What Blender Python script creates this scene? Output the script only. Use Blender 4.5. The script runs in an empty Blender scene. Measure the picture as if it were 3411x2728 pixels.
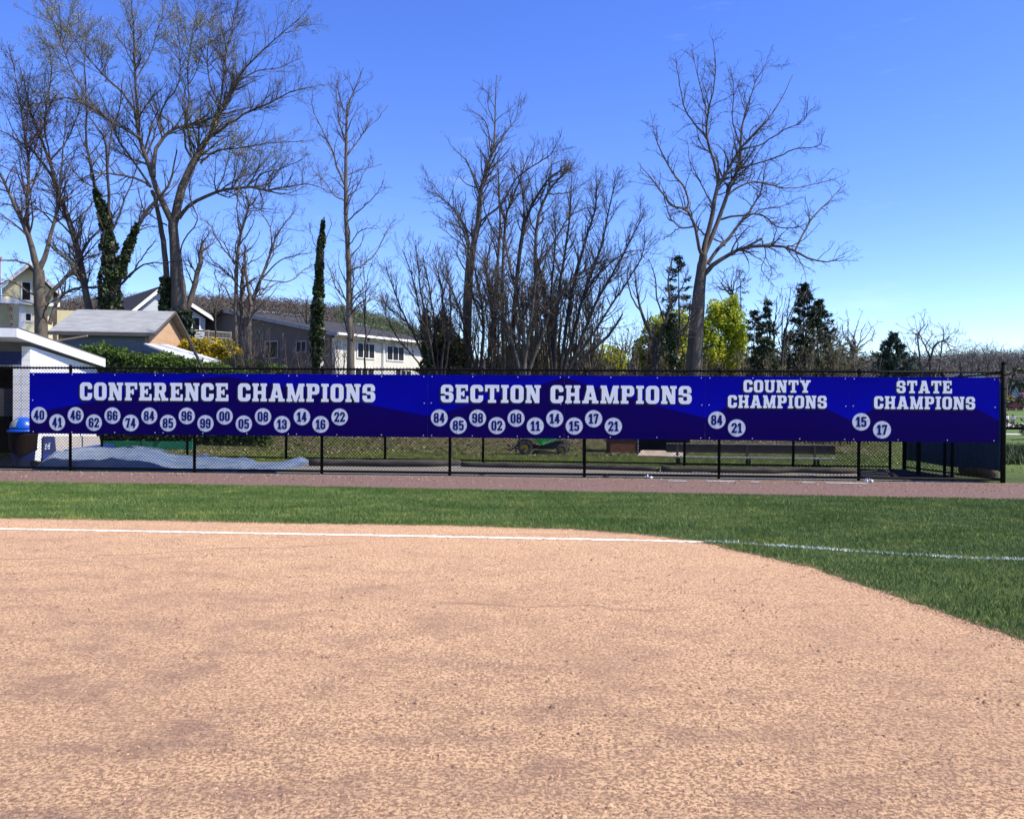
import bpy, math, random
import numpy as np
from mathutils import Vector, Matrix
R = math.radians
sc = bpy.context.scene
COL = sc.collection
# ------------------------------------------------------------------ camera, sky, sun
FPX = 2732.0                      # focal length in photo pixels (photo 3411 x 2728)
EYE = np.array((0.0, 0.0, 1.65))
PITCH = math.atan(18 / FPX); ROLL = 0.0072
_f = np.array((0, math.cos(PITCH), -math.sin(PITCH)))
_h = np.array((1.0, 0, 0)); _v = np.cross(_h, _f)
_r = math.cos(ROLL) * _h + math.sin(ROLL) * _v
_u = -math.sin(ROLL) * _h + math.cos(ROLL) * _v
cam_d = bpy.data.cameras.new('camera'); cam = bpy.data.objects.new('camera', cam_d); COL.objects.link(cam)
cam.matrix_world = Matrix(((_r[0], _u[0], -_f[0], EYE[0]), (_r[1], _u[1], -_f[1], EYE[1]), (_r[2], _u[2], -_f[2], EYE[2]), (0, 0, 0, 1)))
cam_d.sensor_width = 36; cam_d.lens = 36 * FPX / 3411; cam_d.clip_start = 0.1; cam_d.clip_end = 3000
sc.camera = cam
SUN_EL, SUN_AZ = R(50), R(-11.0)    # azimuth counted from +X towards +Y
sun_dir = Vector((math.cos(SUN_EL) * math.cos(SUN_AZ), math.cos(SUN_EL) * math.sin(SUN_AZ), math.sin(SUN_EL)))
w = bpy.data.worlds.new("World"); sc.world = w; w.use_nodes = True
nt = w.node_tree; nt.nodes.clear()
sky = nt.nodes.new('ShaderNodeTexSky'); sky.sky_type = 'NISHITA'; sky.sun_disc = False
sky.sun_elevation = SUN_EL; sky.sun_rotation = math.pi / 2 - SUN_AZ
sky.altitude = 0; sky.air_density = 1.0; sky.dust_density = 0.0; sky.ozone_density = 6.0
hs = nt.nodes.new('ShaderNodeHueSaturation'); hs.inputs['Saturation'].default_value = 1.19; hs.inputs['Hue'].default_value = 0.523; hs.inputs['Value'].default_value = 1.06
bg = nt.nodes.new('ShaderNodeBackground'); bg.inputs['Strength'].default_value = 0.14
wo = nt.nodes.new('ShaderNodeOutputWorld')
# faint wisps of high cloud
tc = nt.nodes.new('ShaderNodeTexCoord'); mp = nt.nodes.new('ShaderNodeMapping'); mp.inputs['Scale'].default_value = (2.2, 2.2, 11)
mp.inputs['Rotation'].default_value = (0, R(12), 0)
nz = nt.nodes.new('ShaderNodeTexNoise'); nz.inputs['Scale'].default_value = 1.6; nz.inputs['Detail'].default_value = 9; nz.inputs['Roughness'].default_value = 0.62
cr = nt.nodes.new('ShaderNodeMapRange'); cr.inputs['From Min'].default_value = 0.59; cr.inputs['From Max'].default_value = 0.9; cr.inputs['To Max'].default_value = 0.22
mx = nt.nodes.new('ShaderNodeMix'); mx.data_type = 'RGBA'; mx.inputs['B'].default_value = (6.2, 6.9, 7.8, 1)
nt.links.new(tc.outputs['Generated'], mp.inputs['Vector']); nt.links.new(mp.outputs['Vector'], nz.inputs['Vector'])
nt.links.new(nz.outputs['Fac'], cr.inputs['Value']); nt.links.new(cr.outputs['Result'], mx.inputs['Factor'])
nt.links.new(sky.outputs['Color'], hs.inputs['Color']); nt.links.new(hs.outputs['Color'], mx.inputs['A'])
nt.links.new(mx.outputs['Result'], bg.inputs['Color']); nt.links.new(bg.outputs['Background'], wo.inputs['Surface'])
sd = bpy.data.lights.new('sun', 'SUN'); sd.energy = 5.0; sd.angle = R(0.5); sd.color = (1.0, 0.92, 0.76)
so = bpy.data.objects.new('sun', sd); COL.objects.link(so); so.location = (20, 0, 40)
so.rotation_euler = sun_dir.to_track_quat('Z', 'Y').to_euler()
sc.view_settings.view_transform = 'Standard'; sc.view_settings.look = 'None'; sc.view_settings.exposure = 0.80; sc.view_settings.gamma = 1
sc.cycles.max_bounces = 6; sc.cycles.diffuse_bounces = 2; sc.cycles.glossy_bounces = 2; sc.cycles.transparent_max_bounces = 6

# ------------------------------------------------------------------ helpers
def ray(px, py):
    return _f + _r * ((px - 1705.5) / FPX) + _u * ((1364 - py) / FPX)
def at(px, py, Y):
    d = ray(px, py); return EYE + d * (Y / d[1])
def gnd(px, py, z=0.0):
    d = ray(px, py); return EYE + d * ((z - EYE[2]) / d[2])
def sstep(a, b, x):
    t = np.clip((x - a) / (b - a), 0, 1); return t * t * (3 - 2 * t)
_g = np.random.default_rng(11); _ns = _g.random((64, 64))
def vnoise(x, y):
    x = np.asarray(x, float); y = np.asarray(y, float)
    xi = np.floor(x).astype(int); yi = np.floor(y).astype(int); fx = x - xi; fy = y - yi
    fx = fx * fx * (3 - 2 * fx); fy = fy * fy * (3 - 2 * fy)
    a = _ns[xi % 64, yi % 64]; b = _ns[(xi + 1) % 64, yi % 64]; c = _ns[xi % 64, (yi + 1) % 64]; d = _ns[(xi + 1) % 64, (yi + 1) % 64]
    return (a * (1 - fx) + b * fx) * (1 - fy) + (c * (1 - fx) + d * fx) * fy
def terrain(x, y):
    x = np.asarray(x, float); y = np.asarray(y, float)
    rise = 2.1 * sstep(28, 42, y) * (1 - sstep(2, 12, x - 0.06 * y))
    bank = 0.5 * sstep(28.4, 33, y) * (1 - sstep(-7, -2, x))
    drop = -0.75 * sstep(28, 85, y) * sstep(4, 13, x - 0.06 * y)
    drop = drop + 2.3 * sstep(98, 138, y) * sstep(4, 13, x - 0.06 * y)
    bump = (vnoise(x * .45 + 9, y * .45) - .5) * .16 * sstep(22, 28, y)
    return rise + bank + drop + bump
def terr1(x, y): return float(terrain(x, y))

class MB:
    """collects faces of one mesh in world coordinates"""
    def __init__(s): s.V = []; s.F = []
    def add(s, V, F):
        o = len(s.V); s.V.extend([tuple(map(float, v)) for v in V]); s.F.extend([tuple(i + o for i in f) for f in F]); return s
    def box(s, x0, y0, z0, x1, y1, z1):
        return s.hexa([(x0, y0), (x1, y0), (x1, y1), (x0, y1)], z0, z1)
    def hexa(s, q, z0, z1):
        n = len(q); z0 = [z0] * n if np.isscalar(z0) else z0; z1 = [z1] * n if np.isscalar(z1) else z1
        V = [(q[i][0], q[i][1], z0[i]) for i in range(n)] + [(q[i][0], q[i][1], z1[i]) for i in range(n)]
        F = [tuple(reversed(range(n))), tuple(range(n, 2 * n))] + [(i, (i + 1) % n, n + (i + 1) % n, n + i) for i in range(n)]
        return s.add(V, F)
    def slab(s, quad, t):
        """a plate: 3-D polygon pushed by vector t"""
        q = [np.array(p, float) for p in quad]; t = np.array(t, float); n = len(q)
        return s.add(q + [p + t for p in q], [tuple(reversed(range(n))), tuple(range(n, 2 * n))] + [(i, (i + 1) % n, n + (i + 1) % n, n + i) for i in range(n)])
    def tube(s, pts, rad, n=8, caps=True):
        P = [np.array(p, float) for p in pts]; rad = [rad] * len(P) if np.isscalar(rad) else rad
        V = []; F = []
        for i, p in enumerate(P):
            t = P[min(i + 1, len(P) - 1)] - P[max(i - 1, 0)]; t = t / (np.linalg.norm(t) + 1e-9)
            a = np.cross(t, (0, 0, 1.0)) if abs(t[2]) < .95 else np.cross(t, (1.0, 0, 0)); a /= np.linalg.norm(a); b = np.cross(t, a)
            for k in range(n):
                an = 2 * math.pi * k / n; V.append(p + rad[i] * (math.cos(an) * a + math.sin(an) * b))
        for i in range(len(P) - 1):
            for k in range(n):
                F.append((i * n + k, (i + 1) * n + k, (i + 1) * n + (k + 1) % n, i * n + (k + 1) % n))
        if caps: F += [tuple(range(n)), tuple(reversed(range((len(P) - 1) * n, len(P) * n)))]
        return s.add(V, F)
    def lathe(s, c, prof, n=20):
        V = []; F = []
        for (r, z) in prof:
            for k in range(n):
                an = 2 * math.pi * k / n; V.append((c[0] + r * math.cos(an), c[1] + r * math.sin(an), c[2] + z))
        for i in range(len(prof) - 1):
            for k in range(n):
                F.append((i * n + k, i * n + (k + 1) % n, (i + 1) * n + (k + 1) % n, (i + 1) * n + k))
        F += [tuple(reversed(range(n))), tuple(range((len(prof) - 1) * n, len(prof) * n))]
        return s.add(V, F)
WB = {}
def _link(name, me, m, parent):
    o = bpy.data.objects.new(name, me); COL.objects.link(o)
    if m is not None: me.materials.append(m)
    if parent is not None:
        o.parent = parent; WB[o] = WB[parent]
    else: WB[o] = np.zeros(3)
    return o
def mk(name, mb, m, parent=None, smooth=False):
    off = WB[parent] if parent is not None else np.zeros(3)
    me = bpy.data.meshes.new(name); V = np.array(mb.V, float) - off
    me.from_pydata(V.tolist(), [], mb.F); 
    if smooth: me.polygons.foreach_set('use_smooth', [True] * len(me.polygons))
    me.update(); return _link(name, me, m, parent)
def mknp(name, V, F, m, parent=None, smooth=False):
    """V (n,3), F (k,3 or 4) numpy"""
    off = WB[parent] if parent is not None else np.zeros(3)
    V = np.asarray(V, float) - off; F = np.asarray(F, np.int32); k = F.shape[1]
    me = bpy.data.meshes.new(name); me.vertices.add(len(V)); me.vertices.foreach_set('co', V.astype(np.float32).ravel())
    me.loops.add(F.size); me.loops.foreach_set('vertex_index', F.ravel())
    me.polygons.add(len(F)); me.polygons.foreach_set('loop_start', np.arange(0, F.size, k, dtype=np.int32))
    me.polygons.foreach_set('use_smooth', np.full(len(F), smooth)); me.update(calc_edges=True); me.validate()
    return _link(name, me, m, parent)
def thing(name, label, cat, loc, group=None):
    o = bpy.data.objects.new(name, None); COL.objects.link(o); o.location = tuple(map(float, loc)); o.empty_display_size = .2
    WB[o] = np.array(loc, float); tag(o, label, cat, group); return o
def tag(o, label=None, cat=None, group=None, kind=None):
    if label: o['label'] = label
    if cat: o['category'] = cat
    if group: o['group'] = group
    if kind: o['kind'] = kind
    return o
def struct(name, mb, m, **k): return tag(mk(name, mb, m, **k), kind='structure')

# ------------------------------------------------------------------ materials
def newmat(name):
    m = bpy.data.materials.new(name); m.use_nodes = True; n = m.node_tree; n.nodes.clear()
    b = n.nodes.new('ShaderNodeBsdfPrincipled'); o = n.nodes.new('ShaderNodeOutputMaterial'); n.links.new(b.outputs[0], o.inputs[0])
    return m, n, b
def c4(c): return (c[0], c[1], c[2], 1)
def mixc(n, fac, a, b):
    x = n.nodes.new('ShaderNodeMix'); x.data_type = 'RGBA'
    for s, v in (('A', a), ('B', b)):
        if isinstance(v, (tuple, list)): x.inputs[s].default_value = c4(v)
        else: n.links.new(v, x.inputs[s])
    if isinstance(fac, (int, float)): x.inputs['Factor'].default_value = fac
    else: n.links.new(fac, x.inputs['Factor'])
    return x.outputs['Result']
def coord(n, scale=(1, 1, 1), rot=(0, 0, 0), loc=(0, 0, 0)):
    t = n.nodes.new('ShaderNodeTexCoord'); p = n.nodes.new('ShaderNodeMapping')
    p.inputs['Scale'].default_value = scale; p.inputs['Rotation'].default_value = rot; p.inputs['Location'].default_value = loc
    n.links.new(t.outputs['Object'], p.inputs['Vector']); return p.outputs['Vector']
def noise(n, scale, detail=4, rough=.6, vec=None, lo=None, hi=None, dist=0):
    z = n.nodes.new('ShaderNodeTexNoise'); z.inputs['Scale'].default_value = scale; z.inputs['Detail'].default_value = detail
    z.inputs['Roughness'].default_value = rough; z.inputs['Distortion'].default_value = dist
    n.links.new(vec if vec is not None else coord(n), z.inputs['Vector'])
    if lo is None: return z.outputs['Fac']
    return mrange(n, z.outputs['Fac'], lo, hi)
def mrange(n, v, lo, hi, a=0, b=1):
    r = n.nodes.new('ShaderNodeMapRange'); r.inputs['From Min'].default_value = lo; r.inputs['From Max'].default_value = hi
    r.inputs['To Min'].default_value = a; r.inputs['To Max'].default_value = b; n.links.new(v, r.inputs['Value']); return r.outputs['Result']
def math2(n, op, a, b):
    x = n.nodes.new('ShaderNodeMath'); x.operation = op
    for i, v in enumerate((a, b)):
        if isinstance(v, (int, float)): x.inputs[i].default_value = v
        else: n.links.new(v, x.inputs[i])
    return x.outputs[0]
def bump(n, b, h, strength=.4, dist=.02, prev=None):
    x = n.nodes.new('ShaderNodeBump'); x.inputs['Strength'].default_value = strength; x.inputs['Distance'].default_value = dist
    n.links.new(h, x.inputs['Height']); 
    if prev is not None: n.links.new(prev, x.inputs['Normal'])
    n.links.new(x.outputs[0], b.inputs['Normal']); return x.outputs[0]
def M(name, a, b=None, scale=6, rough=.8, spec=.3, bs=0, bscale=None, metal=0, lo=.35, hi=.65, sc3=(1, 1, 1), detail=5):
    m, n, p = newmat(name); b = b or tuple(v * .8 for v in a)
    v = coord(n, sc3); f = noise(n, scale, detail, .6, v, lo, hi)
    n.links.new(mixc(n, f, a, b), p.inputs['Base Color'])
    p.inputs['Roughness'].default_value = rough; p.inputs['Specular IOR Level'].default_value = spec; p.inputs['Metallic'].default_value = metal
    if bs: bump(n, p, noise(n, bscale or scale * 4, 5, .6, v), bs, .02)
    return m
def Mrand(name, a, b, nscale=.5, rough=.75, trans=0.0, c=None, spec=.2):
    """foliage: tone per leaf plus broad patches, some light through the leaf"""
    m, n, p = newmat(name)
    g = n.nodes.new('ShaderNodeNewGeometry')
    x = mixc(n, g.outputs['Random Per Island'], a, b)
    if c: x = mixc(n, noise(n, nscale, 3, .5, None, .4, .62), x, c)
    n.links.new(x, p.inputs['Base Color']); p.inputs['Roughness'].default_value = rough; p.inputs['Specular IOR Level'].default_value = spec
    if trans:
        t = n.nodes.new('ShaderNodeBsdfTranslucent'); n.links.new(x, t.inputs[0]); mxs = n.nodes.new('ShaderNodeMixShader'); mxs.inputs[0].default_value = trans
        n.links.new(p.outputs[0], mxs.inputs[1]); n.links.new(t.outputs[0], mxs.inputs[2])
        o = [q for q in n.nodes if q.type == 'OUTPUT_MATERIAL'][0]; n.links.new(mxs.outputs[0], o.inputs[0])
    return m
def Msiding(name, a, pitch=.13, line=.5, rough=.6):
    """horizontal lap siding: bump, mottled tone, and the lap shadow put into the colour as dark lines"""
    m, n, p = newmat(name)
    t = n.nodes.new('ShaderNodeNewGeometry'); s = n.nodes.new('ShaderNodeSeparateXYZ'); n.links.new(t.outputs['Position'], s.inputs[0])
    z = math2(n, 'DIVIDE', s.outputs['Z'], pitch); fr = math2(n, 'FRACT', z, 0)
    gap = mrange(n, fr, 0.0, .14, 1, 0)
    f = noise(n, 3, 5, .6, None, .3, .7)
    base = mixc(n, f, a, tuple(v * .88 for v in a))
    n.links.new(mixc(n, math2(n, 'MULTIPLY', gap, line), base, tuple(v * .3 for v in a)), p.inputs['Base Color'])
    bump(n, p, fr, .6, .03); p.inputs['Roughness'].default_value = rough; p.inputs['Specular IOR Level'].default_value = .3
    return m
def Mbrick(name, a, b, mortar, bw, bh, rough=.85, axis='X'):
    m, n, p = newmat(name)
    t = n.nodes.new('ShaderNodeNewGeometry'); s = n.nodes.new('ShaderNodeSeparateXYZ'); n.links.new(t.outputs['Position'], s.inputs[0])
    c = n.nodes.new('ShaderNodeCombineXYZ'); n.links.new(s.outputs[axis], c.inputs[0]); n.links.new(s.outputs['Z'], c.inputs[1])
    k = n.nodes.new('ShaderNodeTexBrick'); k.inputs['Scale'].default_value = 1; k.inputs['Brick Width'].default_value = bw; k.inputs['Row Height'].default_value = bh
    k.inputs['Mortar Size'].default_value = .008; k.inputs['Color1'].default_value = c4(a); k.inputs['Color2'].default_value = c4(b); k.inputs['Mortar'].default_value = c4(mortar)
    n.links.new(c.outputs[0], k.inputs[0]); f = noise(n, 2.5, 5, .6, None, .35, .7)
    n.links.new(mixc(n, math2(n, 'MULTIPLY', f, .25), k.outputs['Color'], tuple(v * .55 for v in a)), p.inputs['Base Color']); p.inputs['Roughness'].default_value = rough
    bump(n, p, k.outputs['Fac'], -.4, .01); return m

m_black = M('black_vinyl', (.006, .006, .0065), (.010, .010, .010), 9, .65, .08)
m_blackmesh = M('black_coated_wire', (.005, .005, .006), None, 9, .65, .08)
m_white = M('white_paint', (.80, .80, .80), (.72, .73, .74), 3, .55, .35)
m_trim = M('white_trim', (.78, .78, .77), (.66, .67, .68), 4, .6, .3)
m_glass = M('dark_window_glass', (.010, .011, .013), (.02, .021, .023), 1.2, .3, .12)
m_darkin = M('dark_interior', (.012, .012, .014), None, 4, .9, .1)
m_steel = M('galvanised_steel', (.5, .52, .55), (.36, .38, .4), 12, .4, .5, metal=.6)
# ------------------------------------------------------------------ ground
rng = np.random.default_rng(5)
# photo outlines of the field's edges, laid on the ground
E_in = [(-500, 1722), (0, 1727), (500, 1735), (1000, 1745), (1500, 1752), (1900, 1764), (2150, 1783), (2340, 1807), (2450, 1835), (2700, 1890), (2850, 1945),
        (3000, 1993), (3150, 2045), (3300, 2100), (3411, 2137), (3650, 2235), (3950, 2390), (4300, 2650)]
E_tr = [(-600, 1600), (0, 1605), (1000, 1620), (2200, 1643), (3411, 1665), (4200, 1680)]
def densify(px, step=.12, jit=.02, seed=1, z=0.0):
    g = np.random.default_rng(seed); P = [gnd(a, b)[:2] for a, b in px]; out = []
    for p, q in zip(P[:-1], P[1:]):
        n = max(1, int(np.linalg.norm(q - p) / step))
        for i in range(n):
            t = i / n; out.append(p + (q - p) * t + g.normal(0, jit, 2))
    out.append(P[-1]); return out
inf = densify(E_in, .08, .018, 3); trk = densify(E_tr, .15, .03, 4)
from mathutils.geometry import tessellate_polygon
def sheet(name, poly, z, m):
    V = [(p[0], p[1], z) for p in poly]; T = tessellate_polygon([[Vector(v) for v in V]])
    F = []
    for t in T:
        a, b, c = (np.array(V[i]) for i in t)
        F.append(tuple(t) if np.cross(b - a, c - a)[2] > 0 else tuple(reversed(t)))
    mb = MB(); mb.add(V, F); return struct(name, mb, m)

# grass / earth base sheet, to the horizon
def grass_mat():
    m, n, p = newmat('grass_ground')
    f1 = noise(n, 0.5, 6, .65, None, .38, .62); f2 = noise(n, 38, 4, .7, None, .35, .65); f3 = noise(n, 2.3, 5, .6, None, .42, .7)
    g = mixc(n, f2, (.045, .075, .017), (.13, .16, .04)); g = mixc(n, f1, g, (.045, .075, .018)); 
    # beyond the fences: last year's leaves, bare soil and thin grass
    t = n.nodes.new('ShaderNodeNewGeometry'); s = n.nodes.new('ShaderNodeSeparateXYZ'); n.links.new(t.outputs['Position'], s.inputs[0])
    far = mrange(n, math2(n, 'ADD', s.outputs['Y'], math2(n, 'MULTIPLY', f3, 5)), 29.5, 33)
    brown = mixc(n, f2, (.13, .092, .06), (.28, .215, .16))
    soil = mixc(n, noise(n, 9, 5, .7, None, .4, .6), brown, (.05, .06, .02))
    rt = mrange(n, math2(n, 'SUBTRACT', s.outputs['X'], math2(n, 'MULTIPLY', s.outputs['Y'], .25)), 5.0, 8.0, 1, 0)
    g = mixc(n, math2(n, 'MULTIPLY', far, rt), g, soil)
    lawn = mrange(n, math2(n, 'SUBTRACT', s.outputs['X'], math2(n, 'MULTIPLY', s.outputs['Y'], .4)), 2.0, 4.5)
    g = mixc(n, math2(n, 'MULTIPLY', lawn, math2(n, 'MULTIPLY', mrange(n, s.outputs['Y'], 19, 22), .8)), g, mixc(n, f1, (.085, .14, .035), (.12, .18, .05)))
    n.links.new(g, p.inputs['Base Color']); p.inputs['Roughness'].default_value = .9; p.inputs['Specular IOR Level'].default_value = .15
    bump(n, p, f2, .6, .04); return m
xs = np.unique(np.concatenate([np.linspace(-900, -60, 15), np.linspace(-60, 70, 131), np.linspace(70, 900, 14)]))
ys = np.unique(np.concatenate([np.linspace(-60, 20, 12), np.linspace(20, 60, 81), np.linspace(60, 140, 30), np.linspace(140, 1600, 18)]))
XX, YY = np.meshgrid(xs, ys); ZZ = terrain(XX, YY)
V = np.stack([XX.ravel(), YY.ravel(), ZZ.ravel()], 1); nx = len(xs); i = np.arange(len(ys) - 1)[:, None] * nx + np.arange(nx - 1)[None]
i = i.ravel(); F = np.stack([i, i + 1, i + 1 + nx, i + nx], 1)
tag(mknp('ground', V, F, grass_mat(), smooth=True), kind='structure')

def dirt_mat():
    m, n, p = newmat('infield_dirt')
    vec = coord(n)
    big = noise(n, .55, 5, .6, vec, .42, .66); mid = noise(n, 4.2, 6, .72, coord(n, (1, 1.5, 1)), .60, .68, 1.4)
    gr = noise(n, 50, 3, .78, vec, .44, .56); gr2 = noise(n, 150, 2, .7, vec, .35, .65)
    c = mixc(n, gr, (.29, .165, .095), (.90, .58, .335))  # dark pits between bright grains: their shadow is put into the colour
    c = mixc(n, math2(n, 'MULTIPLY', gr2, .25), c, (.88, .62, .40)); c = mixc(n, math2(n, 'MULTIPLY', noise(n, 30, 2, .6, coord(n, loc=(3, 1, 0)), .64, .70), .7), c, (.20, .11, .08))
    c = mixc(n, math2(n, 'MULTIPLY', big, .40), c, (.50, .31, .20))
    # footworn damp smudges, strongest near the plate side (left and near)
    t = n.nodes.new('ShaderNodeNewGeometry'); s = n.nodes.new('ShaderNodeSeparateXYZ'); n.links.new(t.outputs['Position'], s.inputs[0])
    k = mrange(n, math2(n, 'ADD', s.outputs['Y'], math2(n, 'MULTIPLY', s.outputs['X'], .55)), 9.0, 1.5, .15, .85)
    sm = noise(n, 1.5, 8, .78, coord(n, (1, 1.5, 1), (0, 0, R(12))), .47, .63)
    c = mixc(n, math2(n, 'MULTIPLY', math2(n, 'MULTIPLY', sm, k), .95), c, (.27, .165, .13))
    c = mixc(n, math2(n, 'MULTIPLY', mid, .6), c, (.28, .16, .11))
    rk = noise(n, 5, 6, .7, coord(n, (1, 7, 1), (0, 0, R(-14))), .54, .66); c = mixc(n, math2(n, 'MULTIPLY', rk, .42), c, (.34, .20, .13))
    rk2 = noise(n, 4, 6, .7, coord(n, (1, 9, 1), (0, 0, R(24))), .58, .66); c = mixc(n, math2(n, 'MULTIPLY', rk2, .36), c, (.34, .20, .13))
    # faint arcs left by dragging the infield
    vl = n.nodes.new('ShaderNodeVectorMath'); vl.operation = 'DISTANCE'; n.links.new(t.outputs['Position'], vl.inputs[0]); vl.inputs[1].default_value = (-9, -3.5, 0)
    rr_ = math2(n, 'ADD', vl.outputs['Value'], math2(n, 'MULTIPLY', noise(n, .7, 3, .5), 1.2)); cx_ = n.nodes.new('ShaderNodeCombineXYZ'); n.links.new(rr_, cx_.inputs[0])
    arc = noise(n, 2.6, 7, .7, cx_.outputs[0], .52, .68); c = mixc(n, math2(n, 'MULTIPLY', arc, .30), c, (.34, .205, .14))
    # scrape marks: thin dark lines (x0,y0,x1,y1 on the ground, width, strength)
    pos = n.nodes.new('ShaderNodeTexNoise'); pos.inputs['Scale'].default_value = 1.4; n.links.new(vec, pos.inputs['Vector'])
    wob = math2(n, 'MULTIPLY', math2(n, 'SUBTRACT', pos.outputs['Fac'], .5), .5)
    for (a, b, wd, st) in (((-200, 1878), (1250, 1806), .03, .75), ((-300, 1905), (700, 1852), .03, .4), ((1600, 1945), (2130, 2330), .16, .16), ((1400, 2000), (2330, 2040), .035, .5), ((1425, 1915), (1460, 1868), .035, .5), ((900, 1990), (2000, 1880), .05, .22), ((1250, 1790), (2200, 1775), .04, .35),
                           ((2330, 1960), (2700, 1990), .03, .45), ((2520, 2090), (2680, 2140), .02, .6), ((2150, 1990), (2330, 1975), .02, .4)):
        A = gnd(*a)[:2]; B = gnd(*b)[:2]; d = (B - A); L = np.linalg.norm(d); d = d / L; nn = np.array((-d[1], d[0]))
        al = math2(n, 'ADD', math2(n, 'MULTIPLY', s.outputs['X'], float(d[0])), math2(n, 'MULTIPLY', s.outputs['Y'], float(d[1])))
        ac = math2(n, 'ADD', math2(n, 'MULTIPLY', s.outputs['X'], float(nn[0])), math2(n, 'MULTIPLY', s.outputs['Y'], float(nn[1])))
        ac = math2(n, 'ABSOLUTE', math2(n, 'ADD', math2(n, 'SUBTRACT', ac, float(A @ nn)), wob), 0)
        line = mrange(n, ac, wd, wd * .3)
        al = math2(n, 'SUBTRACT', al, float(A @ d))
        e = math2(n, 'MULTIPLY', mrange(n, al, 0, .4), mrange(n, al, L, L - .4))
        c = mixc(n, math2(n, 'MULTIPLY', math2(n, 'MULTIPLY', line, e), math2(n, 'MULTIPLY', mrange(n, gr, 0, 1, .5, 1), st)), c, (.22, .13, .09))
    n.links.new(c, p.inputs['Base Color']); p.inputs['Roughness'].default_value = .95; p.inputs['Specular IOR Level'].default_value = .1
    b1 = bump(n, p, noise(n, 60, 5, .8, vec), 1.0, .028); bump(n, p, noise(n, 6, 5, .65, vec), .5, .05, b1)
    return m
m_dirt = dirt_mat()
far_l = gnd(-500, 1722)[:2]; last = inf[-1]
poly = [(-14, -30), (22, -30), (last[0] + 3, last[1] - 3)] + [tuple(p) for p in reversed(inf)] + [(far_l[0] - 2, far_l[1])]
# infield as a real, slightly uneven surface: a grid clipped against the edge line
sheet('infield_dirt', poly, .004, m_dirt)
# warning track
def fence_y(x): return 19.33 - .05858 * (x + 13.35)
m_track = M('warning_track', (.080, .046, .044), (.21, .14, .125), 20, .95, .1, bs=.6, bscale=60, lo=.35, hi=.62, detail=6)
n = m_track.node_tree; p = [q for q in n.nodes if q.type == 'BSDF_PRINCIPLED'][0]; prev = p.inputs['Base Color'].links[0].from_socket
t = n.nodes.new('ShaderNodeNewGeometry'); s = n.nodes.new('ShaderNodeSeparateXYZ'); n.links.new(t.outputs['Position'], s.inputs[0])
d = math2(n, 'ADD', s.outputs['Y'], math2(n, 'MULTIPLY', s.outputs['X'], .05858))
edge = mrange(n, math2(n, 'ADD', d, math2(n, 'MULTIPLY', noise(n, 5, 4, .7), .8)), 18.55, 19.1)
n.links.new(mixc(n, math2(n, 'MULTIPLY', edge, .8), prev, mixc(n, noise(n, 22, 4, .7, None, .4, .6), (.24, .19, .12), (.11, .11, .05))), p.inputs['Base Color'])
poly = [tuple(p) for p in trk] + [(26, fence_y(26) + .05), (11.2, fence_y(11.2) + .05), (11.1, fence_y(11.1) + .03)] + [(x, fence_y(x) + .03) for x in (10.5, 0, -10, -13.4, -24)]
sheet('warning_track', poly, .004, m_track)

# gravel strip between the fences
m_gravel = M('gravel', (.12, .115, .11), (.26, .24, .215), 26, .95, .1, bs=.7, bscale=70, lo=.36, hi=.62, detail=6)
gp = [(x, fence_y(x) + .034) for x in (-24, -13.4, 0, 10.4)] + [(10.1, 20.3), (6, 20.9), (2, 21.35), (-2, 21.9), (-5, 22.3), (-9, 23.2), (-12, 24), (-24, 26)]
sheet('gravel', gp, .005, m_gravel)
# chalk line on the dirt, painted line on the grass
def strip(name, px, wd, z, m, seed=0, jit=.008, step=.08):
    g = np.random.default_rng(seed); P = [gnd(a, b)[:2] for a, b in px]; Q = []
    for p, q in zip(P[:-1], P[1:]):
        k = max(1, int(np.linalg.norm(q - p) / step)); Q += [p + (q - p) * i / k for i in range(k)]
    Q.append(P[-1]); mb = MB(); V = []; F = []
    for i, p in enumerate(Q):
        t = Q[min(i + 1, len(Q) - 1)] - Q[max(i - 1, 0)]; t = t / np.linalg.norm(t); nn = np.array((-t[1], t[0]))
        V += [(*(p + nn * (wd / 2 + g.normal(0, jit))), z), (*(p - nn * (wd / 2 + g.normal(0, jit))), z)]
        if i: F.append((2 * i - 2, 2 * i - 1, 2 * i + 1, 2 * i))
    F = [f if np.cross(np.array(V[f[1]]) - V[f[0]], np.array(V[f[2]]) - V[f[0]])[2] > 0 else tuple(reversed(f)) for f in F]
    mb.add(V, F); return struct(name, mb, m)
m_chalk = M('chalk', (.86, .86, .85), (.70, .62, .54), 9, .95, .1, bs=.4, bscale=90)
strip('foul_line', [(-400, 1752), (0, 1763), (1250, 1785), (1850, 1796), (2345, 1806)], .10, .009, m_chalk, 1, .016, .03)
GL = [(2345, 1804), (2480, 1812), (2745, 1831), (3149, 1857), (3250, 1862), (3411, 1866), (3800, 1880)]

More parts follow.
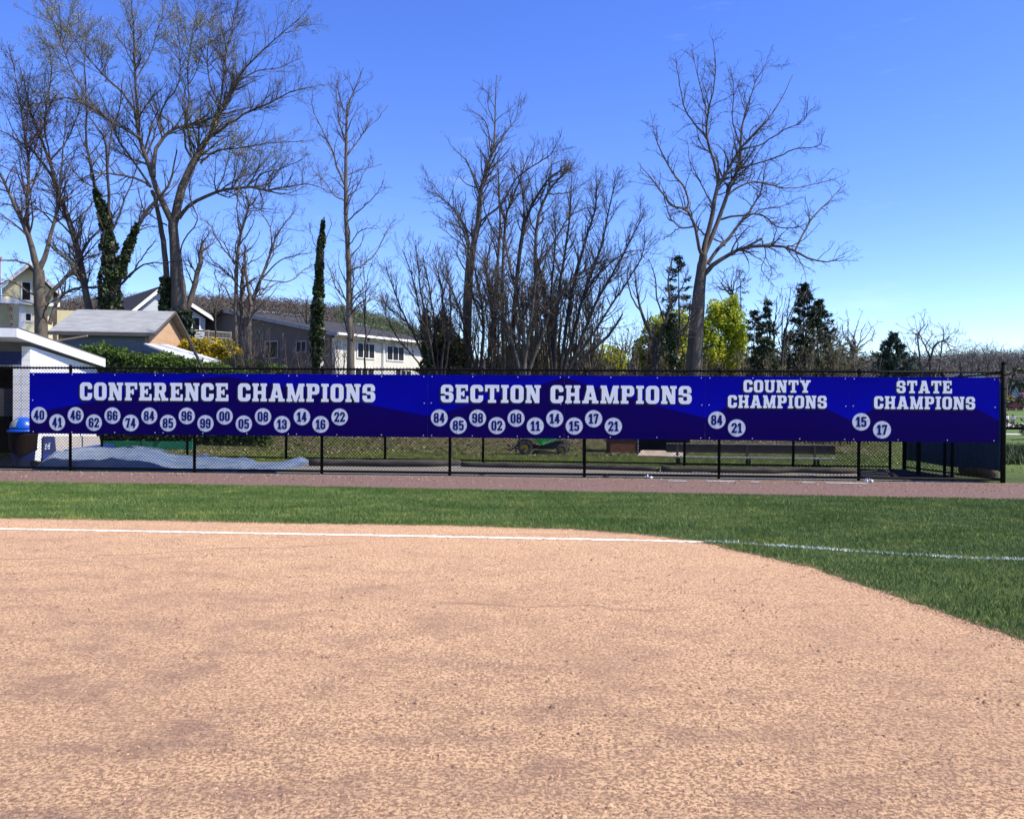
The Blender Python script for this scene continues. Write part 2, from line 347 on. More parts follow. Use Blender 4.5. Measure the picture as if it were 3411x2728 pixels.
# ------------------------------------------------------------------ grass blades (one mass nobody could count)
def in_poly(P, poly):
    x, y = P[:, 0], P[:, 1]; ins = np.zeros(len(P), bool); n = len(poly)
    for i in range(n):
        x1, y1 = poly[i]; x2, y2 = poly[(i + 1) % n]
        if y1 == y2: continue
        c = ((y1 > y) != (y2 > y)) & (x < (x2 - x1) * (y - y1) / (y2 - y1) + x1); ins ^= c
    return ins
def blades(P, h, wdt, lean, g):
    n = len(P); a = g.random(n) * 2 * math.pi; b = g.random(n) * 2 * math.pi
    dx = np.stack([np.cos(a), np.sin(a), np.zeros(n)], 1) * (wdt * g.uniform(.7, 1.3, n))[:, None] / 2
    hh = h * g.uniform(.5, 1.25, n); top = P + np.stack([np.cos(b) * lean * hh * g.random(n), np.sin(b) * lean * hh * g.random(n), hh], 1)
    V = np.stack([P - dx, P + dx, top], 1).reshape(-1, 3); return V, np.arange(3 * n).reshape(-1, 3)
def grassblade_mat(name, a, b, c, d=None):
    m, n, p = newmat(name); g = n.nodes.new('ShaderNodeNewGeometry')
    x = mixc(n, g.outputs['Random Per Island'], a, b); x = mixc(n, noise(n, .55, 4, .6, coord(n, (1, 2.2, 1)), .42, .62), x, c)
    if d: x = mixc(n, noise(n, 1.1, 5, .7, coord(n, (1, 1.8, 1), loc=(4, 7, 0)), .53, .68), x, d)
    n.links.new(x, p.inputs['Base Color']); p.inputs['Roughness'].default_value = .55; p.inputs['Specular IOR Level'].default_value = .2; return m
gpoly = [tuple(p) for p in trk] + [tuple(p) for p in reversed(inf)]
g = np.random.default_rng(8)
P = np.stack([g.uniform(-16, 17, 1700000), g.uniform(5, 18.2, 1700000)], 1)
P = P[np.abs(P[:, 0]) < P[:, 1] * .66 + .6]; P = P[in_poly(P + g.normal(0, .034, P.shape), gpoly)]
# mown rows and thin places
keep = vnoise(P[:, 0] * .8, P[:, 1] * 1.9 + 30) * .6 + vnoise(P[:, 0] * 3, P[:, 1] * 5) * .4 > .08 + .22 * g.random(len(P)) ** 2
P = P[keep][:760000]
hgt = .026 + .020 * vnoise(P[:, 0] * 1.3 + 5, P[:, 1] * 2.2)
V, F = blades(np.column_stack([P, np.full(len(P), .002)]), hgt, .0052, .9, g)
m_blade = grassblade_mat('grass_blades', (.048, .098, .018), (.20, .275, .085), (.070, .135, .026), (.25, .285, .065))
tag(mknp('outfield_grass', V, F, m_blade), 'mown green grass between the dirt infield and the warning track', 'grass', kind='stuff')
# painted blades of the foul line on the grass
gl = [gnd(a, b)[:2] for a, b in GL]; Q = []; 
for p, q in zip(gl[:-1], gl[1:]):
    L = np.linalg.norm(q - p); k = int(L * 800); t = g.random(k)[:, None]; d = (q - p) / L; nn = np.array((-d[1], d[0]))
    Q.append(p + (q - p) * t + nn * (g.normal(0, .018, k))[:, None])
Q = np.concatenate(Q); Q = Q[vnoise(Q[:, 0] * 3.1, Q[:, 1] * 3.1) > g.random(len(Q)) * 1.15 - .02]
V, F = blades(np.column_stack([Q, np.full(len(Q), .004)]), .026, .010, 1.8, g)
m_pblade = M('paint_on_grass', (.80, .84, .84), (.5, .6, .55), 30, .8, .2)
tag(mknp('painted_grass_line', V, F, m_pblade), kind='structure')
# rough grass and dead leaves beyond the fence
P = np.stack([g.uniform(-30, 22, 260000), g.uniform(20.6, 44, 260000)], 1); P = P[np.abs(P[:, 0]) < P[:, 1] * .68 + 1]
inside = (P[:, 1] > 22.2 - .1 * P[:, 0]); right = P[:, 0] > 11.2
dens = vnoise(P[:, 0] * .7, P[:, 1] * .7) * .6 + vnoise(P[:, 0] * 2.5, P[:, 1] * 2.5) * .4
P = P[(inside | right) & (dens > .28 + .35 * sstep(27, 36, P[:, 1]) * (P[:, 0] < 11) + .2 * g.random(len(P)))]
V, F = blades(np.column_stack([P, terrain(P[:, 0], P[:, 1]) - .005]), .05, .014, 1.0, g)
tag(mknp('rough_grass', V, F, grassblade_mat('rough_grass_blades', (.15, .20, .03), (.36, .38, .09), (.22, .25, .05), (.34, .30, .14))), 'thin rough grass on the ground behind the fences', 'grass', kind='stuff')
def leafquads(C, size, g, asp=.7, flat=0.0, N=None):
    """random small leaf faces around centres C"""
    n = len(C); a = g.normal(size=(n, 3)); 
    if flat: a[:, 2] *= (1 - flat)
    a /= np.linalg.norm(a, axis=1)[:, None] + 1e-9; b = np.cross(a, g.normal(size=(n, 3))); 
    if flat: b[:, 2] *= (1 - flat)
    b /= np.linalg.norm(b, axis=1)[:, None] + 1e-9
    s = (size * g.uniform(.6, 1.35, n))[:, None] if np.isscalar(size) else (size * g.uniform(.6, 1.35, n))[:, None]
    a = a * s / 2; b = b * s * asp / 2
    V = np.stack([C - a, C - b * .9 + a * .1, C + a, C + b], 1).reshape(-1, 3); return V, np.arange(4 * n).reshape(-1, 4)
g2 = g; P = np.stack([g.uniform(-30, 12, 60000), g.uniform(26, 46, 60000)], 1); P = P[(np.abs(P[:, 0]) < P[:, 1] * .68 + 1) & (vnoise(P[:, 0] * .6 + 3, P[:, 1] * .6) + .5 * sstep(26, 34, P[:, 1]) > .35 + .5 * g.random(len(P)))]
V, F = leafquads(np.column_stack([P, terrain(P[:, 0], P[:, 1]) + .02]), .085, g, .8, .75)
tag(mknp('dead_leaves', V, F, Mrand('dead_leaves', (.10, .065, .04), (.34, .27, .20), rough=.8)), "last year's brown leaves lying on the slope behind the fences", 'leaves', kind='stuff')
# debris along the track and the fence foot: clippings, leaves, crumbs
k = 5200; X = g.uniform(-15, 16, k); Yv = fence_y(X) - .06 - 2.2 * g.random(k) ** 1.6
V, F = leafquads(np.column_stack([X, Yv, np.full(k, .014)]), .030, g, .7, .8)
tag(mknp('track_debris', V, F, Mrand('track_debris', (.07, .05, .035), (.42, .36, .26), rough=.9)), 'bits of dry grass and leaves strewn over the warning track', 'debris', kind='stuff')
# clods and crumbs on the infield
def lumps(P, size, g):
    n = len(P); base = np.array([(1, 0, .1), (.3, .9, 0), (-.8, .6, .1), (-.9, -.5, 0), (.2, -1, .1), (0, 0, .75)])
    V = base[None] * (1 + g.normal(0, .25, (n, 6, 3))) * size[:, None, None]; an = g.random(n) * 6.28; c, s = np.cos(an), np.sin(an)
    X = V[:, :, 0] * c[:, None] - V[:, :, 1] * s[:, None]; Yv = V[:, :, 0] * s[:, None] + V[:, :, 1] * c[:, None]
    V = np.stack([X, Yv, V[:, :, 2]], 2) + P[:, None]; T = np.array([(0, 1, 5), (1, 2, 5), (2, 3, 5), (3, 4, 5), (4, 0, 5)])
    return V.reshape(-1, 3), (T[None] + 6 * np.arange(n)[:, None, None]).reshape(-1, 3)
D = 2.6 + 8.5 * g.random(42000) ** 1.5; X = g.uniform(-.68, .68, len(D)) * D; P = np.column_stack([X, D, np.full(len(D), .003)])
P = P[in_poly(P[:, :2], [(-14, 0), (14, 0)] + [tuple(p) for p in reversed(inf)])]
cl = vnoise(P[:, 0] * 1.7, P[:, 1] * 1.7)
sz = (.0022 + .0065 * g.random(len(P)) ** 6) * (1 + .25 * cl)
# drag-loosened crumbs gather in short lines
k_ = 340; cx = g.uniform(-.62, .62, k_); cd = 3.0 + 6.5 * g.random(k_); ca = g.normal(.15, .5, k_); Q = []
for a, d_, t_ in zip(cx, cd, ca):
    m_ = int(g.integers(3, 11)); s_ = g.normal(0, .07, m_); Q.append(np.column_stack([a * d_ + s_ * math.cos(t_), d_ + s_ * math.sin(t_) + g.normal(0, .012, m_), np.full(m_, .004)]))
Q = np.concatenate(Q); Q = Q[in_poly(Q[:, :2], [(-14, 0), (14, 0)] + [tuple(p) for p in reversed(inf)])]; E = np.array(inf); E = E[g.integers(0, len(E), 9000)] + g.normal(0, .07, (9000, 2)); E = np.column_stack([E, np.full(9000, .006)]); ez = .003 + .006 * g.random(9000) ** 2
P = np.concatenate([P, E]); sz = np.concatenate([sz, ez]); P = np.concatenate([P, Q]); sz = np.concatenate([sz, .005 + .010 * g.random(len(Q)) ** 2])
V, F = lumps(P, sz, g)
tag(mknp('dirt_clods', V, F, Mrand('dirt_clods', (.13, .08, .06), (.46, .29, .19), rough=.95)), 'small clods and crumbs of dirt scattered over the infield', 'clods', kind='stuff')
# ------------------------------------------------------------------ fences
def chain(x0, y0, x1, y1, z0, z1, r=.0022, pitch=.0762, barb=0.0):
    """diamond mesh of straight three-sided wires between two ends"""
    L = math.hypot(x1 - x0, y1 - y0); H = z1 - z0; d = np.array(((x1 - x0) / L, (y1 - y0) / L, 0)); up = np.array((0, 0, 1.0)); nr = np.cross(d, up)
    O = np.array((x0, y0, z0)); A = []; B = []
    k = int((L + H) / pitch)
    for i in range(k):
        for sg in (1, -1):
            s0 = i * pitch - (H if sg > 0 else 0); s1 = s0 + sg * (H + barb); a, b = (s0, 0.0), (s1, H + barb)
            pts = [a, b]
            for lim, keepgt in ((0, True), (L, False)):
                (sa, ha), (sb, hb) = pts; ina = (sa >= lim) if keepgt else (sa <= lim); inb = (sb >= lim) if keepgt else (sb <= lim)
                if not ina and not inb: pts = None; break
                if ina and inb: continue
                t = (lim - sa) / (sb - sa); c = (lim, ha + t * (hb - ha)); pts = [c, pts[1]] if not ina else [pts[0], c]
            if pts is None: continue
            A.append(O + d * pts[0][0] + up * pts[0][1] + nr * .003 * sg); B.append(O + d * pts[1][0] + up * pts[1][1] + nr * .003 * sg)
    A = np.array(A); B = np.array(B); T = (B - A) / (np.linalg.norm(B - A, axis=1)[:, None] + 1e-9); N2 = np.cross(T, nr)
    ring = [nr[None] * math.cos(q) * r + N2 * math.sin(q) * r for q in (0, 2.094, 4.189)]
    V = np.concatenate([np.stack([A + q for q in ring], 1), np.stack([B + q for q in ring], 1)], 1).reshape(-1, 3)
    F = np.array([(0, 1, 4, 3), (1, 2, 5, 4), (2, 0, 3, 5)])[None] + 6 * np.arange(len(A))[:, None, None]; return V, F.reshape(-1, 4)
FX = [-13.35, -10.35, -7.37, -4.37, -1.41, 1.645, 4.64, 7.69]
ff = thing('chain_link_fence', 'tall black chain-link fence along the warning track carrying the blue banners', 'fence', (0, fence_y(0), 0))
V, F = chain(-16.5, fence_y(-16.5) + .035, 10.66, fence_y(10.66) + .035, .04, 2.44, .0047, .0762, .03); mknp('chain_link', V, F, m_blackmesh, ff)
for x in FX:
    y = fence_y(x) + .07; mb = MB(); mb.tube([(x, y, -.1), (x, y, 2.40)], .034, 10); mb.lathe((x, y, 2.38), [(.038, 0), (.040, .05), (.034, .10), (.015, .12)], 10)
    p = mk('post', mb, m_black, ff, True)
cy = fence_y(10.74)
mb = MB(); mb.tube([(10.74, cy, -.1), (10.74, cy, 2.60)], .052, 14)
cp = mk('corner_post', mb, m_black, ff, True)
for z in (.35, .8, 1.15, 1.45, 1.75, 2.05, 2.35):
    mb = MB(); mb.lathe((10.74, cy, z), [(.054, 0), (.058, .002), (.058, .024), (.054, .026)], 14); mk('tension_band', mb, m_black, cp)
mb = MB(); mb.lathe((10.74, cy, 2.60), [(.056, -.01), (.058, .02), (.045, .05), (.01, .06)], 14); mk('post_cap', mb, m_black, cp)
for nm, z, r in (('top_rail', 2.42, .024), ('bottom_rail', .075, .029)):
    mb = MB(); mb.tube([(-16.5, fence_y(-16.5) + .06, z)] + [(x, fence_y(x) + .06, z) for x in FX] + [(10.70, cy, z)], r, 8); mk(nm, mb, m_black, ff, True)
mb = MB(); mb.tube([(-16.5, fence_y(-16.5) + .06, 1.22), (-12.0, fence_y(-12) + .06, 1.22)], .02, 8); mk('middle_rail', mb, m_black, ff, True)
mb = MB(); mb.tube([(10.70, cy + .01, 2.40), (9.6, fence_y(9.6) + .06, 2.29), (7.75, fence_y(7.75) + .06, 1.3)], .017, 8); mk('brace_rail', mb, m_black, ff, True)
# low fence running on to the right of the corner
lf = thing('low_fence', 'low black pipe-rail fence running right from the tall corner post', 'fence', (16, fence_y(14), 0))
mb = MB(); mb.tube([(10.79, cy, 1.20), (24, fence_y(24), 1.22)], .03, 8); mk('top_rail', mb, m_black, lf, True)
for x in (13.9, 17.0, 20.1):
    mb = MB(); mb.tube([(x, fence_y(x), -.05), (x, fence_y(x), 1.24)], .03, 8); mk('post', mb, m_black, lf, True)
# rear fence
def ry(x): return 23.6 - .115 * (x + 6.47)
rf = thing('chain_link_fence', 'second black chain-link fence a few metres behind the banner fence', 'fence', (0, ry(0), 0))
def rx(px): u = (px - 1705.5) / FPX; return u * (23.6 - .115 * 6.47) / (1 + .115 * u)
xs_ = [rx(q) for q in (338, 623, 953, 1283, 1610, 1946, 2282, 2645, 2968)]
V, F = chain(xs_[0], ry(xs_[0]), xs_[-1], ry(xs_[-1]), .05, 2.2, .0042, .0762); mknp('chain_link', V, F, m_blackmesh, rf)
for x in xs_:
    mb = MB(); mb.tube([(x, ry(x) + .03, -.1), (x, ry(x) + .03, 2.25)], .036, 10); mk('post', mb, m_black, rf, True)
for nm, z in (('top_rail', 2.2), ('bottom_rail', .06)):
    mb = MB(); mb.tube([(x, ry(x) + .03, z) for x in xs_], .021, 8); mk(nm, mb, m_black, rf, True)
# side fence with dark windscreen
A = np.array((10.72, cy + .06)); B = np.array((10.28, 21.55))
sf = thing('side_fence', 'black chain-link side fence with a dark blue windscreen behind the corner post', 'fence', (10.5, 19.7, 0))
V, F = chain(A[0] - .02, A[1], B[0], B[1], .05, 2.2, .0022, .0762); mknp('chain_link', V, F, m_blackmesh, sf)
def lab(t): return A + (B - A) * t
for q in ((3012, 1567), (3059, 1592), (3146, 1596), (3171, 1603)):
    p = gnd(*q); mb = MB(); mb.tube([(p[0], p[1], -.1), (p[0], p[1], 2.3)], .05 if q[0] in (3012, 3059) else .033, 10); mk('post', mb, m_black, sf, True)
mb = MB(); mb.tube([(*lab(0), .08), (*lab(1), .08)], .021, 8); mk('bottom_rail', mb, m_black, sf, True)
mb = MB(); mb.tube([(*lab(0), 2.3), (*lab(1), 2.3)], .021, 8); mk('top_rail', mb, m_black, sf, True)
m_screen = M('windscreen', (.06, .115, .21), (.09, .15, .26), 60, .8, .2, bs=.3, bscale=150)
mb = MB(); n_ = 24; VV = []; FF = []
for i in range(n_ + 1):
    t = i / n_; p = lab(t); zb = .235 + .02 * math.sin(t * 9); b = .03 + .02 * math.sin(t * 14)
    VV += [(p[0] + b + .04, p[1], zb), (p[0] + b * .5 + .04, p[1], 1.2), (p[0] + .04, p[1], 2.2), (p[0] + b + .046, p[1], zb), (p[0] + b * .5 + .046, p[1], 1.2), (p[0] + .046, p[1], 2.2)]
    if i:
        a, b2 = 6 * (i - 1), 6 * i; FF += [(a, b2, b2 + 1, a + 1), (a + 1, b2 + 1, b2 + 2, a + 2), (a + 4, b2 + 4, b2 + 3, a + 3), (a + 5, b2 + 5, b2 + 4, a + 4), (a, a + 3, b2 + 3, b2), (a + 2, b2 + 2, b2 + 5, a + 5)]
mb.add(VV, FF); mk('windscreen', mb, m_screen, sf, True)

# ------------------------------------------------------------------ champion boards
def sd_box(x, y, a):
    x0, y0, x1, y1 = a[:4]; r = a[4] if len(a) > 4 else 0
    qx = np.abs(x - (x0 + x1) / 2) - (x1 - x0) / 2 + r; qy = np.abs(y - (y0 + y1) / 2) - (y1 - y0) / 2 + r
    return np.minimum(np.maximum(qx, qy), 0) + np.hypot(np.maximum(qx, 0), np.maximum(qy, 0)) - r
def sd_poly(x, y, pts):
    pts = np.array(pts, float); 
    if sum((pts[(i + 1) % len(pts)][0] - pts[i][0]) * (pts[(i + 1) % len(pts)][1] + pts[i][1]) for i in range(len(pts))) < 0: pts = pts[::-1]
    d = np.full(x.shape, -9.0)
    for i in range(len(pts)):
        a, b = pts[i], pts[(i + 1) % len(pts)]; e = b - a; e = e / np.linalg.norm(e); d = np.maximum(d, (x - a[0]) * -e[1] + (y - a[1]) * e[0])
    return d
def B_(*a): return ('+', 'b', a)
def S_(*a): return ('-', 'b', a)
def P_(*a): return ('+', 'p', a)
def Q_(*a): return ('-', 'p', a)
serif = .15
G = {
 'C': (.76, [B_(0, 0, .76, 1, .24), S_(.27, .19, .49, .81, .07), S_(.44, .40, .9, .63), S_(.44,.55,.52,.7), S_(.70,.55,.9,.66)]),
 'O': (.78, [B_(0, 0, .78, 1, .26), S_(.27, .17, .51, .83, .09)]),
 'N': (.90, [B_(.07, 0, .28, 1), B_(0, 0, .36, serif), B_(0, 1 - serif, .3, 1), B_(.62, 0, .82, 1), B_(.53, 1 - serif, .90, 1), P_((.08, 1), (.36, 1), (.82, 0), (.56, 0))]),
 'F': (.76, [B_(.07, 0, .32, 1), B_(0, 0, .42, serif), B_(0, 1 - serif, .4, 1), B_(.2, .82, .76, 1), B_(.62, .63, .76, 1), B_(.3, .41, .52, .57), B_(.44, .34, .55, .64)]),
 'E': (.78, [B_(.07, 0, .32, 1), B_(0, 0, .4, serif), B_(0, 1 - serif, .4, 1), B_(.2, .82, .74, 1), B_(.62, .66, .74, 1), B_(.3, .42, .52, .58), B_(.44, .34, .54, .66), B_(.2, 0, .78, .18), B_(.65, 0, .78, .36)]),
 'R': (.90, [B_(.07, 0, .31, 1), B_(0, 0, .40, serif), B_(0, 1 - serif, .4, 1), B_(.2, .42, .76, 1, .2), S_(.33, .58, .52, .84, .06), B_(.07, .0, .31, 1), P_((.36, .46), (.62, .5), (.80, .0), (.54, 0)), B_(.50, 0, .90, serif)]),
 'P': (.78, [B_(.2, .40, .78, 1, .22), S_(.34, .56, .53, .84, .07), B_(.07, 0, .32, 1), B_(0, 0, .44, serif), B_(0, 1 - serif, .4, 1)]),
 'H': (.88, [B_(.07, 0, .31, 1), B_(.57, 0, .81, 1), B_(.2, .41, .7, .58), B_(0, 0, .38, serif), B_(.50, 0, .88, serif), B_(0, 1 - serif, .38, 1), B_(.50, 1 - serif, .88, 1)]),
 'A': (.96, [P_((.06, 0), (.30, 0), (.56, 1), (.32, 1)), P_((.90, 0), (.66, 0), (.40, 1), (.64, 1)), B_(.3, .20, .66, .35), B_(.26, 1 - serif, .62, 1), B_(0, 0, .38, serif), B_(.58, 0, .96, serif)]),
 'M': (1.08, [B_(.07, 0, .27, 1), B_(.81, 0, 1.01, 1), P_((.08, 1), (.34, 1), (.62, .0), (.46, 0)), P_((1.0, 1), (.74, 1), (.46, .0), (.62, 0)), B_(0, 0, .34, serif), B_(.74, 0, 1.08, serif), B_(0, 1 - serif, .3, 1), B_(.78, 1 - serif, 1.08, 1)]),
 'I': (.44, [B_(.10, 0, .34, 1), B_(0, 0, .44, serif), B_(0, 1 - serif, .44, 1)]),
 'S': (.76, [B_(0, .41, .74, 1, .24), S_(.26, .575, .50, .83, .06), S_(.36, .40, 1, .62), B_(0, 0, .76, .585, .24), S_(.26, .17, .50, .42, .06), S_(-.2, .36, .38, .5), S_(-.1,.38,.0,.45), B_(0, .5, .25, .66), B_(.62,.62,.74,.70), B_(.0,.30,.12,.36), B_(.24, .42, .5, .575)]),
 'T': (.84, [B_(0, .82, .84, 1), B_(0, .63, .14, 1), B_(.70, .63, .84, 1), B_(.30, 0, .54, 1), B_(.18, 0, .66, serif)]),
 'U': (.88, [B_(.07, 0, .81, .8, .26), S_(.31, .18, .57, 1.0, .09), S_(.0, .7, .9, 1.2), B_(.07, .5, .31, 1), B_(.57, .5, .81, 1), B_(0, 1 - serif, .38, 1), B_(.50, 1 - serif, .88, 1)]),
 'Y': (.90, [P_((.05, 1), (.31, 1), (.58, .42), (.34, .36)), P_((.85, 1), (.59, 1), (.32, .42), (.56, .36)), B_(.33, 0, .57, .5), B_(.22, 0, .68, serif), B_(0, 1 - serif, .38, 1), B_(.52, 1 - serif, .90, 1)]),
 '0': (.54, [B_(0, 0, .54, 1, .24), S_(.19, .15, .35, .85, .08)]),
 '1': (.44, [B_(.15, 0, .36, 1), P_((.0, .80), (.0, .66), (.2, .72), (.2, 1), (.14, 1)), B_(.02, 0, .48, .13)]),
 '2': (.54, [B_(.0, .40, .54, 1, .22), S_(.19, .3, .35, .85, .07), S_(-.1, .3, .22, .66), S_(-.1, .2, .7, .58), P_((.33, .62), (.54, .66), (.22, .08), (.0, .08)), B_(0, 0, .54, .16), B_(.44, 0, .54, .24)]),
 '3': (.54, [B_(.0, .42, .54, 1, .22), S_(.19, .585, .35, .85, .07), B_(.0, 0, .54, .58, .22), S_(.19, .15, .35, .44, .07), S_(-.1, .36, .2, .66), B_(.18, .44, .4, .585)]),
 '4': (.56, [B_(.26, 0, .46, 1), B_(.0, .22, .56, .37), P_((.26, 1), (.40, 1), (.17, .3), (.0, .3))]),
 '5': (.54, [B_(.02, .84, .52, 1), B_(.02, .46, .2, 1), B_(.0, 0, .54, .66, .22), S_(.19, .15, .35, .51, .07), S_(-.1, .24, .19, .46), B_(.02, .46, .2, .6)]),
 '6': (.54, [B_(0, 0, .54, 1, .23), S_(.19, .15, .35, .47, .07), S_(.19, .60, .35, .86, .07), S_(.3, .58, .6, .70)]),
 '7': (.52, [B_(0, .83, .52, 1), B_(0, .74, .1, 1), P_((.33, .9), (.52, .9), (.30, 0), (.10, 0))]),
 '8': (.54, [B_(.01, .45, .53, 1, .22), B_(0, 0, .54, .57, .22), S_(.19, .595, .35, .86, .07), S_(.19, .14, .35, .43, .07)]),
 '9': (.54, [B_(0, 0, .54, 1, .23), S_(.19, .53, .35, .85, .07), S_(.19, .14, .35, .40, .07), S_(-.1, .30, .24, .42)]),
}
_gc = {}
def glyph(ch, grow=0.0, nh=34):
    key = (ch, grow)
    if key in _gc: return _gc[key]
    W, ops = G[ch]; m_ = .06 + grow; h = (1 + 2 * m_) / nh; nxx = int(math.ceil((W + 2 * m_) / h)); gx = -m_ + h * np.arange(nxx + 1); gy = -m_ + h * np.arange(nh + 1)
    X, Y = np.meshgrid(gx, gy); D = np.full(X.shape, 9.0)
    for sg, kd, a in ops:
        d = sd_box(X, Y, a) if kd == 'b' else sd_poly(X, Y, a); D = np.minimum(D, d) if sg == '+' else np.maximum(D, -d)
    D = D - grow + 1e-5; V = []; F = []; idx = {}
    def vid(p):
        k = (round(p[0], 5), round(p[1], 5))
        if k not in idx: idx[k] = len(V); V.append(k)
        return idx[k]
    for j in range(nh):
        for i in range(nxx):
            c = [(j, i), (j, i + 1), (j + 1, i + 1), (j + 1, i)]; d = [D[q] for q in c]
            if min(d) >= 0: continue
            pl = []
            for k in range(4):
                a, b = c[k], c[(k + 1) % 4]; da, db = d[k], d[(k + 1) % 4]; pa = (gx[a[1]], gy[a[0]]); pb = (gx[b[1]], gy[b[0]])
                if da < 0: pl.append(vid(pa))
                if (da < 0) != (db < 0):
                    t = da / (da - db); pl.append(vid((pa[0] + t * (pb[0] - pa[0]), pa[1] + t * (pb[1] - pa[1]))))
            pl = list(dict.fromkeys(pl))
            if len(pl) >= 3: F.append(tuple(pl))
    _gc[key] = (W, V, F); return _gc[key]
fd = np.array((1, -.05858, 0)); fd /= np.linalg.norm(fd); fn = np.array((fd[1], -fd[0], 0.0)); fn = fn if fn[1] < 0 else -fn
FO = np.array((0, fence_y(0), 0.0))
BOFF = .035                                  # the boards hang on the field side of the mesh
def onf(px, py):
    d = ray(px, py); P0 = FO + fn * BOFF; t = ((P0 - EYE) @ fn) / (d @ fn); P = EYE + d * t; return float((P - FO) @ fd), float(P[2])
def bp(s, z, off): return FO + fd * s + fn * (BOFF + off) + np.array((0, 0, z))
def text(mb, txt, s0, s1, z0, z1, off, grow=0.0, ds=0, dz=0, gap=.13):
    W = sum(G[c][0] if c != ' ' else .34 for c in txt) + gap * (len(txt) - 1); k = (s1 - s0) / W; h = z1 - z0; x = 0
    for c in txt:
        if c == ' ': x += .34 + gap; continue
        w_, V, F = glyph(c, grow); mb.add([bp(s0 + (x + v[0]) * k + ds, z0 + v[1] * h + dz, off) for v in V], F); x += w_ + gap
m_letter = M('pale_print', (.90, .90, .90), (.84, .85, .87), 5, .5, .35)
m_lshadow = M('black_print', (.004, .004, .012), None, 5, .5, .35)
m_ballrim = M('ball_print_rim', (.42, .44, .50), (.36, .38, .45), 9, .5, .3)
m_ball = M('ball_print', (.74, .76, .78), (.64, .66, .70), 8, .5, .3, sc3=(1, 1, 1))
m_seam = M('ball_seam_print', (.44, .47, .53), (.5, .53, .58), 9, .5, .3)
m_num = M('navy_print', (.012, .008, .14), None, 5, .5, .1)
m_screw = M('screw_head', (.75, .77, .8), None, 5, .35, .6, metal=.3)
def board_mat():
    m, n, p = newmat('blue_board'); a = n.nodes.new('ShaderNodeVertexColor'); a.layer_name = 'print'
    f = noise(n, .9, 3, .5, None, .3, .7); n.links.new(mixc(n, math2(n, 'MULTIPLY', f, .12), a.outputs['Color'], (.004, .002, .12)), p.inputs['Base Color'])
    p.inputs['Roughness'].default_value = .5; p.inputs['Specular IOR Level'].default_value = .04
    bump(n, p, noise(n, .8, 2, .5), .25, .03); return m
m_board = board_mat(); m_edge = M('board_edge', (.12, .13, .4), None, 4, .5)
DK0, DK1, BR0, BR1 = (.006, .0005, .075), (.007, .0005, .10), (.001, .001, .24), (.002, .003, .37)
def board(px0, px1, bnd, root):
    s0 = onf(px0, 1300)[0] + .0015; s1 = onf(px1, 1300)[0] - .0015; zt0, zt1, zb0, zb1 = 2.302, 2.302, .882, .882
    nn = 20; V = []; F = []; C = []; xb = [onf(*q) for q in bnd]; bs = [q[0] for q in xb]; bz = [q[1] for q in xb]
    ss = sorted(set([s0 + (s1 - s0) * i / nn for i in range(nn + 1)] + [s for s in bs if s0 < s < s1]))
    def mixt(a, b, t): return tuple(a[i] * (1 - t) + b[i] * t for i in range(3)) + (1,)
    for i, s in enumerate(ss):
        z = float(np.interp(s, bs, bz)); zb, zt = .882, 2.302; z = min(max(z, zb + .02), zt - .01); t = .5 + .5 * math.sin(s * 1.7 + 1)
        V += [bp(s, zb, 0), bp(s, z, 0), bp(s, z, 0), bp(s, zt, 0)]; C += [mixt(DK0, DK0, t), mixt(DK0, DK1, .8), mixt(BR0, BR1, .35 + .6 * t), mixt(BR0, BR1, .15 + .3 * (1 - t))]
        if i: a, b = 4 * i - 4, 4 * i; F += [(a, b, b + 1, a + 1), (a + 2, b + 2, b + 3, a + 3)]
    me = bpy.data.meshes.new('panel'); me.from_pydata([tuple(np.array(v) - WB[root]) for v in V], [], F); me.materials.append(m_board); me.materials.append(m_edge)
    ca = me.color_attributes.new('print', 'FLOAT_COLOR', 'CORNER')
    for l in me.loops: ca.data[l.index].color = C[l.vertex_index]
    import bmesh
    bm = bmesh.new(); bm.from_mesh(me); th = Vector(tuple(-fn * .010))
    W8 = [bp(s, z, o) - WB[root] for o in (-.0005, -.012) for s, z in ((s0, .882), (s1, .882), (s1, 2.302), (s0, 2.302))]
    vs = [bm.verts.new(tuple(v)) for v in W8]
    for f in ((4, 5, 6, 7), (0, 1, 5, 4), (1, 2, 6, 5), (2, 3, 7, 6), (3, 0, 4, 7)):
        q = bm.faces.new([vs[i] for i in f]); q.material_index = 1
    bm.to_mesh(me); bm.free(); o = bpy.data.objects.new('panel', me); COL.objects.link(o); o.parent = root; WB[o] = WB[root]
    for (fx, zz) in [(.03, 2.26), (.33, 2.262), (.66, 2.258), (.97, 2.26), (.03, .925), (.33, .922), (.66, .925), (.97, .924), (.025, 1.66), (.975, 1.655)]:
        s = s0 + (s1 - s0) * fx; c = bp(s, zz, 0); mb = MB(); mb.tube([c, c + fn * .004], [.011, .008], 8); mk('screw', mb, m_screw, root)
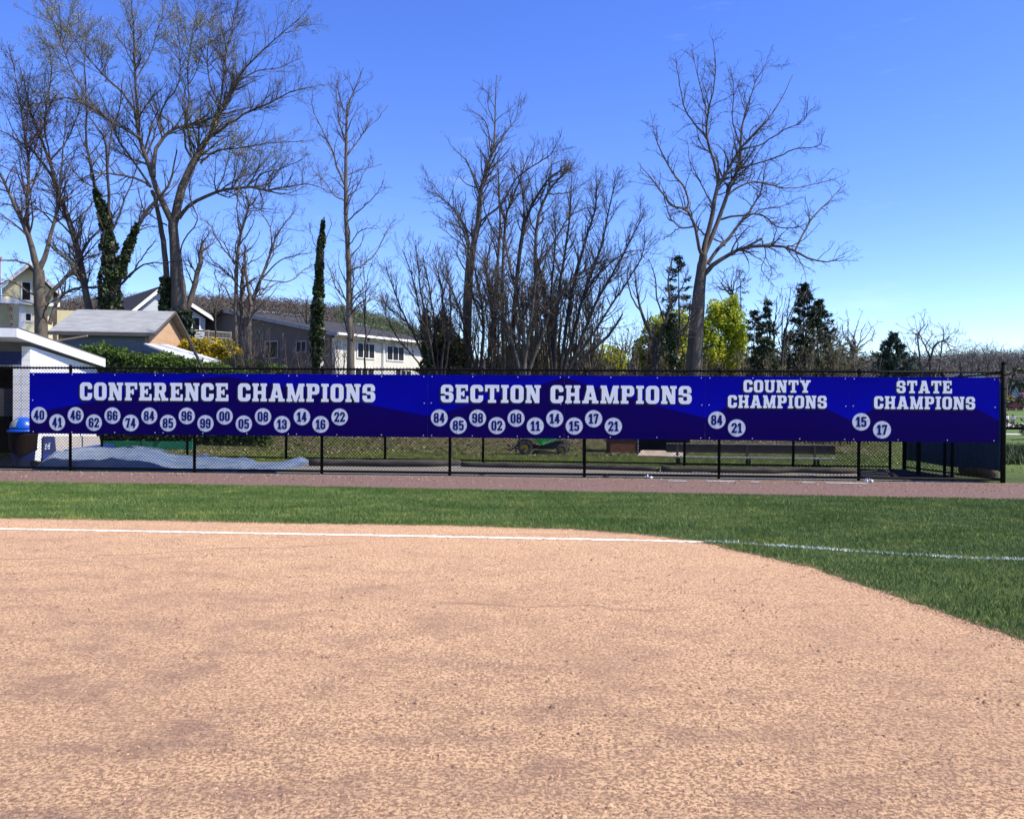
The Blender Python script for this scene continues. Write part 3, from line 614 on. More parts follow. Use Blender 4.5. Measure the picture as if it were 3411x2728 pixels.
def balls(root, L, px_r):
    for (tx, cx, cy_) in L:
        s, z = onf(cx, cy_); r = px_r; V = [bp(s, z, .0035)]; F = []; n = 40; rr = (.80, .93, 1.0)
        mb = MB(); mb.add([bp(s, z, .0035)] + [bp(s + r * .94 * math.cos(2 * math.pi * k / n), z + r * .94 * math.sin(2 * math.pi * k / n), .0035) for k in range(n)], [(0, 1 + k, 1 + (k + 1) % n) for k in range(n)])
        b = mk('year_ball', mb, m_ball, root)
        mb = MB(); mb.add([bp(s + q * r * math.cos(2 * math.pi * k / n), z + q * r * math.sin(2 * math.pi * k / n), .0035) for q in (.94, 1.0) for k in range(n)], [(k, (k + 1) % n, n + (k + 1) % n, n + k) for k in range(n)])
        mk('ball_rim', mb, m_ballrim, b)
        mb = MB(); w_ = .010
        for sg in (-1, 1):
            pts = [(s + sg * .022 + (.02 * sg + .03) * math.sin(t * 1.4) * 1.0 - .01, z + r * .93 * t) for t in np.linspace(-.97, .97, 9)]
            mb.add([bp(p[0] + e * w_ / 2, p[1], .0052) for p in pts for e in (-1, 1)], [(2 * i, 2 * i + 1, 2 * i + 3, 2 * i + 2) for i in range(8)])
        pts = [(s + r * .95 * t, z - .01 + .045 * t) for t in np.linspace(.55, .98, 4)]
        mb.add([bp(p[0], p[1] + e * w_ / 2, .0052) for p in pts for e in (-1, 1)], [(2 * i, 2 * i + 1, 2 * i + 3, 2 * i + 2) for i in range(3)])
        mk('ball_seam', mb, m_seam, b)
        mb = MB(); wd = sum(G[c][0] for c in tx) + .08; hh = .218; k = hh * .86
        hw = min(.125, wd * k * .56); text(mb, tx, s - hw, s + hw, z - hh / 2, z + hh / 2, .007, .012, gap=.10); mk('numeral', mb, m_num, b)
def sign(label, seams, bnd, words, bl):
    s, z = onf((seams[0] + seams[-1]) / 2, 1360); root = thing('champions_banner', label, 'banner', bp(s, .882, 0), 'blue champions banners on the fence')
    for a, b in zip(seams[:-1], seams[1:]): board(a, b, bnd, root)
    for (tx, x0, x1, t0, b0, t1, b1) in words:
        s0, zt0 = onf(x0, t0); s1, zt1 = onf(x1, t1); zb0 = onf(x0, b0)[1]; zb1 = onf(x1, b1)[1]; z1_, z0_ = (zt0 + zt1) / 2, (zb0 + zb1) / 2
        W = sum(G[c][0] if c != ' ' else .34 for c in tx) + .13 * (len(tx) - 1); k = (s1 - s0) / W; x = 0
        for wd in tx.split():
            ww = sum(G[c][0] for c in wd) + .13 * (len(wd) - 1); a, b = s0 + x * k, s0 + (x + ww) * k; x += ww + .34 + .26
            sh = MB(); text(sh, wd, a, b, z0_, z1_, .0022, .035, -.022, -.024); mb = MB(); text(mb, wd, a, b, z0_, z1_, .0045, .006)
            o = mk('lettering', mb, m_letter, root); mk('lettering_shadow', sh, m_lshadow, o)
    balls(root, bl, .195)
sign('blue banner reading CONFERENCE CHAMPIONS over seventeen numbered baseballs', [98, 530, 975, 1425],
     [(98, 1376), (330, 1335), (640, 1262), (755, 1253), (900, 1280), (1215, 1345), (1427, 1386)],
     [('CONFERENCE CHAMPIONS', 267, 1250, 1274, 1333, 1280, 1339)],
     [('40', 130.6, 1382.6), ('41', 190.7, 1407), ('46', 252.3, 1383.3), ('62', 313.2, 1407.8), ('66', 374.8, 1384.4), ('74', 435.6, 1408.9), ('84', 497.6, 1385.2), ('85', 559.9, 1409.3), ('96', 622.3, 1385.5), ('99', 684.6, 1410.4), ('00', 748.4, 1386.6), ('05', 812.4, 1411.9), ('08', 876.3, 1387.8), ('13', 939.7, 1413.4), ('14', 1005.8, 1388.5), ('16', 1068.1, 1413.7), ('22', 1131.5, 1388.9)])
sign('blue banner reading SECTION CHAMPIONS over ten numbered baseballs', [1425, 1880, 2350],
     [(1425, 1386), (1500, 1368), (1660, 1320), (1880, 1257), (1980, 1290), (2190, 1352), (2350, 1392)],
     [('SECTION CHAMPIONS', 1469, 2304, 1282, 1341, 1286, 1345)],
     [('84', 1463.5, 1391.8), ('85', 1526.9, 1417), ('98', 1591, 1392.6), ('02', 1655, 1417.8), ('08', 1719, 1393.3), ('11', 1783, 1418.9), ('14', 1847.9, 1394.4), ('15', 1912.8, 1419.3), ('17', 1977.4, 1394.8), ('21', 2043, 1420)])
sign('blue banner reading COUNTY CHAMPIONS with two numbered baseballs', [2350, 2830],
     [(2350, 1392), (2410, 1362), (2425, 1356), (2755, 1363), (2830, 1398)],
     [('COUNTY', 2477, 2700, 1265, 1307, 1268, 1308), ('CHAMPIONS', 2425, 2754, 1316, 1358, 1319, 1361)],
     [('84', 2387.7, 1399.4), ('21', 2453.9, 1425.6)])
sign('blue banner reading STATE CHAMPIONS with two numbered baseballs', [2830, 3328],
     [(2830, 1398), (2905, 1366), (2925, 1360), (3255, 1362), (3328, 1402)],
     [('STATE', 2987, 3171, 1268, 1310, 1269, 1310), ('CHAMPIONS', 2912, 3248, 1320, 1362, 1322, 1364)],
     [('15', 2868.4, 1405.1), ('17', 2937.8, 1431.6)])
# ------------------------------------------------------------------ things by the fence
# --- dugout
wf = np.array((-12.16, 20.7)); wr = np.array((-13.12, 25.9)); dv = (wr - wf) / np.linalg.norm(wr - wf); lv = np.array((-dv[1], dv[0]))   # lv points left
dug = thing('dugout', 'white block dugout with a sloping flat roof and navy beam at the left', 'dugout', (-14, 22, 0))
m_block = Mbrick('white_painted_block', (.80, .80, .80), (.77, .78, .79), (.50, .52, .56), .42, .205, .7, 'Y')
m_block2 = Mbrick('white_painted_block_front', (.80, .80, .80), (.77, .78, .79), (.50, .52, .56), .42, .205, .7, 'X')
rf0 = np.array((-11.87, 19.65)); rf1 = np.array((-12.87, 25.95)); LL = 9.0
def roofz(t): return 3.38 - .40 * t
wz0, wz1 = 3.38 - .4 * .17 - .30, 3.0 - .30 + .02
mb = MB(); mb.hexa([wf, wr, wr + lv * .2, wf + lv * .2][::1], 0, [wz0, wz1, wz1, wz0]); mk('side_wall', mb, m_block, dug)
pc = wf + dv * .003 + lv * .2; mb = MB(); mb.hexa([pc, pc + lv * .20, pc + lv * .20 + dv * .4, pc + dv * .4], 0, 2.75); mk('front_pillar', mb, m_block2, dug)
mb = MB(); bw = wr + lv * .2; mb.hexa([bw, bw + dv * .2, bw + dv * .2 + lv * LL, bw + lv * LL], 0, 2.7); mk('back_wall', mb, m_darkin, dug)
mb = MB(); bw = wf + lv * .203 - dv * .02; mb.hexa([bw, bw + dv * .25, bw + dv * .25 + lv * LL, bw + lv * LL], 2.55, 2.88); mk('navy_beam', mb, M('navy_paint', (.012, .02, .085), None, 5, .6), dug)
mb = MB(); bw = wf + lv * .45 + dv * .1; mb.hexa([bw, bw + dv * .1, bw + dv * .1 + lv * LL, bw + lv * LL], 1.25, 1.95); mk('dark_screen', mb, M('dark_screen', (.05, .05, .06), (.035, .035, .04), 3, .8), dug)
q0 = [rf0, rf1, rf1 + lv * LL, rf0 + lv * LL]; zz = [3.38, 2.98, 2.98, 3.38]
mb = MB(); V = [(*q0[i], zz[i] + .0) for i in range(4)]; mb.slab(V, (0, 0, .035)); mk('roof', mb, M('roof_felt', (.07, .075, .08), (.12, .12, .13), 9, .9), dug)
mb = MB(); a, b = rf0, rf1; mb.slab([(*a, 3.38 - .003), (*b, 2.98 - .003), (*b, 2.98 - .255), (*a, 3.38 - .215)], (*(lv * .03), 0)); mk('side_fascia', mb, m_trim, dug)
a = rf0 + lv * .033; mb = MB(); mb.slab([(*a, 3.377), (*(a + lv * LL), 3.377), (*(a + lv * LL), 3.165), (*a, 3.165)], (*(dv * .03), 0)); mk('front_fascia', mb, m_trim, dug)
mb = MB(); a = rf0 + lv * .035 + dv * .035; b = rf1 + lv * .035 - dv * .02
mb.slab([(*a, 3.19), (*b, 2.79), (*(b + lv * LL * .9), 2.79), (*(a + lv * LL * .9), 3.19)], (0, 0, .02)); mk('soffit', mb, m_trim, dug)
# boards on the side wall; the cream one has recess shade in its colour
def on_wall(px, py, off=.03):
    d = ray(px, py); nr = -lv; P0 = np.array((*(wf + nr * off), 0)); n3 = np.array((*nr, 0)); t = ((P0 - EYE) @ n3) / (d @ n3); return EYE + d * t
nr3 = np.array((*(-lv), 0))
wb = thing('wall_board', 'navy board and cream panel coloured as a shaded recess on the white dugout side wall', 'board', (*(on_wall(230, 1520)[:2]), 0))
def wq(px4, off, t=.02): 
    mb = MB(); mb.slab([on_wall(*q, off) for q in px4], nr3 * t); return mb
mk('shaded_recess_panel', wq([(183, 1453), (328, 1453), (338, 1500), (183, 1515)], .03), M('recess_shade_cream', (.40, .37, .34), (.46, .43, .40), 6, .8), wb)
mk('navy_panel', wq([(142, 1453), (178, 1453), (186, 1518), (142, 1532)], .035, .025), M('navy_board', (.03, .035, .13), (.022, .028, .10), 4, .6), wb)
mk('blue_kick_board', wq([(142, 1516), (236, 1504), (236, 1521), (142, 1534)], .055, .04), M('blue_pad', (.02, .06, .30), (.015, .045, .22), 4, .5), wb)
mb = wq([(0, 0)] * 0 or [(165 - 4, 1478), (181, 1476), (181, 1496), (165 - 4, 1499)], .062, .001) if False else MB()
# crest on the navy panel: a slanted letter shape
for pl in ([(150, 1496), (153, 1496), (154, 1479), (151, 1479)], [(152, 1479), (155, 1479), (159, 1488), (158, 1491)], [(159, 1490), (158, 1486), (164, 1476), (167, 1477)], [(161, 1496), (165, 1495), (167, 1477), (163, 1478)], [(148, 1497), (157, 1496), (157, 1494), (148, 1495)], [(159, 1496), (167, 1495), (167, 1493), (159, 1494)], [(149, 1481), (156, 1480), (156, 1478), (149, 1479)], [(162, 1478), (169, 1477), (169, 1475), (162, 1476)]):
    pl = [q for q in pl]; off = .0625 + .0007 * len(mb.F); mb.slab([on_wall(*q, off) for q in pl], nr3 * .0005)
mk('crest', mb, M('crest_paint', (.45, .55, .62), None, 4, .6), wb)
bb = thing('blue_bench_box', 'long low blue padded beam running back beside the dugout wall', 'beam', (*gnd(300, 1520)[:2], 0))
p0, p1 = gnd(232, 1532), gnd(382, 1506); d2 = (p1 - p0)[:2]; d2 /= np.linalg.norm(d2); l2 = np.array((-d2[1], d2[0]))
mb = MB(); mb.hexa([p0[:2], p1[:2], p1[:2] + l2 * .25, p0[:2] + l2 * .25], .10, .28); mk('pad', mb, bpy.data.materials['blue_pad'], bb)
mb = MB(); mb.hexa([p0[:2] + l2 * .03, p1[:2] - d2 * .05 + l2 * .03, p1[:2] - d2 * .05 + l2 * .22, p0[:2] + l2 * .22], 0, .098); mk('base', mb, m_darkin, bb)
gp_ = thing('green_padding', 'low green padded wall section beyond the blue tarp', 'padding', (-11.8, 28.0, 0))
m_green = M('green_vinyl', (.015, .20, .11), (.01, .14, .08), 3, .5, .4, bs=.3, bscale=4)
for a, b in (((330, 1503), (468, 1502)), ((472, 1502), (640, 1498))):
    A_, B2 = gnd(*a), gnd(*b); A_ = at(a[0], 1500, 27.8); B2 = at(b[0], 1500, 28.0); mb = MB(); mb.hexa([A_[:2], B2[:2], B2[:2] + np.array((0, .15)), A_[:2] + np.array((0, .15))], -.1, .27 + .02); mk('pad', mb, m_green, gp_)
# --- waste bin with dome lid
bc = gnd(55, 1556); bc = np.array((bc[0], bc[1] + .28, 0.0))
tb = thing('trash_can', 'blue trash can with domed lid and dark bag in front of the dugout pillar', 'trash can', bc)
m_bluep = M('blue_plastic', (.005, .10, .62), (.004, .07, .48), 3, .35, .5); m_bluedk = M('blue_plastic_drum', (.004, .012, .09), (.01, .014, .04), 2.5, .5, .3)
mb = MB(); mb.lathe(bc, [(.235, 0), (.24, .02), (.27, .40), (.29, .82)], 26); mk('drum', mb, m_bluedk, tb, True)
mb = MB(); g_ = np.random.default_rng(2); nA = 40; V = []; F = []
for j, (r, z) in enumerate(((.292, .36), (.30, .42), (.305, .6), (.31, .76), (.325, .84), (.31, .86))):
    for k in range(nA): an = 2 * math.pi * k / nA; rr = r + .012 * math.sin(k * 2.7 + j) + g_.normal(0, .003); V.append((bc[0] + rr * math.cos(an), bc[1] + rr * math.sin(an), z + (.06 * math.sin(an * 2 + 1) if j == 0 else 0)))
    if j: F += [((j - 1) * nA + k, (j - 1) * nA + (k + 1) % nA, j * nA + (k + 1) % nA, j * nA + k) for k in range(nA)]
mb.add(V, F); mk('bin_bag', mb, M('dark_bag', (.010, .006, .005), (.016, .01, .008), 6, .6, .12), tb, True)
mb = MB(); mb.lathe((bc[0], bc[1], .86), [(.345, 0), (.36, .02), (.36, .045), (.335, .06), (.315, .065)], 30); mk('lid_rim', mb, m_bluep, tb, True)
prof = [(.312 * math.cos(t) ** .9 if t < 1.5 else .001, .066 + .31 * math.sin(t)) for t in np.linspace(0, math.pi / 2 - .02, 9)]
mb = MB(); mb.lathe((bc[0], bc[1], .86), prof, 30); lid = mk('dome_lid', mb, m_bluep, tb, True)
an0 = -2.0; V = []; F = []
for i, t in enumerate(np.linspace(.22, .95, 6)):
    for j, a in enumerate(np.linspace(an0 - .42, an0 + .42, 7)):
        r = .312 * math.cos(t) ** .9 + .006; V.append((bc[0] + r * math.cos(a), bc[1] + r * math.sin(a), .86 + .066 + .31 * math.sin(t)))
F = [(i * 7 + j, i * 7 + j + 1, i * 7 + j + 8, i * 7 + j + 7) for i in range(5) for j in range(6)]
mb = MB(); mb.add(V, F); mk('swing_flap', mb, M('flap', (.25, .31, .34), (.3, .35, .38), 5, .4), tb, True)
# --- tarp over the bullpen mound
front = [(108, 1566), (160, 1570), (228, 1573), (420, 1576), (640, 1580), (800, 1583), (900, 1580), (960, 1565), (1010, 1552), (1060, 1538)]
back = [(135, 1534), (200, 1524), (260, 1514), (380, 1509), (470, 1507), (690, 1508), (735, 1520), (830, 1523), (860, 1534), (1062, 1533)]
def interp(px, L): return float(np.interp(px, [q[0] for q in L], [q[1] for q in L]))
nu, nv = 200, 60; V = []; g_ = np.random.default_rng(6)
for i in range(nu + 1):
    u = i / nu
    f0 = 108 + u * (1060 - 108); b0 = 135 + u * (1062 - 135)
    A_ = gnd(f0, interp(f0, front)); B2 = gnd(b0, interp(b0, back), .10)
    fy = fence_y(A_[0]) + .16; A_ = A_ if A_[1] > fy else np.array((A_[0] / A_[1] * fy, fy, 0))
    for j in range(nv + 1):
        v = 0 if j == 0 else .008 + .992 * ((j - 1) / (nv - 1)) ** 1.2; p = A_ + (B2 - A_) * v; x, y = p[0], p[1]
        ht = .27 * (1 - sstep(.36, .54, u)); ht = max(ht, .05) if 0 < j else .004
        e = sstep(0, .06, u) * sstep(0, .05, 1 - u) * .9 + .1
        ht = (ht + .03 * math.sin(math.pi * min(1, v * 1.1)) * sstep(.08, .2, u)) * e
        wr_ = .03 * (vnoise(x * 3, y * 3) - .5) + .03 * (vnoise(x * 7 + y * 4, y * 7) - .5) + .035 * (.25 - abs(vnoise(x * 5.1 - y * 2.3 + 3, y * 3.6 + x * 2 + 20) - .5)) + .10 * (.25 - abs(vnoise(x * 2.1 + y * 1.1 + 7, y * 1.6 - x * .5 + 20) - .5)) + .09 * sstep(.6, .75, u) * (vnoise(x * 1.7 + 4, y * 2.5) - .4)
        crest = .10 * math.exp(-((u - .93) / .03) ** 2) * sstep(.2, .8, v) 
        V.append((x, y, max(.007, ht + wr_ * (1 if j else 0) + crest)))
i = (np.arange(nu)[:, None] * (nv + 1) + np.arange(nv)[None]).ravel(); F = np.stack([i, i + nv + 1, i + nv + 2, i + 1], 1)
m_tarp = M('silver_blue_tarp', (.085, .14, .25), (.17, .21, .28), 1.6, .45, .4, bs=1.0, bscale=3.5, lo=.38, hi=.62)
to_ = mknp('tarp', np.array(V), F, m_tarp, smooth=True); to_.data.polygons.foreach_set('use_smooth', (i % (nv + 1) != 0)); tag(to_, 'large silvery blue tarp spread over the mound behind the left of the fence', 'tarp')
mb = MB(); p = gnd(100, 1552); q = gnd(190, 1568)
tag(mk('rolled_mat', MB().tube([gnd(104, 1556) + np.array((0, .1, .08)), gnd(150, 1566) + np.array((0, .16, .07)), gnd(182, 1568) + np.array((.0, .3, .05))], [.09, .08, .04], 10), M('dark_rubber', (.014, .013, .014), None, 5, .7), smooth=True), 'dark rolled rubber mat at the left end of the blue tarp', 'mat')
# --- rolled covers along the rear fence
m_roll = M('dark_roll_cloth', (.035, .032, .032), (.075, .068, .064), 2.4, .8, .2, bs=.8, bscale=9, sc3=(.6, 3, 3))
def roll(label, px, r, seed, lift=.0):
    g_ = np.random.default_rng(seed); P = [gnd(*q) for q in px]; Q = []; RR = []
    for a, b in zip(P[:-1], P[1:]):
        k = max(2, int(np.linalg.norm(b - a) / .25))
        for i in range(k): t = i / k; rr = r * (1 + .06 * g_.normal()); c = a + (b - a) * t; Q.append(c + np.array((0, .1, rr * .85 + lift))); RR.append(rr)
    Q.append(P[-1] + np.array((0, .1, r * .8))); RR.append(r * .7)
    tag(mk('ground_roll', MB().tube(Q, RR, 12), m_roll, smooth=True), label, 'rolled cover', 'rolled covers along the rear fence')
roll('thick brown roll from the tarp to the fourth tall post, nearest the tarp', [(1028, 1553), (1160, 1554), (1300, 1556), (1420, 1556), (1532, 1552)], .10, 1)
roll('long dark roll lying under the tractor stretch of fence', [(1536, 1556), (1700, 1560), (1860, 1562), (2000, 1566), (2200, 1572)], .07, 2)
roll('sagging dark cloth roll in front of the metal bench', [(2204, 1573), (2400, 1577), (2580, 1579), (2640, 1576), (2800, 1580), (2862, 1578)], .08, 3)
# black heap standing in for the windscreen's shadow on the right bay's ground
m_heap = M('windscreen_shadow_heap', (.016, .016, .018), (.03, .03, .034), 4, .85, .15, bs=.8, bscale=12)
V = []; nu, nv = 40, 12
for i in range(nu + 1):
    for j in range(nv + 1):
        u, v = i / nu, j / nv; p = gnd(2868 + 300 * u, 1592 - 18 * v + 6 * u); hgt_ = (.16 * math.sin(math.pi * v) ** .6 * (1 - .6 * u) * (math.sin(math.pi * min(1, u * 1.1 + .05)) ** .4 if u < .95 else .3)) * (.7 + .8 * vnoise(p[0] * 3, p[1] * 4))
        V.append((p[0], p[1] , .006 + max(0, hgt_)))
i = (np.arange(nu)[:, None] * (nv + 1) + np.arange(nv)[None]).ravel(); F = np.stack([i, i + nv + 1, i + nv + 2, i + 1], 1)
tag(mknp('windscreen_shadow_heap', np.array(V), F, m_heap, smooth=True), 'low black heap standing in for the windscreen shadow on the ground by the right corner of the fence', 'windscreen')
# roll of wire fencing behind the side fence
A_, B2 = at(3205, 1585, 20.0), at(3312, 1590, 19.3); A_[2] = B2[2] = .17
wr_ = thing('fencing_roll', 'reddish brown roll of wire fencing lying behind the corner post', 'fencing roll', (A_[0], A_[1], 0))
mk('roll_body', MB().tube([A_, B2], .16, 16), M('rusty_roll', (.16, .085, .065), (.26, .15, .12), 40, .8, .2, sc3=(6, 1, 1)), wr_, True)
mb = MB(); 
for t in np.linspace(.02, .98, 26): c = A_ + (B2 - A_) * t; mb.tube([c, c + (B2 - A_) * .006], .166, 16, False)
mk('wire_wraps', mb, m_darkin, wr_)
# --- players bench
ben = thing('player_bench', 'long metal bench with pale edges and shade coloured into its back behind the right half of the fence', 'bench', (6.5, 22.6, 0))
def bpx(px, py, Y): return at(px, py, Y)
Yb = 22.75; m_alu = M('aluminium', (.62, .63, .65), (.5, .51, .54), 8, .35, .5, metal=.5); m_bdark = M('bench_shaded_metal', (.055, .05, .05), (.08, .072, .07), 5, .5)  # shade on the bench back and legs is put into a darker metal colour
x0, x1 = at(2225, 1500, Yb)[0], at(2773, 1500, Yb)[0]; y0 = Yb; dy = -.10 * (x1 - x0)
mb = MB(); mb.slab([(x0, Yb + .25, .565), (x1, Yb + .25 + dy, .565), (x1, Yb + .25 + dy, .33), (x0, Yb + .25, .33)], (0, .03, 0)); mk('backrest', mb, m_bdark, ben)
mb = MB(); mb.slab([(x0, Yb + .235, .568), (x1, Yb + .235 + dy, .568), (x1, Yb + .30 + dy, .568), (x0, Yb + .30, .568)], (0, 0, .022)); mk('top_edge', mb, m_alu, ben)
mb = MB(); mb.slab([(x0 + .0, Yb - .10, .20), (x1 - .05, Yb - .10 + dy, .20), (x1 - .05, Yb + .2 + dy, .20), (x0, Yb + .2, .20)], (0, 0, .035)); mk('seat', mb, m_alu, ben)
for px in (2262, 2490, 2708):
    x = at(px, 1500, Yb - .05 * 1)[0]; yy = Yb + dy * (x - x0) / (x1 - x0); mb = MB(); mb.box(x - .03, yy + .20, -.05, x + .03, yy + .245, .55).box(x - .028, yy - .07, -.05, x + .028, yy - .02, .198); mk('leg', mb, m_bdark, ben)
# --- brown plywood bin with black tarp
bx = thing('plywood_bin', 'rusty brown plywood bin with an open dark front left of the bench', 'bin', (*gnd(2140, 1512)[:2], 0))
m_ply = M('weathered_ply', (.17, .07, .035), (.24, .11, .06), 3, .8, .2, bs=.3, bscale=14, sc3=(1, 1, 4)); m_plyin = M('pale_ply', (.50, .40, .31), (.42, .33, .26), 5, .8)
c0, c1, c2 = gnd(2030 - 0, 1508), gnd(2128, 1512), gnd(2300, 1512)
c0 = gnd(2034, 1505)
Yx = c1[1]; x0_, x1_, x2_ = at(2033, 1500, Yx)[0], at(2124, 1500, Yx)[0], at(2305, 1500, Yx)[0]
mb = MB(); mb.box(x0_, Yx, -.05, x1_, Yx + .05, .95).box(x0_, Yx + .052, -.05, x0_ + .05, Yx + 1.2, .95); mk('side', mb, m_ply, bx)
mb = MB(); mb.box(x1_ + .003, Yx - .02, -.05, x1_ + .03, Yx + .06, .96); mk('corner_trim', mb, m_alu, bx)
mb = MB(); mb.box(x0_ + .06, Yx + 1.15, -.05, x2_, Yx + 1.2, .95); mk('back', mb, m_ply, bx)
mb = MB(); mb.box(x1_ + .033, Yx + .35, .02, x2_, Yx + .4, .95); mk('black_curtain', mb, m_darkin, bx)
mb = MB(); mb.box(x0_ - .05, Yx - .1, .96, x2_ + .05, Yx + 1.25, 1.0); mk('top', mb, m_ply, bx)
mb = MB(); a = gnd(2127, 1513.5); mb.slab([gnd(2124, 1520, .03), gnd(2218, 1522, .03), gnd(2280, 1521, .03), gnd(2275, 1504, .16), gnd(2135, 1502, .16)], (0, 0, .025)); mk('ramp', mb, m_plyin, bx)
# --- ride-on tractor
Yt = 26.8; tr = thing('garden_tractor', 'green ride-on tractor with yellow wheel hubs parked behind the fences', 'tractor', (*at(1780, 1500, Yt)[:2], 0))
m_gr = M('green_machine_paint', (.02, .34, .06), (.015, .27, .05), 4, .35, .5); m_tyre = M('dirty_tyre', (.05, .048, .046), (.13, .125, .12), 9, .85, .2, bs=.5, bscale=14); m_yel = M('yellow_hub', (.34, .26, .03), (.2, .14, .03), 9, .5)
m_mach = M('dark_machinery', (.03, .027, .025), (.11, .085, .075), 6, .7, .3)
def T(px, py, dy=0.0): p = at(px, py, Yt + dy); return p
def wheel(cx, cy2, rpx, wd, dy, parent, hub=.42):
    c = T(cx, cy2, dy); r = rpx * (Yt + dy) / FPX; c[2] = r; nseg = 36; V = []; F = []; prof = [(hub * r * 1.0, .1), (r * .62, .0), (r * .9, .02), (r, .12), (r, .88), (r * .9, .98), (r * .62, 1.0), (hub * r, .9)]
    for k in range(nseg):
        an = 2 * math.pi * k / nseg
        for i, (q, w_) in enumerate(prof):
            rr = q * (1.035 if (i in (3, 4) and k % 2) else 1); V.append((c[0] + rr * math.cos(an), c[1] + w_ * wd, c[2] + rr * math.sin(an)))
    n8 = len(prof); F = [(k * n8 + i, ((k + 1) % nseg) * n8 + i, ((k + 1) % nseg) * n8 + i + 1, k * n8 + i + 1) for k in range(nseg) for i in range(n8 - 1)]
    mb = MB(); mb.add(V, F); wo_ = thing.__wrapped__ if False else None
    ty = mk('wheel', mb, m_tyre, parent)
    mb = MB(); mb.tube([(c[0], c[1] + .05 * wd, c[2]), (c[0], c[1] + .9 * wd, c[2])], [hub * r * 1.04, hub * r * 1.04], 24); mb.tube([(c[0], c[1] - .02, c[2]), (c[0], c[1] + .04 * wd, c[2])], hub * r * .4, 12); mk('wheel_hub', mb, m_yel, ty); return r
wheel(1750, 1497, 25, .20, 0, tr); wheel(1872, 1503, 17, .16, 0, tr); wheel(1752, 1497, 25, .20, .95, tr); wheel(1874, 1503, 17, .16, .85, tr)
def poly_t(px, dy, t): mb = MB(); mb.slab([T(*q, dy) for q in px], (0, t, 0)); return mb
mk('bonnet', poly_t([(1800, 1434), (1878, 1430), (1876, 1460), (1816, 1482), (1806, 1478)], .15, .6), m_gr, tr)
mk('fender', poly_t([(1712, 1446), (1722, 1434), (1790, 1440), (1808, 1480), (1814, 1484), (1797, 1482), (1778, 1462), (1752, 1452), (1728, 1458), (1716, 1466)], -.02, .22), m_gr, tr)
mk('stripe', poly_t([(1806, 1474), (1872, 1455), (1873, 1458), (1813, 1481)], .135, .012), M('pale_green_stripe', (.25, .45, .3), None, 4, .4), tr)
mk('chassis', poly_t([(1724, 1490), (1724, 1470), (1800, 1486), (1816, 1484), (1878, 1466), (1884, 1490), (1840, 1497), (1790, 1496)], .22, .5), m_mach, tr)
mk('mower_deck', poly_t([(1775, 1514), (1780, 1503), (1846, 1508), (1852, 1518), (1800, 1519)], .1, .8), m_mach, tr)
mk('seat', poly_t([(1730, 1425), (1740, 1402), (1746, 1402), (1748, 1421), (1780, 1423), (1780, 1434), (1730, 1436)], .25, .42), m_mach, tr)
mk('steering_wheel', MB().tube([T(1806, 1432, .45), T(1796, 1412, .45)], .02, 8).tube([T(1789, 1416, .45), T(1792, 1414, .45)], .16, 16), m_mach, tr)
mk('roll_bar', MB().tube([T(1730, 1470, .02), T(1730, 1405, .02)], .025, 8).tube([T(1730, 1405, .02), T(1730, 1405, .9)], .025, 8).tube([T(1730, 1405, .9), T(1730, 1470, .9)], .025, 8), m_mach, tr)
mb = MB(); g_ = np.random.default_rng(3)
for k in range(9): a = (1695 + 34 * g_.random(), 1480 + 26 * g_.random()); mb.tube([T(a[0], a[1], .2 + .4 * g_.random()), T(a[0] + g_.normal(0, 12), a[1] + g_.normal(0, 12), .2 + .4 * g_.random())], .018 + .02 * g_.random(), 6)
mk('rear_implement', mb, M('rusty_implement', (.14, .07, .055), (.26, .17, .15), 8, .7), tr)
mb = MB().tube([T(1884, 1500, .2), T(1890, 1470, .2), T(1898, 1478, .2), T(1892, 1506, .2)], .022, 6).tube([T(1880, 1512, .1), T(1900, 1514, .6)], .03, 6).tube([T(1884, 1480, .1), T(1884, 1436, .1)], .018, 6)
mk('front_bar', mb, m_mach, tr)
# --- loose edging boards and litter
m_edgeb = M('pale_edging', (.60, .57, .50), (.42, .38, .32), 6, .8)
EB = [((2306, 1577), (2368, 1579)), ((2664, 1582), (2720, 1587)), ((2226, 1605), (2288, 1607)), ((2355, 1606), (2450, 1608)), ((2500, 1609), (2532, 1610)), ((2672, 1611), (2718, 1612)), ((2752, 1612), (2895, 1615))]
EBL = ['short pale board on the gravel in front of the plywood bin', 'short pale board on the gravel under the metal bench end', 'pale edging strip at the fence foot just right of the litter', 'pale edging strip at the foot of the post under COUNTY', 'shortest pale edging strip at the fence foot', 'small pale edging strip between the COUNTY and STATE posts', 'longest pale edging strip at the foot of the post under STATE']
for (a, b), lb in zip(EB, EBL):
    A_, B2 = gnd(*a), gnd(*b); mb = MB(); mb.slab([A_ + (0, 0, .006), B2 + (0, 0, .006), B2 + (0, .09, .006), A_ + (0, .09, .006)], (0, 0, .02)); tag(mk('edging_board', mb, m_edgeb), lb, 'board', 'pale edging boards by the fence')
def litter(px, py, s, lb, m, grp=None, seed=0):
    g_ = np.random.default_rng(seed); c = gnd(px, py); V = []; F = []; n_ = 7
    for i in range(n_):
        for j in range(n_): V.append((c[0] + (i / (n_ - 1) - .5) * s * (1 + .3 * g_.normal()), c[1] + (j / (n_ - 1) - .5) * s * .7, .01 + abs(g_.normal()) * s * .28))
    F = [(i * n_ + j, (i + 1) * n_ + j, (i + 1) * n_ + j + 1, i * n_ + j + 1) for i in range(n_ - 1) for j in range(n_ - 1)]
    mb = MB(); mb.add(V, F); tag(mk('crumpled_paper', mb, m), lb, 'litter', grp)
m_paper = M('paper', (.66, .68, .70), (.5, .53, .56), 8, .7)
litter(2161, 1594, .17, 'crumpled white paper on the warning track at the fence foot', m_paper, 'litter at the fence foot', 1)
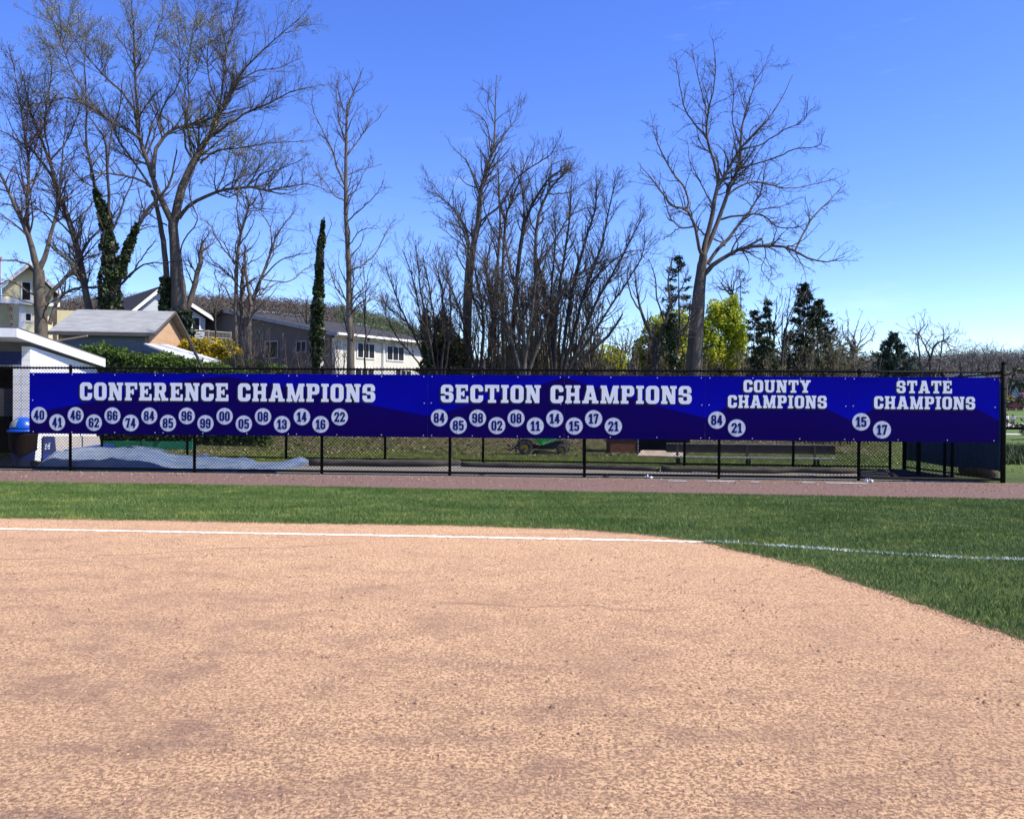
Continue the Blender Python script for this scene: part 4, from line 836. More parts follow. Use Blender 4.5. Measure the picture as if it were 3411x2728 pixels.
litter(2896, 1607, .14, 'white paper scrap beside the post under the STATE baseballs', m_paper, 'litter at the fence foot', 2)
litter(2018, 1592, .12, 'brown dead leaf clump at the fence foot', M('brown_leaf', (.2, .1, .05), None, 8, .8), 'litter at the fence foot', 3)
litter(1605, 1586, .10, 'small white scrap at the fence foot under the tractor stretch', m_paper, 'litter at the fence foot', 4)
litter(595, 1583, .10, 'pinkish scrap at the fence foot near the tarp', M('pink_scrap', (.35, .25, .2), None, 8, .8), 'litter at the fence foot', 5)
# ------------------------------------------------------------------ buildings behind
def face_pts(O, e, s, z): return np.array((O[0] + e[0] * s, O[1] + e[1] * s, z))
def wall_box(root, name, O, e, L, nrm, th, z0, z1, m):
    """upright wall from O along e, thickness behind (against nrm)"""
    a = np.array(O[:2]); b = a + np.array(e) * L; k = -np.array(nrm) * th; mb = MB(); q = [a, b, b + k, a + k]; mb.hexa(q, z0, z1); return mk(name, mb, m, root)
def window(root, O, e, nrm, s, z, w_, h, panes=1, fr=.07, mf=None, sill=True):
    mf = mf or m_trim; nrm3 = np.array((*nrm, 0)); e3 = np.array((*e, 0)); c = np.array((*O[:2], 0)) + e3 * s + np.array((0, 0, z)) + nrm3 * .004
    mb = MB()
    def bar(s0, s1, z0, z1, d0=0.0, d1=.05):
        q = [c + e3 * a + np.array((0, 0, b)) + nrm3 * d0 for a, b in ((s0, z0), (s1, z0), (s1, z1), (s0, z1))]; mb.slab(q, nrm3 * (d1 - d0))
    W2, H2 = w_ / 2, h / 2
    bar(-W2 - fr, -W2, -H2 - fr, H2 + fr); bar(W2, W2 + fr, -H2 - fr, H2 + fr); bar(-W2, W2, H2, H2 + fr); bar(-W2, W2, -H2 - fr, -H2)
    for k in range(1, panes): x = -W2 + w_ * k / panes; bar(x - fr * .4, x + fr * .4, -H2, H2)
    f = mk('window', mb, mf, root); g = MB(); q = [c + e3 * a + np.array((0, 0, b)) + nrm3 * .006 for a, b in ((-W2, -H2), (W2, -H2), (W2, H2), (-W2, H2))]; g.slab(q, nrm3 * .012); mk('pane', g, m_glass, f); return f
def unit(v): v = np.array(v, float); return v / np.linalg.norm(v)

# --- garage with grey shingle roof
m_shing = M('grey_shingles', (.20, .21, .22), (.28, .29, .30), 2.2, .85, .2, bs=.5, bscale=20, sc3=(1, 1, 6)); m_shdk = M('dark_shingles', (.030, .028, .030), (.05, .048, .048), 3, .85, .2, bs=.4, bscale=18, sc3=(1, 1, 6))
def gabled(name, label, corner, e_long, L, e_gab, Wd, z0, ze, zr, m_long, m_gab, m_roof, oh=.3, rake=.16, cat='house', m_rk=None, rt=.10):
    """corner = nearest corner on plan; long side along e_long, gable end along e_gab"""
    C = np.array(corner, float); eL, eG = unit(e_long), unit(e_gab); root = thing(name, label, cat, (*C, z0))
    nL = -eG if True else None; nG = -eL
    c0, c1, c2, c3 = C, C + eG * Wd, C + eG * Wd + eL * L, C + eL * L; ap = C + eG * Wd / 2
    # walls (shell)
    mb = MB(); mb.hexa([c0 + eL * .02, c3, c3 + eG * .15, c0 + eL * .02 + eG * .15], z0, ze); mk('side_wall', mb, m_long, root)
    mb = MB(); mb.hexa([c1 + eL * .02 - eG * .15, c2 - eG * .15, c2, c1 + eL * .02], z0, ze); mk('far_wall', mb, m_long, root)
    for nm, s in (('gable_wall', 0), ('rear_gable_wall', L - .15)):
        a, b, p = c0 + eL * s, c1 + eL * s, ap + eL * s; k = eL * .15
        mb = MB(); mb.slab([(*a, z0), (*b, z0), (*b, ze), (*p, zr - .02), (*a, ze)], (*k, 0)); mk(nm, mb, m_gab, root)
    sl = (zr - ze) / (Wd / 2); zo = ze - sl * oh; g0 = -oh
    rr = root
    for nm, sd in (('roof', 0), ('roof', 1)):
        lo = (C - eG * oh) if sd == 0 else (C + eG * (Wd + oh)); A_ = lo - eL * oh; B2 = lo + eL * (L + oh); P = ap - eL * oh; Q = ap + eL * (L + oh)
        mb = MB(); mb.slab([(*A_, zo + .02), (*B2, zo + .02), (*Q, zr + .02), (*P, zr + .02)], (0, 0, rt)); mk(nm, mb, m_roof, rr)
    for sd in (0, 1):
        lo = (C - eG * oh) if sd == 0 else (C + eG * (Wd + oh)); A_ = lo - eL * (oh + .03); P = ap - eL * (oh + .03)
        mb = MB(); mb.slab([(*A_, zo + .02 + rt), (*P, zr + .02 + rt), (*P, zr + .02 + rt - rake), (*A_, zo + .02 + rt - rake)], (*(eL * .028), 0)); mk('rake_board', mb, m_rk or m_trim, root)
    lo = C - eG * (oh + .02); A_ = lo - eL * oh; B2 = lo + eL * (L + oh); mb = MB(); mb.slab([(*A_, zo + rt), (*B2, zo + rt), (*B2, zo + rt - .14), (*A_, zo + rt - .14)], (*(eG * .018), 0)); mk('gutter', mb, m_rk or m_trim, root)
    return root, C, eL, eG, nG, ap
gb = at(497, 1110, 33.0)
zE = gb[2]
m_gblk = Mbrick('grey_block', (.13, .15, .17), (.11, .13, .15), (.09, .10, .115), .42, .21); m_tan = Msiding('tan_boards', (.52, .34, .21), .42, .35)
grg = gabled('garage', 'grey shingled garage with a tan board gable behind the dugout', gb[:2], (-.993, -.12), 3.45, (-.12, .993), 5.2, 1.2, zE, zE + 1.05, m_gblk, m_tan, m_shing, .28, .10, 'garage', M('dark_trim', (.10, .09, .08), None, 4, .7))
# plank leaning on the garage wall
mb = MB(); mb.slab([at(165, 1136, 32.1), at(290, 1116, 32.2), at(291, 1121, 32.2), at(168, 1141, 32.1)], (0, .05, 0))
tag(mk('wood_plank', mb, M('raw_timber', (.34, .26, .18), None, 6, .8)), 'pale plank leaning under the garage eave', 'plank')
# white lean-to roof
lt = thing('lean_to', 'low shed with a white metal sloping roof right of the garage', 'shed', (*at(600, 1200, 31)[:2], 1.6))
a, b, c, d = at(479, 1148, 31.0), at(560, 1152, 34.0), at(737, 1206, 33.0), at(640, 1206, 30.2)
mb = MB(); mb.slab([a, d, c, b], (0, 0, .05)); mk('roof', mb, M('white_metal_roof', (.62, .64, .66), (.5, .52, .55), 4, .4), lt)
mb = MB(); mb.slab([a - (0, 0, .02), d - (0, 0, .02), (d[0], d[1], 1.5), (a[0], a[1], 1.5)], (0, .1, 0)); mk('wall', mb, m_gblk, lt)
# --- yellow house
m_yel_s = Msiding('yellow_siding', (.86, .80, .52), .14, .35); m_yel_d = Msiding('yellow_siding_shaded', (.62, .57, .40), .14, .35)  # second copy is darker: the recess's shade is put into its colour
Yh = 45.0; an = R(38); e1 = np.array((math.cos(an), math.sin(an))); n1 = np.array((math.sin(an), -math.cos(an))); e2 = -n1
O = at(62, 1060, Yh)[:2]
yh = thing('yellow_house', 'pale yellow clapboard house with a steep white-trimmed gable at the far left', 'house', (*O, 2.1))
def onf_(O, e, px, py):
    n_ = np.array((e[1], -e[0], 0)); d = ray(px, py); P0 = np.array((*O, 0)); t = ((P0 - EYE) @ n_) / (d @ n_); P = EYE + d * t; return float((P[:2] - O) @ e), float(P[2])
sR, zR = onf_(O, e1, 196, 1010); sA, zA = onf_(O, e1, 93, 893); sL, zL = onf_(O, e1, -20, 1003); zc = onf_(O, e1, 62, 1006)[1]
half = sR - sA; eav = zA - 1.02 * half
wall_box(yh, 'lower_wall', O, e1, sR - .3, n1, .2, 1.5, zc, m_yel_s)
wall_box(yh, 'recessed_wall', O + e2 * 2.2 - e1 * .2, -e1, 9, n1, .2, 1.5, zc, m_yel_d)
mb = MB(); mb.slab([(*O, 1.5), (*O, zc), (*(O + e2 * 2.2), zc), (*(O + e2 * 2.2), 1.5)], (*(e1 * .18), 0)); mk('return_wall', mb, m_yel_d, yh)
mb = MB(); U = O + n1 * .12; P = [U + e1 * (sA - half + .3), U + e1 * (sR - .3), U + e1 * sA]
mb.slab([(*P[0], zc + .003), (*P[1], zc + .003), (*P[1], zA - 1.02 * (half - .3)), (*P[2], zA), (*P[0], zA - 1.02 * (half - .3))], (*(e2 * .2), 0)); mk('gable_wall', mb, m_yel_s, yh)
for sd in (-1, 1):
    A_ = U + n1 * .45 + e1 * sA; B2 = A_ + e1 * sd * half; z_e = zA - 1.02 * half + .15
    mb = MB(); mb.slab([(*A_, zA + .15), (*B2, z_e), (*(B2 + e2 * 9), z_e), (*(A_ + e2 * 9), zA + .15)], (0, 0, .15)); mk('roof', mb, m_shdk if sd > 0 else M('blue_grey_shingles', (.13, .16, .17), (.18, .21, .22), 3, .85, sc3=(1, 1, 6)), yh)
    A3 = A_ + n1 * .02; B3 = B2 + n1 * .02; mb = MB(); mb.slab([(*A3, zA + .30), (*B3, z_e + .15), (*B3, z_e - .12), (*A3, zA + .02)], (*(n1 * .04), 0)); mk('rake_board', mb, m_trim, yh)
mb = MB(); mb.slab([(*(U + n1 * .02 + e1 * (sA - half)), zc + .1), (*(U + n1 * .02 + e1 * sR), zc + .1), (*(U + n1 * .02 + e1 * sR), zc - .15), (*(U + n1 * .02 + e1 * (sA - half)), zc - .15)], (*(n1 * .2), 0)); mk('cornice', mb, m_trim, yh)
mb = MB(); mb.slab([(*(O + n1 * .01), 1.5), (*(O + n1 * .01 + e1 * .32), 1.5), (*(O + n1 * .01 + e1 * .32), zc - .16), (*(O + n1 * .01), zc - .16)], (*(n1 * .04), 0)); mk('corner_board', mb, m_trim, yh)
s, z = onf_(O, e1, 86, 974); window(yh, U, e1, n1, s, z, .38, 1.05, 1)
s, z = onf_(O, e1, 94, 1057); window(yh, O, e1, n1, s, z, .24, .38, 1)
c = at(-24, 884, 50); mb = MB(); mb.box(c[0] - 1.4, c[1], 7.5, c[0] + .05, c[1] + .7, c[2] + .5); mb.box(c[0] - 1.46, c[1] - .06, c[2] + .503, c[0] + .11, c[1] + .76, c[2] + .62); mk('chimney', mb, Mbrick('red_brick', (.30, .10, .06), (.22, .08, .05), (.3, .26, .22), .2, .07), yh)
# long low wing of the yellow house to the right (behind the trees)
a1 = at(190, 1060, 48.5)[:2]; wall_box(yh, 'wing_wall', a1, unit((1, .45)), 2.6, unit((.45, -1)), .2, 1.5, at(190, 1033, 48.5)[2], m_yel_s)
# --- grey clapboard house
m_gsid = Msiding('pale_grey_siding', (.55, .61, .67), .16, .45); m_gsid2 = Msiding('grey_siding_shade', (.36, .40, .44), .16, .45)  # second siding is the shaded copy, shade put into its colour
Y0 = 47.0; an = R(40); e1 = np.array((math.cos(an), math.sin(an))); n1 = np.array((math.sin(an), -math.cos(an))); e2 = -n1; e2 = np.array((-math.sin(an), math.cos(an)))
O = at(432, 1060, Y0)[:2]; sR, zR = onf_(O, e1, 703, 1066); sA, zA = onf_(O, e1, 537, 960); sL, zL = onf_(O, e1, 424, 1052)
gh = thing('grey_house', 'grey clapboard house with white gable trim behind the big ivy-footed maple', 'house', (*O, 2.1))
mb = MB(); mb.slab([(*(O + e1 * .25), 1.5), (*(O + e1 * (sR - .35)), 1.5), (*(O + e1 * (sR - .35)), zR + .05), (*(O + e1 * sA), zA - .12), (*(O + e1 * .25), zL + .1)], (*(e2 * .2), 0)); mk('gable_wall', mb, m_gsid, gh)
for (s0, z0_, mm) in ((sL, zL, m_shdk), (sR, zR, m_shdk)):
    A_ = O - e2 * .35 + e1 * sA; B2 = O - e2 * .35 + e1 * s0; mb = MB(); mb.slab([(*A_, zA), (*B2, z0_), (*(B2 + e2 * 9), z0_), (*(A_ + e2 * 9), zA)], (0, 0, .14)); mk('roof', mb, mm, gh)
    A_ = A_ - e2 * .02; B2 = B2 - e2 * .02; mb = MB(); mb.slab([(*A_, zA + .16), (*B2, z0_ + .16), (*B2, z0_ - .08), (*A_, zA - .08)], (*(-e2 * .04), 0)); mk('rake_board', mb, m_trim, gh)
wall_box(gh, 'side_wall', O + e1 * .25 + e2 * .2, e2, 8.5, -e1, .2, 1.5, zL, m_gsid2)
s, z = onf_(O, e1, 652, 1083); window(gh, O, e1, -e2, s, z, .40, .85, 1)
a = at(500, 1062, Y0 - 1)[:2]; mb = MB(); A1, A2, A3 = at(497, 1047, 45.5), at(560, 1028, 45.5), at(560, 1047, 45.5)
# deck with railing
dk = thing('deck', 'raised timber deck with a grey baluster railing beside the grey house', 'deck', (*at(690, 1130, 44)[:2], 2.1))
m_dk = M('weathered_deck', (.30, .28, .25), (.22, .20, .18), 5, .8); A_, B2 = at(612, 1126, 43.5), at(770, 1132, 45.5); dkv = (B2 - A_)[:2]; Ld = np.linalg.norm(dkv); dkv /= Ld; zt = at(612, 1098, 43.5)[2]; zb = A_[2]
mb = MB(); pn = np.array((-dkv[1], dkv[0])); mb.hexa([A_[:2], B2[:2], B2[:2] + pn * 2.5, A_[:2] + pn * 2.5], zb - .15, zb); mk('platform', mb, m_dk, dk)
for z, r in ((zt, .04), (zb + .12, .03)): mk('rail', MB().tube([(*A_[:2], z), (*B2[:2], z)], r, 6), m_dk, dk)
for s in (0.02, .5, .98): p = A_[:2] + dkv * Ld * s; mk('post', MB().box(p[0] - .05, p[1] - .05, 1.5, p[0] + .05, p[1] + .05, zt + .08), m_dk, dk)
mb = MB(); 
for s in np.linspace(.02, .98, 34): p = A_[:2] + dkv * Ld * s; mb.tube([(*p, zb + .1), (*p, zt)], .013, 5)
mk('balusters', mb, m_dk, dk)
# --- long two-storey building
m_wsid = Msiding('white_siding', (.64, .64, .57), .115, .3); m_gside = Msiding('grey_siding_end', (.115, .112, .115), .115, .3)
O = at(1117, 1112, 45.0)[:2]; e1 = unit((4.0, 6.2)); n1 = np.array((e1[1], -e1[0])); e2 = -n1 * 1.0; e2 = np.array((-e1[1], e1[0]))
lb = thing('long_building', 'long two-storey building with a dark end wall and a sunlit white siding front', 'building', (*O, 1.8))
zE = at(1117, 1114, 45.0)[2]; Lb = 9.5
wall_box(lb, 'front_wall', O, e1, Lb, n1, .25, 1.2, zE - .18, m_wsid)
sg, zg = 9.5, None
ridge_s = 9.0; zr_ = zE + ridge_s * .19
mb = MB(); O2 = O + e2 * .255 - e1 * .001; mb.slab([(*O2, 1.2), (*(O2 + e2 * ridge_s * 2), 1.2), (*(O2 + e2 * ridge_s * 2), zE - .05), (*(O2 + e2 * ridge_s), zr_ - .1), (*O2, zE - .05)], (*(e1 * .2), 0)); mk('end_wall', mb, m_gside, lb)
mb = MB(); A_ = O + n1 * .55 - e1 * .35; P = O + e2 * ridge_s - e1 * .35; le = Lb + 1.2
mb.slab([(*A_, zE - .10), (*(A_ + e1 * le), zE - .10), (*(P + e1 * le), zr_), (*P, zr_)], (0, 0, .16)); mk('roof', mb, m_shdk, lb)
mb = MB(); Q = O + e2 * ridge_s * 2 - e1 * .35; mb.slab([(*P, zr_), (*(P + e1 * le), zr_), (*(Q + e1 * le), zE), (*Q, zE)], (0, 0, .16)); mk('roof', mb, m_shdk, lb)
mb = MB(); F0 = A_ + n1 * .015; mb.slab([(*F0, zE + .065), (*(F0 + e1 * le), zE + .065), (*(F0 + e1 * le), zE - .06), (*F0, zE - .06)], (*(n1 * .03), 0)); mk('gutter', mb, m_trim, lb)
mb = MB(); F0 = A_ - e1 * .02; P0 = P - e1 * .02; mb.slab([(*F0, zE + .06), (*P0, zr_ + .16), (*P0, zr_ - .06), (*F0, zE - .16)], (*(-e1 * .04), 0)); mk('rake_board', mb, M('grey_trim', (.30, .32, .36), None, 4, .6), lb)
for px, py in ((1218, 1169), (1316, 1178)):
    s, z = onf_(O, e1, px, py); s0 = onf_(O, e1, px - 29, py)[0]; s1 = onf_(O, e1, px + 29, py)[0]; window(lb, O, e1, n1, s, z, (s1 - s0) * .94, .80, 3, .055)
for px, py, w_ in ((1213, 1254, 1.5), (1342, 1260, 1.4)):
    s, z = onf_(O, e1, px, py); window(lb, O, e1, n1, s, z, w_, .9, 3, .055)
def onE(px, py): return onf_(O2, e2, px, py)
for px, py, wpx, h in ((1085, 1158, 22, .85), (1005, 1155, 30, .55), (905, 1165, 40, .9)):
    nE = np.array((-e1[0], -e1[1])); d = ray(px, py); n_ = np.array((*nE, 0)); P0 = np.array((*O2, 0)); 
    def hit(x, y): d = ray(x, y); t = ((P0 - EYE) @ n_) / (d @ n_); P = EYE + d * t; return float((P[:2] - O2) @ e2), float(P[2])
    s, z = hit(px, py); w_ = abs(hit(px - wpx / 2, py)[0] - hit(px + wpx / 2, py)[0]); window(lb, O2, e2, nE, s, z, w_, h, 2 if wpx == 30 else 1, .07, bpy.data.materials['grey_trim'])
s, z = onf_(O, e1, 1274, 1180); p = O + e1 * s + n1 * .1; mk('downpipe', MB().tube([(*p, 1.3), (*p, zE - .3), (*(p + n1 * .4), zE - .1)], .05, 6), m_trim, lb)
s, z = onf_(O, e1, 1269, 1180); 
for px, py, dd in ((897, 1062, .5), (985, 1078, .5), (1228, 1107, .4)):
    p = at(px, py, 52.0 if px > 1100 else 50); mk('vent_pipe', MB().tube([(p[0], p[1], p[2] - 1.2), (p[0], p[1], p[2])], .09, 8), m_trim, lb)
mb = MB(); A_, B2 = at(1055, 1236, 42), at(1078, 1204, 42); mb.tube([A_, B2], .07, 6); 
tag(mk('white_downpipe', MB().tube([at(1056, 1250, 42), at(1060, 1232, 42), at(1078, 1206, 42)], .07, 8), m_trim, smooth=True), 'short bright white pipe leaning at the corner of the long building', 'pipe')
# leaning pole near the hedge
tag(mk('leaning_pole', MB().tube([at(692, 1262, 27.5), at(622, 1118, 27.9)], [.05, .045], 8), M('dark_pole', (.03, .022, .02), None, 6, .8), smooth=True), 'thin dark pole leaning over the hedge behind the fence', 'pole')
# --- houses low on the right
def small_house(lbl, px0, px1, pyr, Y, m_w, m_r, apex=True):
    A_, B2 = at(px0, 1290, Y), at(px1, 1290, Y); zt = at((px0 + px1) / 2, pyr, Y)[2]; zb = terr1(A_[0], Y) - .3; ze = zb + (zt - zb) * .62; g = thing('house', lbl, 'house', (A_[0], Y, zb))
    xm = (A_[0] + B2[0]) / 2
    mb = MB(); mb.slab([(A_[0], Y, zb), (B2[0], Y, zb), (B2[0], Y, ze), (xm, Y, zt), (A_[0], Y, ze)], (0, 7, 0)); mk('wall', mb, m_w, g)
    for x_, s in ((A_[0], -1), (B2[0], 1)):
        k = (zt - ze) / abs(xm - x_) * .4; mb = MB(); mb.slab([(x_ + s * .4, Y - .5, ze - k + .03), (xm, Y - .5, zt + .03), (xm, Y + 7.3, zt + .03), (x_ + s * .4, Y + 7.3, ze - k + .03)], (0, 0, .2)); mk('roof', mb, m_r, g)
    return g, xm, ze, zt
m_pinkr = M('faded_red_shingles', (.30, .20, .18), (.22, .15, .14), 3, .85); m_wh2 = Msiding('white_boards', (.66, .66, .64), .2, .3)
g, xm, ze, zt = small_house('small white gabled house just above the banner beside the dark spruce', 2938, 3048, 1222, 78, m_wh2, m_pinkr)
window(g, (xm, 78), (1, 0), (0, -1), -.1, ze + .2, .7, 1.0)
small_house('low grey-roofed house right of the small white gable', 3068, 3180, 1238, 92, M('dull_boards', (.25, .25, .27), None, 3, .8), m_shdk)
small_house('white-walled house at the right end of the banner top', 3196, 3330, 1240, 150, m_wh2, M('mid_grey_roof', (.2, .2, .21), None, 3, .8))
small_house('dull house half hidden behind the bare shrubs right of the corner post', 3350, 3470, 1262, 165, M('grey_boards', (.3, .32, .36), None, 3, .8), m_shdk)
small_house('brown roofed house behind the yellow-green bush', 2070, 2190, 1222, 95, M('brown_boards', (.22, .15, .12), None, 3, .8), m_shdk)
# church steeple
c = at(2122, 1250, 170); st = thing('church_tower', 'distant dark church steeple between the yellow-green trees', 'tower', (c[0], 170, 0))
zt = at(2122, 1142, 170)[2]; zm = at(2122, 1200, 170)[2]
mk('tower', MB().box(c[0] - 1.3, 168.7, 0, c[0] + 1.3, 171.3, zm), M('steeple_stone', (.12, .11, .12), None, 1, .9), st)
mb = MB(); b = 1.15; mb.add([(c[0] - b, 170 - b, zm + .003), (c[0] + b, 170 - b, zm + .003), (c[0] + b, 170 + b, zm + .003), (c[0] - b, 170 + b, zm + .003), (c[0], 170, zt)], [(3, 2, 1, 0), (0, 1, 4), (1, 2, 4), (2, 3, 4), (3, 0, 4)]); mk('spire', mb, m_shdk, st)
# utility pole
up = thing('utility_pole', 'thin utility pole with a crossarm left of the small dark spruce', 'pole', (*at(2912, 1250, 75)[:2], 0))
p = at(2912, 1176, 75); mk('pole', MB().tube([(p[0], p[1], -1), tuple(p)], .13, 8), M('pole_wood', (.2, .19, .19), None, 4, .9), up, True)
q = at(2912, 1201, 75); mk('crossarm', MB().tube([(q[0] - .9, q[1], q[2]), (q[0] + .9, q[1], q[2])], .07, 6), bpy.data.materials['pole_wood'], up)
a, b = at(2900, 1186, 75), at(3411, 1222, 75)
for zz in (0, -.9): 
    pts = [a + (b - a) * t + np.array((0, 0, zz - 1.0 * math.sin(math.pi * t))) for t in np.linspace(0, 1, 14)]; mk('wire', MB().tube(pts, .018, 4), m_black, up)
# ------------------------------------------------------------------ far right: paths, road, people, vehicle
def hit_t(a, b):
    Y_ = np.linspace(19, 260, 4000); d = ray(a, b); P = EYE[None] + d[None] * (Y_ / d[1])[:, None]; tz = terrain(P[:, 0], P[:, 1]); k = np.nonzero(P[:, 2] <= tz)[0]; k = k[0] if len(k) else -1
    return np.array((P[k, 0], P[k, 1], tz[k]))
def patch(name, px, dz, m):
    def hitt(a, b): P = hit_t(a, b); P[2] += dz; return P
    top = [hitt(*q) for q in px]; mb = MB(); mb.add(top, [tuple(range(len(top)))]); return struct(name, mb, m)
m_pav = M('pale_paving', (.42, .40, .37), (.5, .48, .45), 1.5, .9)
patch('path', [(3338, 1450), (3900, 1452), (3900, 1446), (3338, 1446.5)], .05, m_pav)
patch('court', [(3300, 1428), (4000, 1428), (4000, 1412), (3300, 1412)], .06, m_pav)
patch('road', [(3300, 1392), (4200, 1389), (4200, 1386.5), (3300, 1389)], .08, M('asphalt', (.16, .16, .17), (.2, .2, .2), 2, .9))
def person(label, px, py_feet, hgt, face, shirt, trousers, hair, arm=0.3):
    c = hit_t(px, py_feet); k = hgt / 1.75; root = thing('person', label, 'person', c)
    J = {'pel': (0, 0, .95), 'ch': (0, .0, 1.22), 'nk': (0, 0, 1.47), 'hd': (0, -.02, 1.60), 'ht': (0, 0, 1.72), 'sl': (-.19, 0, 1.42), 'el': (-.24, .02, 1.15), 'hl': (-.20, -.16 * arm * 3, .95), 'sr': (.19, 0, 1.42), 'er': (.26, .02, 1.15), 'hr': (.24, -.2 * arm, .90),
         'kl': (-.10, -.04, .52), 'fl': (-.11, .05, .09), 'tl': (-.11, -.12, .04), 'kr': (.10, .02, .52), 'fr': (.12, .12, .09), 'tr': (.12, -.04, .04), 'hpl': (-.09, 0, .9), 'hpr': (.09, 0, .9)}
    E = [('pel', 'ch'), ('ch', 'nk'), ('nk', 'hd'), ('hd', 'ht'), ('nk', 'sl'), ('sl', 'el'), ('el', 'hl'), ('nk', 'sr'), ('sr', 'er'), ('er', 'hr'), ('pel', 'hpl'), ('hpl', 'kl'), ('kl', 'fl'), ('fl', 'tl'), ('pel', 'hpr'), ('hpr', 'kr'), ('kr', 'fr'), ('fr', 'tr')]
    RD = {'pel': .15, 'ch': .16, 'nk': .07, 'hd': .105, 'ht': .07, 'sl': .075, 'el': .05, 'hl': .04, 'sr': .075, 'er': .05, 'hr': .04, 'kl': .065, 'fl': .045, 'tl': .04, 'kr': .065, 'fr': .045, 'tr': .04, 'hpl': .10, 'hpr': .10}
    ks = list(J); ca, sa = math.cos(face), math.sin(face)
    def skin(name, keys, edges, m, gr=1.0):
        me = bpy.data.meshes.new(name); me.from_pydata([(k * (J[q][0] * ca - J[q][1] * sa), k * (J[q][0] * sa + J[q][1] * ca), k * J[q][2]) for q in keys], [(keys.index(a), keys.index(b)) for a, b in edges], [])
        o = bpy.data.objects.new(name, me); COL.objects.link(o); o.parent = root; WB[o] = WB[root]; me.materials.append(m); md = o.modifiers.new('s', 'SKIN')
        for i, q in enumerate(keys): r = RD[q] * k * gr; me.skin_vertices[0].data[i].radius = (r, r)
        me.skin_vertices[0].data[0].use_root = True; sb = o.modifiers.new('b', 'SUBSURF'); sb.levels = 1; sb.render_levels = 1; return o
    skin('body', ks, E, M('skin_tone', (.35, .22, .16), None, 4, .6))
    tk = ['pel', 'ch', 'nk', 'sl', 'el', 'sr', 'er']; skin('shirt', tk, [e for e in E if e[0] in tk and e[1] in tk], shirt, 1.16)
    lk = ['pel', 'hpl', 'kl', 'fl', 'hpr', 'kr', 'fr']; skin('trousers', lk, [e for e in E if e[0] in lk and e[1] in lk], trousers, 1.15)
    mb = MB(); mb.lathe((c[0], c[1] + .02, c[2] + k * 1.60), [(.10 * k, 0), (.125 * k, .05 * k), (.11 * k, .12 * k), (.05 * k, .165 * k)], 10); mk('hair', mb, hair, root, True)
    return root
m_sh1 = M('white_shirt', (.7, .72, .75), None, 5, .8); m_sh2 = M('pale_green_shirt', (.55, .62, .60), None, 5, .8); m_tr = M('dark_trousers', (.03, .03, .04), None, 5, .8); m_tr2 = M('grey_trousers', (.16, .17, .19), None, 5, .8); m_hair = M('dark_hair', (.02, .015, .012), None, 5, .7)
person('person in a white shirt and dark trousers standing nearest the corner post', 3355, 1424, 1.62, .5, m_sh1, m_tr, m_hair, .8)
person('person in a pale green shirt and grey trousers walking right of the corner post', 3374, 1425, 1.56, -.9, m_sh2, m_tr2, m_hair, .2)
# red and black utility vehicle in front of the far trees
c = hit_t(3384, 1368); uv = thing('utility_vehicle', 'dark red utility vehicle with a grey canopy on the far lawn', 'vehicle', c); D0 = c[1]; kx = D0 / FPX
def VX(px, py): return at(px, py, D0)
m_red = M('dark_red_paint', (.10, .02, .018), None, 4, .5)
mk('body', MB().slab([VX(3362, 1360), VX(3406, 1362), VX(3402, 1345), (VX(3390, 1340)), VX(3372, 1341), VX(3360, 1350)], (0, 2.2, 0)), m_red, uv)
mk('canopy', MB().slab([VX(3368, 1331), VX(3396, 1333), VX(3402, 1343), VX(3388, 1337), VX(3370, 1335)], (0, 1.8, 0)), M('grey_canopy', (.2, .2, .21), None, 4, .6), uv)
for px in (3372, 3394): mk('canopy_post', MB().tube([VX(px, 1345), VX(px, 1333)], .05, 6), m_black, uv)
for px in (3368, 3400):
    for dy in (0, 2.0): p = VX(px, 1365); p[1] += dy; mk('wheel', MB().tube([p, p + (0, .25, 0)], .40, 16), m_tyre, uv)
# ------------------------------------------------------------------ trees
def tubes(P, Rr, S):
    """P (N,K,3) polylines, Rr (N,K) radii -> verts, quads"""
    N, K, _ = P.shape
    T = np.empty_like(P); T[:, 1:-1] = P[:, 2:] - P[:, :-2]; T[:, 0] = P[:, 1] - P[:, 0]; T[:, -1] = P[:, -1] - P[:, -2]
    T /= np.linalg.norm(T, axis=2)[:, :, None] + 1e-9
    ref = np.where(np.abs(T[:, :1, 2:3]) > .9, np.array((1.0, 0, 0)), np.array((0, 0, 1.0))); ref = np.broadcast_to(ref, P.shape)
    A = np.cross(T, ref); A /= np.linalg.norm(A, axis=2)[:, :, None] + 1e-9; B = np.cross(T, A)
    an = 2 * np.pi * np.arange(S) / S; V = P[:, :, None] + Rr[:, :, None, None] * (np.cos(an)[None, None, :, None] * A[:, :, None] + np.sin(an)[None, None, :, None] * B[:, :, None])
    V = V.reshape(-1, 3); b = (np.arange(N)[:, None, None] * K + np.arange(K - 1)[None, :, None]) * S; k = np.arange(S)[None, None]; k2 = (k + 1) % S
    F = np.stack([b + k, b + S + k, b + S + k2, b + k2], -1).reshape(-1, 4); return V, F
class Cat:
    def __init__(s): s.V = []; s.F = []; s.n = 0
    def add(s, V, F):
        if len(V): s.V.append(V); s.F.append(F + s.n); s.n += len(V)
    def mk(s, name, m, parent, smooth=False):
        return mknp(name, np.concatenate(s.V), np.concatenate(s.F), m, parent, smooth) if s.V else None
